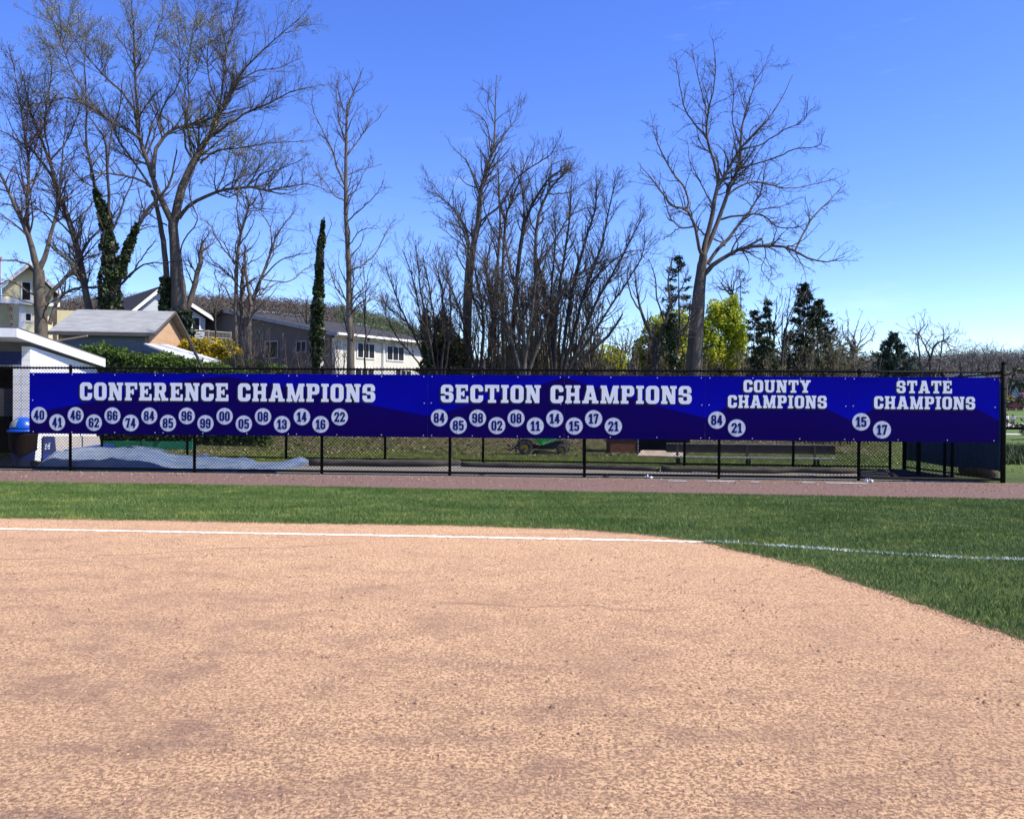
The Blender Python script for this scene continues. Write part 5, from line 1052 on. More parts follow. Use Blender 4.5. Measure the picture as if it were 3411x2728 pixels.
def spawn(P, Rr, g, per_m, lf, ang, K, curl, up, rf, rmin, t0=.1, t1=.98, lmax=9, lmin=.05, nmin=0, out=None, taper=.5):
    N, K0, _ = P.shape; seg = np.linalg.norm(P[:, 1:] - P[:, :-1], axis=2); L = seg.sum(1)
    n = np.floor(per_m * L + g.random(N)).astype(int); n = np.maximum(n, nmin); idx = np.repeat(np.arange(N), n); Mn = len(idx)
    if Mn == 0: return np.zeros((0, K, 3)), np.zeros((0, K))
    t = t0 + (t1 - t0) * g.random(Mn); x = t * (K0 - 1); i = np.minimum(x.astype(int), K0 - 2); f = (x - i)[:, None]
    A = P[idx, i]; B = P[idx, i + 1]; pos = A + (B - A) * f; d = B - A; d /= np.linalg.norm(d, axis=1)[:, None] + 1e-9
    r = Rr[idx, i] * (1 - f[:, 0]) + Rr[idx, i + 1] * f[:, 0]
    q = g.normal(size=(Mn, 3)); q -= (q * d).sum(1)[:, None] * d; q /= np.linalg.norm(q, axis=1)[:, None] + 1e-9
    a = ang * g.uniform(.7, 1.25, Mn); d = d * np.cos(a)[:, None] + q * np.sin(a)[:, None]
    ln = np.clip(np.minimum(L[idx] * lf, lmax) * (1 - taper * t) * g.uniform(.55, 1.25, Mn), lmin, lmax); st = ln / (K - 1)
    r0 = np.maximum(np.minimum(r * rf, ln * .02 + .004), rmin); O = np.empty((Mn, K, 3)); O[:, 0] = pos
    w_ = g.normal(size=(Mn, 3)) * curl * .5
    for k in range(1, K):
        d = d + np.array((0, 0, 1.0)) * up + g.normal(size=(Mn, 3)) * curl + w_; d /= np.linalg.norm(d, axis=1)[:, None]; O[:, k] = O[:, k - 1] + d * st[:, None]
    s = np.linspace(0, 1, K)[None]; return O, np.maximum(r0[:, None] * (1 - .8 * s), rmin * .8)
def resample(pts, rad, K, g, jit=0.0):
    pts = np.array(pts, float); rad = np.array(rad, float)
    n = len(pts); out = []; ro = []
    ext = np.vstack([2 * pts[0] - pts[1], pts, 2 * pts[-1] - pts[-2]])
    for u in np.linspace(0, n - 1, K):
        i = min(int(u), n - 2); t = u - i; p0, p1, p2, p3 = ext[i:i + 4]
        out.append(.5 * (2 * p1 + (p2 - p0) * t + (2 * p0 - 5 * p1 + 4 * p2 - p3) * t * t + (3 * p1 - p0 - 3 * p2 + p3) * t ** 3)); ro.append(rad[i] + (rad[i + 1] - rad[i]) * t)
    out = np.array(out); 
    if jit: out[1:-1] += g.normal(size=(K - 2, 3)) * jit
    return out, np.array(ro)
def limb3(px, rp, D, g, y0=0.0, drift=0.0, K=14):
    """photo polyline -> limb at distance D with a depth drift, so that the tree has real depth"""
    n = len(px); ys = D + y0 + drift * np.linspace(0, 1, n) ** 1.2; P = np.array([at(a, b, y) for (a, b), y in zip(px, ys)])
    if np.isscalar(rp): rp = np.linspace(rp, max(1.2, rp * .15), n)
    rp = np.interp(np.linspace(0, 1, n), np.linspace(0, 1, len(rp)), rp); rp = np.maximum(rp * np.clip(.62 + .010 * rp, .62, .85), .9)
    return resample(P, np.array(rp) * D / FPX, K, g, .012 * D / 30)
m_bark = M('grey_bark', (.065, .054, .045), (.14, .12, .10), 5, .9, .15, bs=.8, bscale=22, sc3=(1, 1, .25))
m_barkd = M('dark_bark', (.032, .027, .025), (.065, .056, .050), 5, .9, .15, bs=.6, bscale=22, sc3=(1, 1, .3))
m_twig = M('twigs', (.062, .052, .047), (.105, .09, .08), 2, .85, .15)
m_twigr = M('reddish_twigs', (.055, .038, .036), (.085, .060, .055), 2, .85, .15)
m_bud = Mrand('yellow_green_buds', (.22, .22, .04), (.38, .36, .09), trans=.3); m_budr = Mrand('red_brown_buds', (.085, .048, .042), (.16, .085, .065), trans=.15); m_budg = Mrand('fresh_green_leaves', (.13, .18, .02), (.26, .30, .04), trans=.3)
m_ivy = Mrand('ivy_leaves', (.010, .022, .006), (.06, .088, .025), .8, .45, c=(.02, .035, .012), spec=.4)
def tree(name, label, D, limbs, seed, lv, bark=None, twig=None, leaves=None, group=None, trunkS=10, ivy=None, fine=1.0, up=.10, flare=True, cat='tree', base=None, tz=None):
    """limbs: list of (px polyline, radii px, depth offset, drift). lv: list of level dicts"""
    g = np.random.default_rng(seed); bark = bark or m_bark; twig = twig or m_twig
    bp_ = base or limbs[0][0][0]; b3 = at(bp_[0], 1290, D); zb = terr1(b3[0], D); root = thing(name, label, cat, (b3[0], D, zb), group)
    LP = []; LR = []; tr = Cat()
    for j, L in enumerate(limbs):
        px, rp = L[0], L[1]; y0 = L[2] if len(L) > 2 else 0.0; dr = L[3] if len(L) > 3 else float(g.normal(0, .05) * D * .5)
        K = 16; P, Rd = limb3(px, rp, D, g, y0, dr, K)
        if px[0][1] >= 1195:      # goes down into the ground
            d = P[0] - P[1]; gz = terr1(P[0][0], P[0][1]) - .3; k = (gz - P[0][2]) / min(-.2, d[2]) if d[2] < 0 else 0; ft = P[0] + d * min(k, 40) * np.array((.5, .5, 1)); ft[2] = gz
            P = np.vstack([ft, (ft + P[0]) / 2, P]); Rd = np.concatenate([[Rd[0] * 1.5, Rd[0] * 1.12], Rd]); P, Rd = resample(P, Rd, K, g)
        LP.append(P); LR.append(Rd); V, F = tubes(P[None], Rd[None], trunkS if Rd.max() > .06 else 6); tr.add(V, F)
    tr.mk('trunk', bark, root, True)
    P = np.stack(LP); Rd = np.stack(LR); cr = Cat(); tips = []; allP = (P, Rd); cur = (P, Rd)
    for j, q in enumerate(lv):
        q = dict(q); srcall = q.pop('all', False); S = q.pop('S', 3 if j else 5)
        src = cur
        if j == 0: 
            # keep the bare bole free of side branches
            k_ = [i for i, L in enumerate(limbs) if not (L[0][0][1] >= 1195 and L[0][-1][1] > 600)]; q.setdefault('t0', .3)
            if len(k_) >= 5 and (name == 'maple_tree' or seed == 91): src = (cur[0][k_], cur[1][k_])
        O, Rn = spawn(src[0], src[1], g, **q); V, F = tubes(O, Rn, S); cr.add(V, F)
        if srcall and j:      # also from the previous source
            O2, R2 = spawn(prev[0], prev[1], g, **{**q, 'per_m': q['per_m'] * .5}); V, F = tubes(O2, R2, S); cr.add(V, F)
            if O2.shape[1] == O.shape[1]: O = np.concatenate([O, O2]); Rn = np.concatenate([Rn, R2])
        prev = cur; cur = (O, Rn)
    cr.mk('crown', twig, root)
    if leaves:
        m, frac, size, spread, lo, hi = leaves[:6]
        T = cur[0].reshape(-1, 3); k = g.random(len(T)) < frac; T = T[k] + g.normal(0, spread, (k.sum(), 3))
        zr = np.quantile(T[:, 2], [.02, .98]) if len(T) else (0, 1)
        if len(leaves) > 6: cl = vnoise(T[:, 0] * leaves[6], T[:, 2] * leaves[6]); T = T[cl > leaves[7] * g.random(len(T)) + .18]
        V, F = leafquads(T, size, g, .6); mknp('leaves', V, F, m, root)
    if ivy:
        for (px, r0, r1, n) in ivy:
            Pv, _ = limb3(px, [1, 1], D, g, 0, 0, 30); s = g.random(n) * 29; i = s.astype(int); f = (s - i)[:, None]; i2 = np.minimum(i + 1, 29); c = Pv[i] * (1 - f) + Pv[i2] * f
            rr = (r0 + (r1 - r0) * s / 29) * D / FPX; bulge = .35 + 1.3 * vnoise(s * .9 + seed, np.zeros(n) + seed * 3.3); a = g.random(n) * 6.283; q = rr * bulge * (1 + g.normal(0, .10, n))
            c = c + np.stack([np.cos(a) * q, np.sin(a) * q, g.normal(0, .08, n)], 1); V, F = leafquads(c, .15 * D / 34, g, .85); mknp('ivy', V, F, m_ivy, root)
    return root
DA, DB, DC = 2.1, 1.45, 1.3
def LV(a=1.6, b=2.4, c=3.4, d=4.5, l0=.28, curl=.11, up=.07, rm=.006, ang=.75, t0=.3, lmax=3.4, K=6, dn=True):
    q = [dict(per_m=a * DA, lf=l0 * 1.25, ang=ang, K=7, curl=curl, up=up, rf=.55, rmin=rm * 1.25, t0=t0, lmax=lmax, lmin=.5),
         dict(per_m=b * DB, lf=.5, ang=.7, K=5, curl=curl * 1.3, up=up, rf=.6, rmin=rm * .9, t0=.12, lmax=2.0, lmin=.3),
         dict(per_m=c * DC, lf=.55, ang=.65, K=4, curl=curl * 1.5, up=up * 1.2, rf=.7, rmin=rm * .78, t0=.15, lmax=1.1, lmin=.16)]
    if d: q.append(dict(per_m=d, lf=.55, ang=.6, K=3, curl=curl * 1.6, up=up * 1.3, rf=.8, rmin=rm * .66, t0=.15, lmax=.45, lmin=.10))
    return q
# --- 4: the big forked maple
D4 = 41.0
maple = [
 ([(602, 1245), (597, 1040), (588, 900), (580, 800), (577, 742)], [37, 32, 24, 19, 19], 0, 0),
 ([(577, 745), (562, 718), (518, 624), (504, 568), (473, 490), (457, 423), (454, 356), (451, 267), (445, 111), (440, 0), (437, -80)], [15, 14, 12, 10, 9, 8, 6, 5, 4, 2, 1.5], 0, -.6),
 ([(512, 590), (515, 518), (534, 473), (573, 434), (640, 412), (700, 398), (760, 340), (800, 250)], [10, 9, 8, 7, 6, 5, 3, 1.5], -.2, 1.4),
 ([(473, 466), (423, 434), (378, 412), (345, 384), (278, 345), (234, 328), (167, 334), (100, 350)], [8, 6, 5.5, 5, 4, 3.5, 2.5, 1.5], -.3, -1.5),
 ([(378, 412), (312, 351), (245, 250), (205, 150), (170, 60), (120, -20)], [5, 4, 3, 2.5, 2, 1.4], -.9, -1.6),
 ([(504, 624), (468, 601), (412, 585), (345, 579), (312, 579), (240, 610)], [7, 5.5, 5, 4, 3, 1.5], 0, -2),
 ([(500, 620), (457, 557), (412, 490), (373, 418), (330, 300)], [6, 5, 4, 3, 1.5], 0, 1.6),
 ([(450, 370), (400, 300), (356, 262), (300, 200), (240, 120), (180, 30), (130, -50)], [6, 5, 4, 3, 2.5, 2, 1.2], -.3, 1.8),
 ([(573, 434), (573, 412), (535, 384), (551, 345), (596, 278), (600, 190), (590, 80)], [4.5, 4, 4, 3.5, 3, 2, 1.2], .4, -1.2),
 ([(577, 750), (585, 718), (601, 640), (624, 590), (646, 534), (679, 484), (707, 440), (740, 356), (780, 278), (835, 206), (919, 128), (1000, 60)], [17, 18, 17, 16, 15, 13, 12, 8, 6, 4.5, 3, 1.5], 0, .8),
 ([(707, 442), (735, 328), (746, 267), (760, 150), (790, 20), (805, -60)], [7, 5.5, 5, 4, 2.5, 1.3], .5, 1.2),
 ([(712, 450), (807, 384), (891, 345), (974, 306), (1045, 290)], [7, 5, 4, 2.5, 1.3], .5, -1.5),
 ([(668, 545), (696, 518), (746, 498), (813, 490), (891, 479), (1010, 470)], [6, 5, 4.5, 3.5, 2.5, 1.2], .4, -2.2),
 ([(640, 529), (618, 490), (615, 423), (629, 356), (625, 250), (640, 120), (665, 0), (680, -70)], [6, 5, 4.5, 4, 3.5, 3, 2, 1.2], .3, 1.5),
 ([(740, 356), (700, 280), (690, 180), (705, 60), (700, -40)], [4.5, 4, 3, 2, 1.2], .6, 1.8),
 ([(780, 278), (850, 240), (930, 225), (1010, 190)], [4, 3, 2, 1.2], .7, .8),
 ([(451, 267), (500, 180), (530, 80), (560, -20)], [4, 3, 2.2, 1.2], -.4, 1),
 ([(596, 728), (618, 696), (668, 662), (724, 640), (779, 629), (846, 626), (891, 635), (946, 624), (1040, 615), (1090, 640)], [10, 9, 8, 7, 6.5, 6, 5, 3.5, 2, 1.2], 0, -2.0),
 ([(846, 626), (870, 580), (940, 560), (1010, 530)], [4, 3, 2, 1.2], -1, -1), ([(779, 629), (800, 680), (850, 720)], [3, 2, 1.2], -.8, -1.5),
 ([(557, 1245), (555, 960), (548, 835), (535, 750), (518, 668), (506, 635)], [16, 13, 12, 11, 9, 8], .3, -.2),
 ([(557, 752), (523, 730), (490, 712), (450, 700)], [4, 3.5, 3, 1.5], .2, -1), ([(601, 850), (612, 802), (657, 735), (640, 680), (630, 620), (650, 560)], [4, 3.5, 3, 3, 2.5, 1.3], 0, -1.5),
 ([(606, 1090), (638, 985), (662, 900), (671, 830), (673, 800)], [13, 12, 11, 9, 4], .2, .3)]
tree('maple_tree', 'huge forked maple with ivy round its foot and pale yellow-green buds', D4, maple, 41, LV(2.0, 2.4, 3.8, 5.5, l0=.33, rm=.0062, lmax=3.2, up=.10), leaves=(m_bud, .95, .062, .05, 0, 1, .35, .45),
     ivy=[([(598, 1240), (596, 1130), (592, 1040)], 44, 26, 5200), ([(565, 1240), (556, 1050), (552, 930)], 22, 12, 2600)])
# --- 1: far-left maple with red buds
T1 = [([(148, 1245), (138, 1100), (132, 980), (128, 900)], [27, 24, 22, 21], 0, 0),
 ([(128, 905), (110, 840), (85, 760), (50, 690), (10, 600), (-60, 500)], [16, 13, 10, 8, 6, 3], 0, -1), ([(130, 900), (152, 850), (165, 800), (190, 700), (200, 600), (215, 470), (225, 330)], [13, 11, 9, 7, 5, 3, 1.5], 0, 1),
 ([(110, 842), (95, 760), (90, 660), (95, 560), (80, 430), (60, 300), (30, 150)], [9, 8, 7, 6, 5, 3, 1.5], 0, 1), ([(140, 1045), (165, 985), (215, 930), (260, 870), (300, 800), (360, 740), (400, 690)], [12, 11, 9, 8, 6, 4, 2], 0, 1.5),
 ([(165, 1080), (190, 1010), (240, 965), (330, 955), (400, 940)], [10, 8, 6, 4, 2], .2, 1.5), ([(128, 990), (90, 970), (40, 935), (0, 945), (-50, 940)], [5, 4, 4, 3, 2], 0, -1), ([(130, 1030), (100, 1010), (50, 990), (0, 985)], [4, 3, 2.5, 2], 0, -1.2),
 ([(120, 905), (90, 880), (40, 868), (-20, 870)], [6, 5, 4, 3], 0, -.8), ([(50, 690), (20, 680), (-30, 700)], [4, 3, 2], 0, -1), ([(90, 660), (130, 560), (140, 450), (120, 330)], [5, 4, 3, 1.5], .5, .5), ([(190, 700), (240, 640), (290, 600)], [4, 3, 1.5], .5, .5), ([(150, 1025), (180, 1000), (194, 985), (196, 965)], [4, 3, 2.5, 1.5], 0, -1)]
tree('maple_tree', 'grey maple with dark red buds in front of the yellow house', 39, T1, 17, LV(1.9, 2.4, 3.8, 4.5, l0=.34, rm=.0066, lmax=3.0, up=.05, curl=.14), twig=m_twigr, leaves=(m_budr, .4, .07, .05, 0, 1))
# --- 2: leaning tree
T2 = [([(318, 1245), (305, 1090), (290, 1000), (270, 880), (235, 750), (200, 660), (180, 600)], [17, 15, 14, 13, 12, 10, 9], 0, 0),
 ([(182, 605), (140, 540), (105, 500), (50, 460), (-10, 430)], [8, 6, 5, 4, 2], 0, -1), ([(180, 600), (165, 540), (130, 440), (100, 370), (85, 300), (60, 200)], [8, 7, 6, 5, 3, 2], 0, 1), ([(200, 662), (160, 500), (150, 380), (170, 260), (165, 130)], [5, 4, 4, 3, 1.5], 0, 1),
 ([(235, 750), (290, 700), (330, 660), (420, 640)], [5, 4, 3, 1.5], 0, 1), ([(300, 1020), (280, 960), (235, 880), (180, 830), (150, 800)], [9, 8, 6, 5, 3], 0, -.8), ([(250, 800), (200, 740), (130, 700), (60, 690)], [5, 4, 3, 1.5], 0, -1.5), ([(165, 540), (220, 470), (260, 380), (280, 280)], [5, 4, 3, 1.5], .4, 1.2)]
tree('maple_tree', 'slender grey tree leaning left between the far-left maple and the ivy tree', 40, T2, 23, LV(2.4, 2.6, 3.6, 4, l0=.30, rm=.0064, lmax=2.6), leaves=(m_bud, .6, .065, .05, 0, 1, .4, .6))
# --- 3: ivy-clad tree
T3 = [([(366, 1245), (368, 1100), (366, 960), (362, 850), (362, 760)], [24, 22, 20, 18, 15], 0, 0),
 ([(362, 770), (340, 700), (320, 640), (305, 570), (285, 450), (290, 340), (280, 230), (290, 100)], [12, 10, 8, 7, 5, 4, 3, 1.5], 0, .8), ([(370, 760), (362, 690), (358, 560), (350, 470), (320, 420), (290, 380)], [9, 7, 6, 5, 3, 2], 0, -1),
 ([(372, 770), (395, 720), (420, 650), (455, 560), (470, 480)], [6, 5, 4, 3, 1.5], 0, 1), ([(380, 910), (410, 850), (450, 770), (500, 690), (560, 620), (590, 500)], [13, 11, 9, 8, 6, 3], 0, 1.2), ([(385, 970), (420, 930), (470, 885), (540, 875), (620, 870)], [7, 6, 4, 3, 2], 0, -.5),
 ([(430, 925), (480, 850), (520, 800)], [4, 3, 2], 0, -.8), ([(358, 560), (370, 450), (400, 350), (410, 250)], [4, 3.5, 3, 1.5], 0, .8)]
tree('ivy_tree', 'tree thickly clad in dark ivy behind the garage roof', 39.5, T3, 29, LV(1.4, 2.2, 3.4, 3.5, l0=.26, rm=.0062, lmax=2.2), bark=m_barkd,
     ivy=[([(368, 1240), (368, 1060), (364, 900), (360, 800), (352, 730), (330, 670), (318, 640)], 28, 6, 8000), ([(375, 960), (400, 890), (430, 820), (458, 750)], 20, 5, 2600), ([(366, 1245), (366, 1100)], 38, 36, 3000)])
# --- 5: airy cluster with curled twig ends
T5 = [([(788, 1245), (785, 1060), (788, 900), (800, 780), (828, 690), (818, 640)], [10, 9, 8, 7, 5, 3], 0, 0), ([(800, 1245), (806, 1080), (806, 960), (812, 880)], [12, 11, 9, 7], .2, 0), ([(830, 1245), (830, 1090), (838, 1010), (870, 930), (905, 830), (930, 770), (985, 700)], [12, 11, 9, 7, 5, 3, 2], 0, 1), ([(838, 1020), (825, 950), (818, 880), (818, 820)], [8, 7, 6, 3], -.1, 0),
 ([(790, 880), (750, 840), (720, 790), (690, 740), (660, 730)], [4, 3.5, 3, 2, 1.3], 0, -1.5), ([(870, 930), (930, 870), (990, 850), (1040, 840)], [4, 3, 2, 1.3], .3, -.8), ([(800, 780), (790, 700), (800, 600), (840, 520), (860, 480)], [4, 3.5, 3, 2, 1.2], 0, 1), ([(785, 1040), (750, 960), (720, 930), (715, 880)], [3.5, 3, 2, 1.2], 0, -1), ([(905, 830), (900, 760), (870, 700), (880, 640)], [3.5, 3, 2, 1.2], .5, .5), ([(838, 1010), (800, 960), (750, 900), (700, 860), (680, 800)], [4, 3, 3, 2, 1.2], 0, .8), ([(870, 930), (960, 940), (1010, 900), (1050, 880)], [3, 3, 2, 1.2], 0, 1.2)]
tree('bare_tree', 'airy bare tree with curled twig tips between the big maple and the ivy column', 38, T5, 33, LV(1.5, 2.0, 2.8, 3.0, l0=.34, rm=.0066, lmax=2.4, curl=.20, up=.10))
# --- 6: ivy column
tree('ivy_column', 'tall narrow dead trunk wrapped in dark green ivy beside the slender tree', 32, [([(1052, 1245), (1056, 1080), (1064, 900), (1075, 745)], [11, 9, 6, 3], 0, 0), ([(1064, 850), (1040, 790), (1030, 740)], [2, 1.6, 1.2], 0, -.5), ([(1070, 830), (1100, 760), (1105, 740)], [2, 1.6, 1.2], 0, .5), ([(1062, 960), (1100, 930), (1120, 900)], [2, 1.6, 1.2], 0, .5)], 37, LV(1.2, 1.5, 2, 0, l0=.3, rm=.0056, lmax=.8, t0=.45), bark=m_barkd,
     ivy=[([(1050, 1245), (1056, 1100), (1060, 1000), (1066, 880), (1071, 800), (1076, 745)], 18, 3, 5200), ([(1052, 1240), (1058, 1060), (1064, 930)], 16, 10, 2600)])
# --- 7: slender pole-like tree
T7 = [([(1167, 1250), (1169, 1093), (1160, 1029), (1163, 889), (1153, 742), (1153, 621), (1154, 481), (1153, 391), (1169, 328), (1210, 226)], [17, 14, 13, 12, 10, 8.5, 7, 5, 3.5, 1.5], 0, 0),
 ([(1153, 625), (1121, 557), (1112, 513), (1083, 455), (1045, 372), (1040, 300)], [5.5, 5, 4, 3, 2, 1.2], 0, -.8), ([(1153, 487), (1128, 391), (1121, 296), (1134, 238)], [4, 3, 2, 1.2], 0, .6), ([(1156, 519), (1191, 474), (1217, 436), (1255, 398), (1293, 350)], [4, 3.5, 3, 2, 1.2], 0, .7), ([(1154, 672), (1115, 653), (1083, 608), (1045, 570)], [3.5, 3, 2, 1.2], 0, -.6),
 ([(1163, 902), (1210, 883), (1255, 838), (1287, 774), (1313, 749)], [5, 4, 3, 2, 1.2], 0, .8), ([(1160, 819), (1204, 768), (1255, 761)], [3, 2.5, 1.2], 0, -.8), ([(1155, 583), (1210, 564), (1274, 548)], [3, 2, 1.2], 0, .6), ([(1156, 740), (1200, 700), (1250, 650), (1280, 600)], [3.5, 3, 2, 1.2], 0, -1), ([(1162, 1010), (1120, 960), (1100, 900), (1085, 860)], [3, 3, 2, 1.2], 0, 1), ([(1168, 1060), (1220, 1010), (1260, 990)], [3, 2, 1.2], 0, 1), ([(1153, 391), (1130, 320), (1125, 270)], [3, 2, 1.2], 0, -.3)]
tree('bare_tree', 'slender tall bare tree in front of the white siding building', 31, T7, 43, LV(1.9, 2.4, 3.0, 2.5, l0=.24, rm=.0058, lmax=1.7, curl=.15, t0=.12, up=.12))
# --- 8: the central clump
T8 = [([(1555, 1250), (1561, 1029), (1574, 838), (1593, 749), (1600, 647), (1612, 596), (1638, 513), (1647, 474), (1651, 359), (1654, 250)], [19, 16, 14, 12, 10.5, 9, 6.5, 5, 3.5, 1.5], 0, 0),
 ([(1644, 500), (1689, 436), (1721, 385), (1734, 308)], [4, 3, 2, 1.2], 0, .8), ([(1636, 513), (1619, 411), (1568, 366)], [4, 3, 1.3], 0, -.6), ([(1594, 745), (1676, 672), (1721, 596), (1791, 544), (1836, 513), (1855, 474)], [6, 5, 4, 3, 2, 1.2], 0, -1), ([(1600, 650), (1574, 583), (1549, 532), (1504, 487)], [5, 4, 3, 1.3], 0, -.8),
 ([(1549, 1250), (1549, 966), (1561, 806), (1530, 723), (1472, 659), (1434, 640)], [9, 8, 6, 5, 3, 1.4], .4, -.6), ([(1650, 420), (1625, 350), (1630, 290)], [2.5, 2, 1.2], 0, .3), ([(1574, 838), (1520, 800), (1470, 760)], [3.5, 2.5, 1.3], 0, 1)]
tree('bare_tree', 'tallest bare tree of the central clump with its thick trunk at the left', 34, T8, 47, LV(1.7, 2.5, 3.2, 3.2, l0=.27, rm=.0062, lmax=2.0, curl=.14, up=.13))
clump = [
 ('bare tree with two dark wavy stems right of the tallest trunk in the clump', 36, [([(1645, 1250), (1651, 997), (1663, 806), (1667, 678), (1657, 532)], [9, 8, 6.5, 5, 2]), ([(1678, 1250), (1673, 991), (1683, 742), (1714, 647), (1760, 520)], [9, 8, 6, 4.5, 2]), ([(1663, 806), (1620, 720), (1600, 640), (1570, 580)], [4, 3, 2, 1.2]), ([(1683, 742), (1660, 640), (1700, 560)], [3.5, 3, 1.2])], 53),
 ('bare tree with spreading dark limbs in the middle of the clump', 35, [([(1700, 1250), (1708, 1093), (1734, 806), (1766, 698), (1829, 596), (1885, 560)], [12, 11, 9, 7, 4.5, 2]), ([(1738, 790), (1745, 690), (1730, 600), (1700, 540)], [5, 4, 3, 1.3]), ([(1766, 698), (1810, 640), (1830, 560), (1890, 530)], [4, 3, 2, 1.2]), ([(1708, 1093), (1640, 1020), (1590, 900), (1530, 850)], [5, 4, 3, 1.3])], 59),
 ('bare tree with a flat-topped dark crown in the clump', 37, [([(1795, 1250), (1785, 1029), (1785, 774), (1823, 647), (1870, 590), (1900, 560)], [11, 10, 8, 6, 4, 2]), ([(1785, 774), (1760, 720), (1748, 640), (1790, 560)], [4, 3, 2, 1.2]), ([(1823, 647), (1900, 640), (1960, 600)], [4, 3, 1.3]), ([(1785, 900), (1850, 800), (1900, 720), (1990, 680)], [5, 4, 3, 1.3])], 61),
 ('many-stemmed bare tree fanning up at the right of the clump', 33, [([(1850, 1250), (1852, 1050), (1880, 850), (1900, 700), (1905, 570)], [9, 8, 6, 4, 1.5]), ([(1865, 1250), (1900, 1000), (1950, 800), (1985, 680), (1985, 550)], [9, 8, 6, 4, 1.5]), ([(1875, 1250), (1940, 1000), (2000, 830), (2030, 700), (2048, 590)], [8, 7, 5, 3.5, 1.5]), ([(1890, 1250), (1980, 1020), (2060, 880), (2110, 780), (2150, 700)], [8, 7, 5, 3, 1.5]), ([(1880, 1250), (1990, 1090), (2080, 950), (2130, 870), (2155, 790)], [7, 6, 4, 3, 1.5]), ([(1840, 1250), (1820, 1050), (1800, 900), (1770, 800)], [8, 7, 5, 2]), ([(1900, 1150), (1960, 960), (2070, 850), (2160, 830)], [6, 5, 3, 1.5]), ([(1845, 1250), (1835, 1000), (1850, 800), (1840, 690)], [7, 6, 4, 1.5])], 67),
 ('bare tree with low left-leaning stems at the centre of the clump', 32.5, [([(1750, 1250), (1740, 1080), (1700, 900), (1680, 780)], [9, 8, 5, 2]), ([(1742, 1250), (1770, 1060), (1790, 900), (1830, 760)], [8, 7, 5, 2]), ([(1735, 1250), (1690, 1080), (1630, 940), (1610, 850)], [7, 6, 4, 1.5]), ([(1760, 1250), (1830, 1050), (1900, 940), (1990, 880), (2060, 860)], [8, 7, 5, 3, 1.5]), ([(1730, 1200), (1650, 1020), (1640, 900)], [5, 4, 1.5])], 71),
 ('bare tree with forked grey stems just left of the clump centre', 33.5, [([(1600, 1250), (1610, 1080), (1590, 930), (1540, 800), (1500, 760)], [8, 7, 5, 3, 1.5]), ([(1620, 1250), (1640, 1060), (1620, 900), (1650, 760)], [8, 7, 5, 2]), ([(1590, 1250), (1540, 1060), (1500, 960), (1460, 880)], [7, 6, 4, 1.5]), ([(1610, 1100), (1570, 960), (1560, 880)], [5, 4, 1.5])], 73)]
for k, (lb_, Dd, L, sd_) in enumerate(clump):
    lv_leaf = (m_budg, .5, .075, .05, 0, 1, .5, .9) if k in (1, 4) else ((m_bud, .10, .06, .03, 0, 1, .4, 1.0) if k in (2, 3) else None)
    tree('bare_tree', lb_, Dd, [(a, b, 0, float(np.random.default_rng(sd_ + i).normal(0, .9))) for i, (a, b) in enumerate(L)], sd_, LV(2.3, 2.8, 3.4, 3.0, l0=.27, rm=.0058, lmax=1.7, curl=.13, up=.12, t0=.25), bark=m_barkd if k % 2 else m_bark, leaves=lv_leaf, group='bare trees of the central clump')
tree('bare_tree', 'broken-topped dark limb leaning right out of the clump foot', 31.5, [([(1900, 1250), (1957, 1176), (2021, 1125), (2050, 1085), (2074, 1046)], [9, 8, 7, 6, 4], 0, 0), ([(1957, 1176), (2000, 1120), (2020, 1060)], [3, 2, 1.2], 0, 1), ([(2050, 1085), (2030, 1040), (1990, 1020)], [2, 1.6, 1.2], 0, .5)], 79, LV(1.0, 1.5, 2, 0, rm=.0055, lmax=1.0), bark=m_barkd)
# --- 9: fan-shaped shrub tree left of the clump
T9 = [([(1440, 1250), (1420, 1150), (1400, 1050), (1375, 930), (1340, 830)], [6, 5, 4, 3, 1.3]), ([(1432, 1250), (1390, 1140), (1340, 1040), (1310, 960), (1285, 890)], [6, 5, 4, 3, 1.3]), ([(1430, 1250), (1370, 1180), (1320, 1120), (1290, 1060), (1280, 1000)], [5, 4, 3, 2, 1.2]), ([(1450, 1250), (1430, 1120), (1400, 960), (1385, 800)], [6, 5, 4, 1.3]), ([(1460, 1250), (1450, 1100), (1430, 960), (1410, 860)], [6, 5, 4, 1.3]), ([(1470, 1250), (1480, 1100), (1470, 960), (1450, 880)], [6, 5, 4, 1.3]), ([(1480, 1250), (1500, 1100), (1500, 980), (1480, 850)], [6, 5, 3, 1.3]), ([(1440, 1200), (1360, 1080), (1300, 1030), (1270, 1000)], [4, 3, 2, 1.2])]
tree('bare_tree', 'fan-shaped bare shrubby tree left of the clump beside the white building', 32, [(a, b, 0, float(np.random.default_rng(83 + i).normal(0, .8))) for i, (a, b) in enumerate(T9)], 83, LV(2.2, 2.8, 3.2, 2.0, l0=.30, rm=.0058, lmax=1.4, curl=.09, up=.10, ang=.5), bark=m_barkd,
     ivy=[([(1426, 1250), (1420, 1120), (1418, 1040)], 16, 7, 1600)])
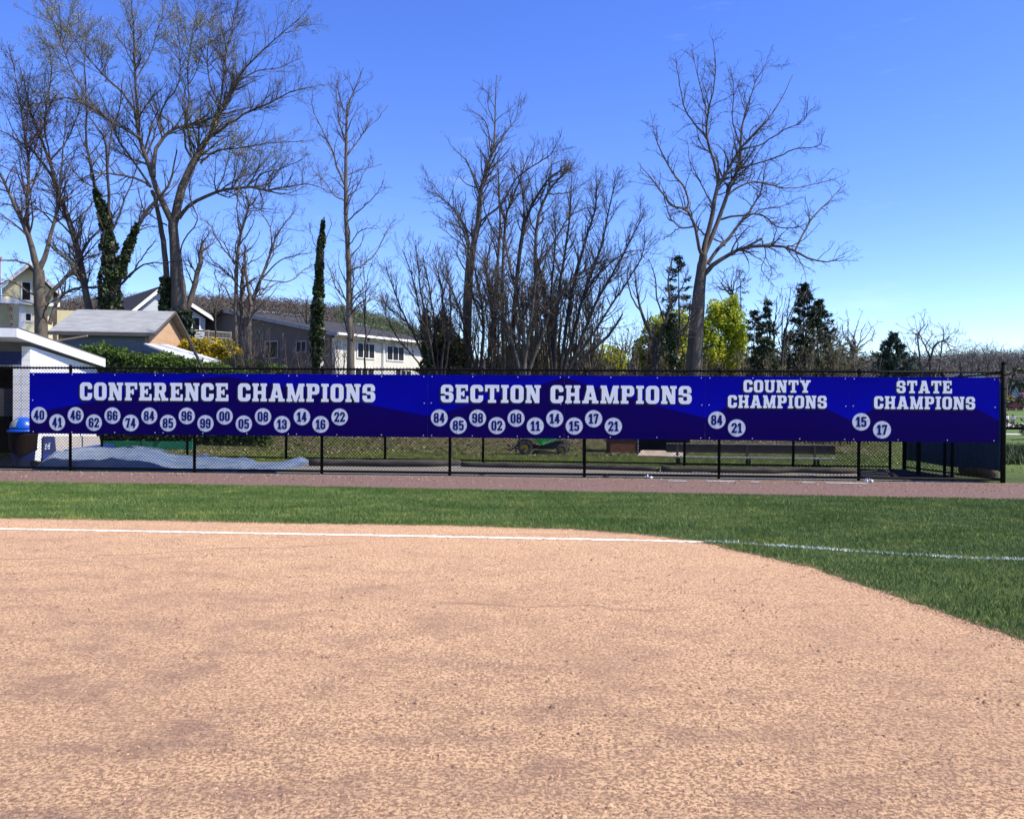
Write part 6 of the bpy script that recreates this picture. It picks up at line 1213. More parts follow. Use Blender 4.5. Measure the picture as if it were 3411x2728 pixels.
# --- 10: big solitary tree
T10 = [([(2309, 1260), (2321, 1075), (2332, 935), (2343, 850)], [33, 28, 22, 17], 0, 0),
 ([(2340, 870), (2346, 831), (2363, 761), (2377, 692), (2391, 622), (2412, 587), (2461, 504), (2496, 462), (2551, 406), (2600, 337), (2640, 250)], [14, 12, 11, 10, 9, 7, 6, 5, 4, 2.5, 1.3], 0, .8),
 ([(2391, 622), (2381, 545), (2356, 469), (2356, 392), (2374, 309), (2384, 225), (2374, 130)], [7.5, 6.5, 5.5, 4.5, 3.5, 2.5, 1.3], .4, -1), ([(2356, 466), (2314, 413), (2280, 358), (2259, 253), (2252, 200)], [5, 4, 3.5, 2, 1.2], .2, -1), ([(2356, 392), (2342, 323), (2321, 239), (2304, 165)], [3.5, 3, 2, 1.2], 0, .6),
 ([(2346, 850), (2384, 761), (2419, 657), (2440, 601), (2464, 552), (2468, 490), (2471, 427), (2496, 330), (2523, 260), (2565, 200)], [11, 10, 9, 8, 7, 6, 5, 3.5, 2.5, 1.3], .1, 1.4), ([(2468, 490), (2440, 400), (2445, 300), (2430, 220)], [4, 3, 2, 1.2], .8, .8),
 ([(2466, 559), (2523, 545), (2586, 525), (2649, 497), (2718, 490), (2739, 465)], [5, 4, 3.5, 3, 2, 1.2], .8, -1), ([(2426, 650), (2461, 622), (2509, 608), (2565, 615), (2621, 629), (2711, 615), (2788, 594)], [6, 5, 4.5, 4, 3, 2, 1.2], .5, 1.8),
 ([(2396, 733), (2454, 720), (2537, 716), (2586, 754), (2642, 761), (2700, 740)], [6, 5, 4.5, 3.5, 2.5, 1.2], .3, -1.8), ([(2341, 855), (2328, 824), (2314, 754), (2287, 699), (2238, 685), (2196, 629), (2161, 587), (2125, 540)], [9, 8, 7, 6, 5, 4, 2.5, 1.3], 0, -1.2),
 ([(2314, 754), (2266, 758), (2231, 720), (2208, 625)], [4.5, 3.5, 3, 1.3], -.2, .8), ([(2290, 706), (2287, 643), (2231, 559), (2189, 476), (2175, 420)], [6, 5, 4, 3, 1.3], -.3, 1), ([(2349, 782), (2314, 747), (2300, 700)], [5, 4, 2], 0, .5), ([(2263, 758), (2220, 790), (2205, 800)], [3, 2, 1.3], -.2, -.5),
 ([(2345, 915), (2370, 887), (2426, 852), (2482, 824), (2593, 820), (2649, 838), (2697, 862), (2760, 873), (2816, 855)], [12, 11, 9, 8, 6.5, 5.5, 4.5, 3, 1.4], 0, -1.5), ([(2358, 880), (2384, 838), (2426, 796), (2461, 747), (2496, 706), (2537, 629), (2551, 540)], [9, 8.5, 8, 6.5, 5, 3.5, 1.5], 0, 1.5),
 ([(2649, 834), (2677, 775), (2718, 713), (2760, 671), (2802, 625)], [5, 4.5, 4, 3, 1.4], -1, 1), ([(2482, 824), (2530, 800), (2537, 796)], [6, 6, 4], -.6, 0), ([(2537, 796), (2551, 852), (2537, 900), (2579, 955)], [3.5, 2.5, 2, 1.2], -.6, -.5), ([(2551, 860), (2570, 900), (2560, 940)], [2, 1.6, 1.2], -.6, -.6), ([(2461, 504), (2540, 480), (2600, 440), (2680, 400), (2690, 340)], [4.5, 3.5, 3, 2, 1.2], .5, -1), ([(2461, 747), (2530, 700), (2600, 690), (2660, 660)], [4, 3, 2, 1.2], .6, -.5), ([(2377, 692), (2330, 600), (2300, 540), (2290, 470)], [4, 3, 2, 1.2], .2, 1)]
tree('bare_tree', 'big solitary bare tree with a leafless spreading crown against the sky', 33, T10, 91, LV(2.2, 2.5, 3.0, 2.8, l0=.25, rm=.0062, lmax=2.0, curl=.20, up=.05, t0=.22))
# --- 11: small tree left of the solitary one
T11 = [([(2185, 1250), (2182, 1190), (2175, 1130), (2140, 1050), (2120, 970), (2115, 900)], [13, 12, 10, 7, 4, 2]), ([(2180, 1170), (2210, 1090), (2230, 1020), (2225, 930), (2240, 860)], [9, 8, 6, 4, 2]), ([(2140, 1050), (2110, 1000), (2090, 930), (2100, 870)], [5, 4, 3, 1.5]), ([(2230, 1030), (2270, 960), (2290, 900)], [4, 3, 1.5]), ([(2190, 1200), (2240, 1130), (2290, 1080), (2300, 1000)], [7, 6, 4, 2]), ([(2215, 1080), (2190, 1000), (2180, 920), (2160, 860)], [5, 4, 3, 1.5])]
tree('bare_tree', 'small dark forked bare tree between the yellow-green trees left of the solitary tree', 31.5, [(a, b, 0, float(np.random.default_rng(93 + i).normal(0, .6))) for i, (a, b) in enumerate(T11)], 93, LV(1.8, 2.4, 3.0, 2.5, l0=.28, rm=.0056, lmax=1.4, curl=.14), bark=m_barkd, ivy=[([(2250, 1230), (2235, 1130), (2238, 1070)], 12, 8, 900)])
# ------------------------------------------------------------------ leafy bushes, conifers, hedge, distant woods
def blobtree(name, label, D, cx, base, blobs, m, seed, size=.12, n=5000, stems=(), cat='tree', group=None, bark=None, inner=True):
    """blobs: (px, py, rx px, ry px). Leaves fill clumped shells, with limbs running into them"""
    g = np.random.default_rng(seed); b3 = at(cx, 1290, D); zb = terr1(b3[0], D); root = thing(name, label, cat, (b3[0], D, zb), group); tr = Cat()
    st = list(stems) or [([(cx, 1255), (cx, base), (bx_, by_)], [6, 5, 1.5]) for bx_, by_, _, _ in blobs[:7]]
    LP = []; LR = []
    for s in st:
        P, Rd = limb3(s[0], s[1], D, g, 0, float(g.normal(0, .5)), 10); ft = P[0].copy(); ft[2] = terr1(ft[0], ft[1]) - .2
        if s[0][0][1] >= 1200: P = np.vstack([ft, P[1:]])
        LP.append(P); LR.append(Rd); V, F = tubes(P[None], Rd[None], 7); tr.add(V, F)
    tr.mk('trunk', bark or m_barkd, root, True)
    O, Rn = spawn(np.stack(LP), np.stack(LR), g, 3.0, .35, .7, 5, .15, .1, .6, .008, t0=.3, lmax=1.5, lmin=.4); cr = Cat(); cr.add(*tubes(O, Rn, 3)); O2, R2 = spawn(O, Rn, g, 3, .5, .7, 4, .15, .1, .6, .006, lmax=.8, lmin=.2); cr.add(*tubes(O2, R2, 3)); cr.mk('branches', m_twig, root)
    C = []; tot = sum(b[2] * b[3] for b in blobs)
    for bx_, by_, rx_, ry_ in blobs:
        k = int(n * rx_ * ry_ / tot); c = at(bx_, by_, D + g.normal(0, .3) * rx_ * D / FPX); u = g.normal(size=(k, 3)); u /= np.linalg.norm(u, axis=1)[:, None]; r = g.random(k) ** .45
        # sub-clumps: leaves gather on small sprays
        q = u * r[:, None]; lump = vnoise(q[:, 0] * 3.1 + bx_, q[:, 2] * 3.1 + by_) * .6 + vnoise(q[:, 0] * 7 + bx_, q[:, 1] * 7 + q[:, 2] * 5) * .4; keep = lump > .36 + .12 * g.normal(size=k) * .6
        q = q[keep] * np.array((rx_, (rx_ + ry_) / 2, ry_)) * (D / FPX); C.append(c + q)
    C = np.concatenate(C); C = C[C[:, 2] > terrain(C[:, 0], C[:, 1])]; V, F = leafquads(C, size, g, .7); mknp('crown', V, F, m, root); return root
m_yg = Mrand('yellow_green_leaves', (.36, .40, .02), (.62, .64, .06), .5, .6, .45, c=(.27, .34, .03)); m_olive = Mrand('olive_leaves', (.07, .10, .02), (.14, .18, .04), .5, .6, .3, c=(.05, .08, .02))
m_for = Mrand('forsythia_flowers', (.42, .30, .01), (.68, .50, .03), .9, .6, .3, c=(.17, .17, .03)); m_hedge = Mrand('hedge_leaves', (.045, .085, .012), (.12, .19, .03), .9, .5, .2, c=(.03, .06, .012))
m_dkg = Mrand('dark_evergreen', (.010, .022, .010), (.035, .055, .022), .6, .6, .1); m_brsh = Mrand('brown_scrub', (.12, .095, .045), (.24, .20, .08), .5, .8, .2)
blobtree('yellow_green_tree', 'broad yellow-green leafing tree just left of the solitary bare tree', 37.6, 2230, 1230, [(2200, 1110, 62, 65), (2262, 1090, 50, 65), (2155, 1170, 52, 55), (2290, 1160, 45, 70), (2230, 1190, 70, 50), (2175, 1220, 60, 30)], m_yg, 101, .14, 11000)
blobtree('yellow_green_tree', 'brightest yellow-green tree directly right of the solitary bare trunk', 40, 2400, 1230, [(2425, 1040, 42, 48), (2390, 1100, 60, 60), (2450, 1090, 40, 62), (2370, 1170, 55, 65), (2435, 1180, 60, 58), (2400, 1225, 90, 30), (2465, 1140, 26, 44), (2378, 1035, 26, 40), (2445, 1005, 18, 26), (2345, 1090, 28, 36)], m_yg, 103, .13, 16000,
         stems=[([(2365, 1255), (2375, 1150), (2360, 1090), (2390, 1030)], [5, 4, 3, 1.3]), ([(2385, 1255), (2400, 1150), (2430, 1080), (2440, 1020)], [5, 4, 3, 1.3]), ([(2410, 1255), (2420, 1180), (2450, 1110)], [4, 3, 1.3])])
blobtree('yellow_green_bush', 'round bright yellow-green bush above the banner right of the clump', 44, 2010, 1225, [(2015, 1190, 60, 42), (1985, 1208, 44, 34), (2050, 1205, 44, 38), (2010, 1230, 80, 28)], m_yg, 107, .14, 9000, cat='bush')
blobtree('yellow_green_bush', 'sparse green bush seen through the stems of the central clump', 38, 1720, 1220, [(1720, 1190, 55, 45), (1780, 1200, 40, 40), (1660, 1215, 40, 30), (1730, 1230, 90, 22)], m_olive, 109, .13, 4200, cat='bush')
blobtree('forsythia', 'bright yellow flowering forsythia bush below the deck railing', 36, 700, 1200, [(640, 1150, 42, 26), (700, 1160, 55, 36), (755, 1165, 40, 38), (690, 1195, 70, 30), (790, 1175, 22, 18), (610, 1165, 25, 20)], m_for, 113, .13, 6500, cat='bush')
blobtree('shrub', 'green scrubby shrub right of the forsythia', 34, 850, 1230, [(790, 1210, 40, 28), (850, 1220, 60, 22), (910, 1230, 60, 18), (760, 1225, 50, 20)], m_hedge, 127, .11, 6000, cat='bush')
blobtree('ivy_mound', 'dark ivy-covered mound at the left foot of the central clump', 33, 1480, 1230, [(1475, 1085, 32, 45), (1485, 1140, 50, 50), (1500, 1190, 62, 45), (1440, 1200, 34, 45), (1525, 1170, 28, 50), (1425, 1160, 20, 45), (1480, 1235, 100, 22)], Mrand('ivy_mound_leaves', (.022, .036, .014), (.09, .11, .04), .8, .5, .1, c=(.05, .045, .025)), 131, .13, 15000, cat='bush')
m_scrub = M('scrub_stems', (.12, .098, .075), (.20, .165, .12), 2, .85, .15)
# low brown thicket behind the clump
def thicket(name, label, D, x0, x1, topf, seed, n, m_leaf=None, lf=0, rm=.007, lab_cat='thicket', kind='stuff', wdt=1.5):
    g = np.random.default_rng(seed); px = g.uniform(x0, x1, n); top = np.array([topf(p) for p in px]) + g.uniform(0, 40, n); Ds = D + g.uniform(-wdt, wdt, n); P = []; K = 7
    for i in range(n):
        b = at(px[i], 1290, Ds[i]); b[2] = terr1(b[0], b[1]) - .1; t = at(px[i] + g.normal(0, 28), top[i], Ds[i]); mid = (b + t) / 2 + g.normal(0, .12, 3); pts, _ = resample([b, mid, t], [1, 1, 1], K, g, .03); P.append(pts)
    P = np.stack(P); L = np.linalg.norm(P[:, -1] - P[:, 0], axis=1); Rn = np.maximum((.012 * L)[:, None] * (1 - .85 * np.linspace(0, 1, K))[None], rm); c = Cat(); c.add(*tubes(P, Rn, 4))
    O, R1 = spawn(P, Rn, g, 2.6, .35, .55, 5, .12, .12, .6, rm, t0=.15, lmax=1.6 * D / 33, lmin=.3); c.add(*tubes(O, R1, 3)); O2, R2 = spawn(O, R1, g, 3.2, .5, .6, 4, .15, .1, .7, rm * .9, lmax=.7 * D / 33, lmin=.15); c.add(*tubes(O2, R2, 3))
    if rm < .01: O3, R3 = spawn(O2, R2, g, 4, .6, .6, 3, .15, .1, .7, rm * .85, lmax=.4, lmin=.12); c.add(*tubes(O3, R3, 3))
    return c, O2, g
c, O2, g = thicket('thicket', '', 35, 1440, 2090, lambda p: 960 + 50 * math.sin(p * .013) + (90 if p > 1980 else 0) + (60 if p < 1520 else 0), 137, 95)
root = thing('thicket', 'dense brown undergrowth of thin stems filling the foot of the central clump', 'undergrowth', (at(1760, 1290, 35)[0], 35, 2)); root['kind'] = 'stuff'; c.mk('stems', m_scrub, root)
T = O2.reshape(-1, 3); T = T[g.random(len(T)) < .22]; V, F = leafquads(T + g.normal(0, .08, T.shape), .11, g); mknp('scrub_leaves', V, F, m_brsh, root)
c, O2, g = thicket('thicket', '', 33, 780, 1130, lambda p: 1120 + 30 * math.sin(p * .02), 139, 46)
root = thing('thicket', 'thin bare brush in front of the dark end wall of the long building', 'undergrowth', (at(950, 1290, 33)[0], 33, 2)); root['kind'] = 'stuff'; c.mk('stems', m_twig, root)
c, O2, g = thicket('thicket', '', 38, 2080, 2900, lambda p: 1165 + 25 * math.sin(p * .011), 149, 120, wdt=3)
root = thing('thicket', 'brown and olive undergrowth below the conifers right of the solitary tree', 'undergrowth', (at(2500, 1290, 38)[0], 38, 1)); root['kind'] = 'stuff'; c.mk('stems', m_scrub, root)
T = O2.reshape(-1, 3); T = T[g.random(len(T)) < .5]; V, F = leafquads(T + g.normal(0, .12, T.shape), .14, g); mknp('scrub_leaves', V, F, Mrand('olive_scrub', (.04, .045, .02), (.10, .10, .035), .6, .7, .15), root)
# hedge
def hedge():
    g = np.random.default_rng(151); D = 30.0; top = [(262, 1172), (285, 1158), (340, 1147), (400, 1166), (470, 1180), (520, 1184), (565, 1172), (600, 1190), (680, 1205), (760, 1222), (830, 1236), (905, 1247)]
    n = 34000; px = g.uniform(262, 905, n); tp = np.interp(px, [q[0] for q in top], [q[1] for q in top]) + 8 * (vnoise(px * .06, px * 0) - .5) + 5 * (vnoise(px * .25, px * 0) - .5); v = g.random(n) ** 1.5; D_ = D + 1.5 * g.random(n) ** .7 * (1 - v * .4) - .75
    ptop = np.array([at(a, b, D)[2] for a, b in zip(px[::1], tp)]) if n < 1 else None
    X = (px - 1705.5) / FPX * D_; zt = 1.65 + (1337.5 - tp) * D / FPX; zb = terrain(X, D_); fr = v; Z = zt - (zt - zb) * fr - .20 * ((D_ - D) / .75) ** 2 * (1 - fr)
    C = np.column_stack([X, D_, Z]) + g.normal(0, .05, (n, 3)); front = (D_ < D - .2) | (fr < .18); C = C[front | (g.random(n) < .35)]
    root = thing('hedge', 'bushy green hedge running right from the dugout roof below the garage', 'hedge', (at(560, 1290, D)[0], D, 2)); V, F = leafquads(C, .11, g, .7); mknp('foliage', V, F, m_hedge, root)
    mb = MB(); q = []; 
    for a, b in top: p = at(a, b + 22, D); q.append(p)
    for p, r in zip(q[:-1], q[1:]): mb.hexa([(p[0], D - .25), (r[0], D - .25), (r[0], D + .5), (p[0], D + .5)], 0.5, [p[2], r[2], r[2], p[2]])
    mk('dark_inner_body', mb, M('hedge_dark_inside', (.02, .03, .01), None, 5, .95), root)  # solid dark core: shade inside the hedge put into its colour
hedge()
# conifers
m_nd = Mrand('spruce_needles', (.010, .024, .014), (.032, .058, .030), .7, .6, .05); m_ndl = Mrand('olive_spruce_needles', (.02, .032, .012), (.055, .07, .025), .7, .6, .05); m_ndb = Mrand('blue_spruce_needles', (.018, .036, .028), (.05, .08, .06), .7, .6, .05)
def conifer(name, label, D, cx, top, base, hw, seed, m=None, droop=.15, tip=.25, whorl=.42, nb=7, dens=1.0, bare=0.0, group=None, power=.85, need=.17, sweep=0.0, full=1.0):
    g = np.random.default_rng(seed); T_ = at(cx, top, D); B2 = at(cx, base, D); zb = terr1(B2[0], D); H = T_[2] - zb; root = thing(name, label, 'conifer', (B2[0], D, zb), group); W_ = 1.4 * hw * D / FPX
    tr = MB(); k = [(T_[0] + g.normal(0, .03), D, zb - .2 + (H + .2) * t) for t in np.linspace(0, 1, 8)]; tr.tube(k, [max(.012, .016 * H * (1 - t)) for t in np.linspace(0, 1, 8)], 8); mk('trunk', tr, m_barkd, root, True)
    P = []; K = 7; z = zb + .05 * H; zc0 = B2[2]
    P = []
    while z < T_[2] - .05:
        fr = (T_[2] - z) / (T_[2] - zc0); 
        for j in range(nb + int(3 * fr)):
            if g.random() < bare: continue
            a = g.random() * 6.283; ln = max(.12, W_ * min(1, max(fr, 0)) ** power * g.uniform(.6, 1.12) * (1 if full >= 1 else (full + (1 - full) * g.random()))); pts = [np.array((T_[0], D, z + g.normal(0, .06)))]
            for s in range(1, K): 
                sl = -droop + (tip + droop) * (s / (K - 1)) ** 2; dd = np.array((math.cos(a), math.sin(a), sl)) + g.normal(0, .05, 3); dd /= np.linalg.norm(dd); pts.append(pts[-1] + dd * ln / (K - 1))
            P.append(pts)
        z += whorl * (.5 + .6 * fr) * g.uniform(.8, 1.2)
    P = np.array(P); L = np.linalg.norm(P[:, -1] - P[:, 0], axis=1); Rn = np.maximum((.012 * L)[:, None] * (1 - .8 * np.linspace(0, 1, K))[None], .007); c = Cat(); c.add(*tubes(P, Rn, 3))
    O, R1 = spawn(P, Rn, g, 3.2 * dens, .38, .8, 4, .08, -.12 - sweep, .6, .006, t0=.15, lmax=1.1, lmin=.12, taper=.6); c.add(*tubes(O, R1, 3)); c.mk('branches', m_barkd, root)
    # needle sprays: narrow leaf faces laid along the twigs
    S = np.concatenate([O[:, 1:].reshape(-1, 3), P[:, 2:].reshape(-1, 3), P[:, 3:].reshape(-1, 3)]); dr = np.concatenate([(O[:, 1:] - O[:, :-1]).reshape(-1, 3), (P[:, 2:] - P[:, 1:-1]).reshape(-1, 3), (P[:, 3:] - P[:, 2:-1]).reshape(-1, 3)])
    rep = max(1, int(round(3 * dens))); S = np.repeat(S, rep, 0); dr = np.repeat(dr, rep, 0); dr = dr / (np.linalg.norm(dr, axis=1)[:, None] + 1e-9) + g.normal(0, .38, S.shape); dr[:, 2] -= sweep; dr /= np.linalg.norm(dr, axis=1)[:, None]; sd_ = np.cross(dr, g.normal(size=S.shape)); sd_ /= np.linalg.norm(sd_, axis=1)[:, None] + 1e-9
    l = (need * g.uniform(.6, 1.3, len(S)))[:, None]; wd = l * .17; S = S + g.normal(0, .05, S.shape); V = np.stack([S - dr * l * .3, S + sd_ * wd, S + dr * l * .7, S - sd_ * wd], 1).reshape(-1, 3); mknp('needles', V, np.arange(len(V)).reshape(-1, 4), m or m_nd, root); return root
conifer('spruce', 'tall ragged dark spruce just left of the solitary bare trunk', 36.4, 2262, 838, 1230, 88, 201, droop=.30, tip=.35, whorl=.5, nb=6, bare=.25, need=.17, dens=1.0, power=.6, full=.6)
conifer('larch', 'thin see-through conifer with a tufted top right of the bright tree', 42, 2466, 900, 1230, 48, 203, droop=.05, tip=.2, whorl=.42, nb=5, bare=.2, need=.10, dens=.5, power=.45)
conifer('spruce', 'squat dark olive conifer behind the thin tufted conifer', 46, 2512, 1030, 1240, 60, 205, m_ndl, nb=7, need=.2, power=.75)
conifer('spruce', 'weeping spruce with drooping sprays and a narrow crooked top', 39, 2556, 995, 1240, 42, 207, m_nd, droop=.55, tip=-.1, nb=5, whorl=.5, need=.2, sweep=.5, bare=.1, power=.8)
conifer('spruce', 'low drooping olive evergreen beneath the weeping spruce', 37, 2548, 1110, 1245, 70, 209, m_ndl, droop=.5, tip=-.2, nb=7, need=.2, sweep=.5, power=.6)
conifer('spruce', 'tallest dark spruce right of the solitary tree with a pointed tiered top', 40, 2680, 938, 1245, 88, 211, m_nd, droop=.12, tip=.3, nb=8, need=.20, power=.9, dens=1.1)
conifer('spruce', 'dark spruce pressed against the right side of the tallest spruce', 41, 2728, 1000, 1245, 80, 213, m_ndl, droop=.1, tip=.3, nb=9, need=.20, power=.85, dens=1.1)
conifer('spruce', 'grey see-through conifer with flat twiggy tiers left of the utility pole', 50, 2838, 1130, 1245, 75, 215, M('dead_twig_needles', (.10, .085, .07), (.16, .14, .12), 4, .9), droop=.1, tip=.1, nb=7, bare=.1, need=.14, dens=.7, power=.75)
conifer('spruce', 'small rounded blue-green spruce alone above the STATE banner', 55, 2976, 1112, 1240, 62, 217, m_ndb, droop=-.35, tip=.75, nb=9, whorl=.36, need=.24, power=.85)
conifer('pine', 'dark layered pine branches at the right edge behind the corner post', 48, 3500, 1120, 1245, 90, 219, m_ndl, droop=-.1, tip=.35, nb=4, whorl=.7, bare=.2, need=.26, dens=.9, power=.4)
# further bare trees
def spread(name, label, D, cx, base, top, hw, seed, n=7, rm=.009, lv=None, group=None, r0=9, twig=None, fork=.35, leaves=None, bark=None, lean=0):
    g = np.random.default_rng(seed); L = [([(cx, 1255), (cx + g.normal(0, 4), base), (cx + g.normal(0, 6) + lean * .3, base - (base - top) * fork)], [r0, r0 * .85, r0 * .7], 0, 0)]; f = L[0][0][-1]
    for i in range(n):
        u = -1 + 2 * (i + .5) / n + g.normal(0, .1); tx = cx + hw * u + lean; ty = top + (base - top) * (.42 * u * u + .08 * abs(g.normal())); s = g.uniform(0, .8); st = (f[0] * s + L[0][0][1][0] * (1 - s), f[1] * s + L[0][0][1][1] * (1 - s))
        m1 = (st[0] + (tx - st[0]) * .4 + g.normal(0, 5), st[1] + (ty - st[1]) * .45 + 6 * abs(u)); m2 = (st[0] + (tx - st[0]) * .75 + g.normal(0, 6), st[1] + (ty - st[1]) * .75 + g.normal(0, 5)); L.append(([st, m1, m2, (tx, ty)], [r0 * .55, r0 * .4, r0 * .25, 1.0], 0, float(g.normal(0, 1.0))))
    k = D / 33; q = lv or [dict(per_m=1.6 / k, lf=.32, ang=.7, K=6, curl=.16, up=.06, rf=.55, rmin=rm * 1.2, t0=.3, lmax=2.4 * k, lmin=.5 * k), dict(per_m=2.4 / k, lf=.48, ang=.7, K=5, curl=.2, up=.06, rf=.6, rmin=rm, t0=.12, lmax=1.3 * k, lmin=.25 * k), dict(per_m=3.4 / k, lf=.5, ang=.7, K=4, curl=.2, up=.06, rf=.7, rmin=rm * .85, t0=.12, lmax=.8 * k, lmin=.14 * k)]
    return tree(name, label, D, L, seed, q, bark=bark or m_barkd, twig=twig, group=group, trunkS=7, leaves=leaves)
m_twigl = M('pale_twigs', (.17, .15, .14), (.24, .22, .20), 2, .85, .15); m_twigf = M('far_twigs', (.15, .135, .13), (.20, .18, .175), 2, .9, .1)
spread('bare_tree', 'hazy bare tree behind the solitary tree on its right side', 44, 2440, 1000, 880, 70, 301, 6, r0=6)
spread('bare_tree', 'thin bare tree between the weeping spruce and the thin conifer', 43, 2580, 1130, 960, 60, 303, 6, r0=6)
spread('bare_tree', 'bare tree leaning right in front of the tallest spruce', 38, 2600, 1180, 930, 70, 305, 6, r0=7, lean=70)
spread('bare_tree', 'pale fuzzy bare tree spreading right of the dark spruces', 52, 2840, 1190, 1060, 90, 307, 9, r0=8, twig=m_twigl, rm=.012, fork=.15)
spread('bare_tree', 'pale bare tree close against the right spruce', 50, 2765, 1190, 1050, 55, 309, 7, r0=7, twig=m_twigl, rm=.011)
spread('bare_tree', 'distant round bare tree beside the dark church steeple', 95, 2078, 1190, 1105, 62, 311, 9, r0=6, rm=.022, fork=.2, twig=m_twigf)
spread('bare_tree', 'bare tree with a thin spreading crown behind the ivy column', 48, 1020, 1120, 985, 70, 313, 8, r0=6, rm=.010)
spread('bare_tree', 'thin bare tree close to the right of the slender tall tree', 36, 1215, 1130, 820, 60, 315, 6, r0=5, rm=.007)
spread('bare_tree', 'young bare tree in front of the grey house between the maple and the deck', 44, 720, 1080, 930, 45, 317, 6, r0=5, rm=.010)
T19 = [([(3066, 1262), (3064, 1200), (3058, 1140), (3060, 1110), (3083, 1080)], [5, 4.5, 4, 3.5, 2], 0, 0), ([(3101, 1262), (3096, 1200), (3080, 1150), (3064, 1118), (3040, 1108)], [5, 4.5, 3.5, 2.5, 1], 0, .5), ([(3070, 1232), (3098, 1200), (3110, 1155), (3132, 1138), (3150, 1130), (3166, 1118)], [6, 5.5, 5, 4, 3, 1.5], 0, 0), ([(3082, 1150), (3100, 1125), (3102, 1100)], [3, 2, 1], 0, .5), ([(3070, 1225), (3055, 1190), (3030, 1165), (3020, 1135)], [3.5, 3, 2, 1], 0, -.5), ([(3058, 1115), (3030, 1110), (3020, 1108)], [2, 1.5, 1], 0, .5)]
tree('bare_tree', 'wavy-stemmed dark bare tree just right of the small blue-green spruce', 60, T19, 319, [dict(per_m=.9, lf=.35, ang=.8, K=6, curl=.2, up=.02, rf=.6, rmin=.018, t0=.3, lmax=2.6, lmin=.8), dict(per_m=1.3, lf=.5, ang=.8, K=5, curl=.22, up=.03, rf=.6, rmin=.014, t0=.12, lmax=1.6, lmin=.5), dict(per_m=1.8, lf=.5, ang=.7, K=4, curl=.22, up=.03, rf=.7, rmin=.011, lmax=.9, lmin=.3)], bark=m_barkd, twig=m_twigl)
T20 = [([(3128, 1262), (3132, 1200), (3138, 1150), (3144, 1120), (3140, 1085)], [4.5, 4, 3.5, 2.5, 1], 0, 0), ([(3140, 1135), (3175, 1155), (3210, 1150)], [2.5, 2, 1], 0, .6), ([(3134, 1190), (3160, 1185), (3190, 1180)], [2.5, 2, 1], 0, -.6), ([(3132, 1200), (3160, 1170), (3185, 1165)], [2.5, 2, 1], 0, .6), ([(3142, 1115), (3175, 1110), (3195, 1100)], [2, 1.6, 1], 0, .6), ([(3142, 1115), (3120, 1120), (3112, 1125)], [2, 1.5, 1], 0, .6)]
tree('bare_tree', 'pale twisted bare tree above the word STATE', 62, T20, 321, [dict(per_m=1.2, lf=.5, ang=.8, K=6, curl=.22, up=.03, rf=.6, rmin=.018, t0=.3, lmax=2.6, lmin=.9), dict(per_m=1.5, lf=.5, ang=.8, K=5, curl=.24, up=.03, rf=.6, rmin=.014, t0=.12, lmax=1.5, lmin=.5), dict(per_m=1.8, lf=.5, ang=.7, K=4, curl=.22, up=.03, rf=.7, rmin=.011, lmax=.8, lmin=.3)], bark=m_bark, twig=m_twigl)
far_lbl = ['leftmost of the hazy grey trees on the right skyline', 'hazy grey tree third from the corner post on the skyline', 'tall pointed hazy tree on the skyline near the corner post', 'rounded hazy tree just left of the corner post', 'brownish bare tree just right of the corner post', 'hazy grey tree at the far right edge of the skyline', 'low hazy tree between the pale twisted tree and the corner post', 'faint low tree behind the utility pole']
for k, (cx, tp, hw, D) in enumerate([(3195, 1180, 34, 150), (3235, 1165, 36, 155), (3290, 1148, 34, 152), (3335, 1168, 34, 158), (3375, 1190, 34, 160), (3420, 1160, 36, 155), (3262, 1195, 30, 170), (2925, 1205, 30, 150)]):
    spread('bare_tree', far_lbl[k], D, cx, 1240, tp, hw, 330 + k, 8, r0=3.2, rm=.026 if D > 90 else .012, fork=.12, twig=m_twigf, group='hazy bare trees along the right skyline')
blobtree('cherry_tree', 'small pink blossoming tree at the right edge of the photo', 142, 3408, 1350, [(3408, 1318, 14, 12), (3398, 1326, 10, 8)], Mrand('pink_blossom', (.45, .22, .28), (.6, .35, .4), trans=.2), 341, .3, 900)
blobtree('yellow_green_bush', 'tiny bright yellow-green bush right beside the corner post', 138, 3352, 1355, [(3352, 1338, 8, 14)], m_yg, 343, .3, 500, cat='bush')
blobtree('shrub', 'dark shrubs behind the vehicle on the far lawn', 145, 3400, 1355, [(3390, 1335, 26, 16), (3425, 1330, 26, 20), (3360, 1330, 20, 14)], m_brsh, 345, .4, 1300, cat='bush')
# tufts of weeds right of the corner
g = np.random.default_rng(351); C = []
for cx, cy_, s in ((3352, 1535, .35), (3385, 1520, .5), (3405, 1500, .5), (3365, 1505, .4), (3420, 1545, .5)):
    c = hit_t(cx, cy_); k = 420; C.append(np.column_stack([c[0] + g.normal(0, s, k), c[1] + g.normal(0, s * .5, k), np.full(k, c[2])]))
C = np.concatenate(C); C[:, 2] = terrain(C[:, 0], C[:, 1]); V, F = blades(C, .30, .03, 1.0, g)
tag(mknp('weeds', V, F, grassblade_mat('weed_blades', (.02, .035, .012), (.09, .13, .05), (.04, .06, .02))), 'tall rough weeds in the field right of the corner post', 'weeds', kind='stuff')
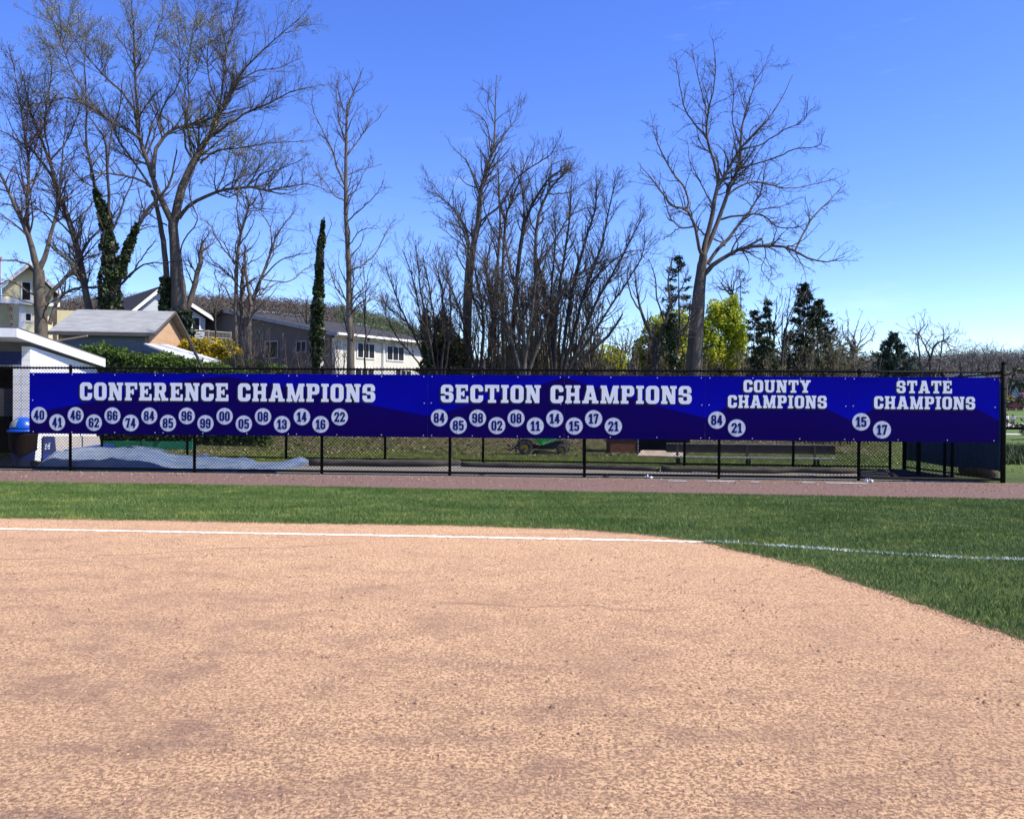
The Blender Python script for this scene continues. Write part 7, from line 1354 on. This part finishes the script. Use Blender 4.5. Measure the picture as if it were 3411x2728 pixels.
# distant wooded hill on the left and low wood along the horizon
def ridge(name, pts, D, depth, m):
    V = []; F = []; n = len(pts)
    for j in range(7):
        v = j / 6
        for i, (a, b) in enumerate(pts): p = at(a, b, D + depth * (v - 1)); z = -1 + (p[2] + 1) * math.sin(v * math.pi / 2) ** .8; V.append((p[0], p[1], z))
        if j: F += [((j - 1) * n + i, (j - 1) * n + i + 1, j * n + i + 1, j * n + i) for i in range(n - 1)]
    return mknp(name, np.array(V), np.array(F), m, smooth=True)
hp = [(-400, 1060), (200, 1040), (480, 1042), (640, 1030), (760, 1032), (880, 1040), (1000, 1052), (1100, 1062), (1180, 1078), (1260, 1090), (1340, 1120), (1420, 1148), (1520, 1180), (1700, 1225), (1900, 1262)]
tag(ridge('hill', hp, 420, 160, M('hill_ground', (.05, .046, .036), (.085, .075, .06), .05, .95)), kind='structure')
g = np.random.default_rng(361)
def hillwood(n, pts, D, depth, m1, m2, s, name, label):
    px = g.uniform(pts[0][0], pts[-1][0], n); v = g.random(n) ** .35; py = np.interp(px, [q[0] for q in pts], [q[1] for q in pts]); Yd = D + depth * (v - 1); X = (px - 1705.5) / FPX * D * 1.0; 
    zt = 1.65 + (1346 + .0072 * (px - 1705.5) - py) * D / FPX; Z = -1 + (zt + 1) * np.sin(v * np.pi / 2) ** .8; P = np.column_stack([X * (Yd / D), Yd, Z * 1.0]); C = []; Sz = []
    K = 100; u = g.normal(size=(n, K, 3)); u[:, :, 2] = np.abs(u[:, :, 2]); u /= np.linalg.norm(u, axis=2)[:, :, None]; h = g.uniform(.7, 1.3, n)[:, None, None]; C = P[:, None] + u * g.random((n, K, 1)) ** .5 * np.array((s, s, s * 1.5)) * h; C = C.reshape(-1, 3)
    V, F = leafquads(C, s * .15, g, .5); root = mknp(name, V, F, m1); tag(root, label, 'woodland', kind='stuff')
hillwood(2300, [(-300, 1052), (640, 1032), (880, 1040), (1000, 1052), (1130, 1070), (1180, 1080)], 420, 160, Mrand('bare_wood', (.075, .062, .055), (.14, .12, .105), .02, .9), None, 4.2, 'distant_wood', 'far brown leafless woodland covering the hill behind the long building')
hillwood(700, [(1120, 1066), (1180, 1078), (1260, 1090), (1340, 1120), (1420, 1148), (1520, 1180)], 410, 150, Mrand('green_wood', (.07, .095, .05), (.12, .15, .08), .02, .9), None, 4.0, 'distant_wood', 'far hazy green woodland on the falling end of the hill')
lowp = [(1500, 1225), (1900, 1232), (2200, 1226), (2600, 1222), (2900, 1222), (3100, 1216), (3250, 1206), (3411, 1204), (3900, 1195)]
tag(ridge('far_terrain', [(a, b + 2) for a, b in lowp], 260, 60, M('far_ground', (.06, .056, .045), (.09, .08, .07), .05, .95)), kind='structure')
hillwood(2600, lowp, 260, 60, Mrand('low_wood', (.095, .085, .08), (.16, .145, .135), .02, .9), None, 2.4, 'distant_wood', 'low hazy grey-brown woodland along the right horizon')
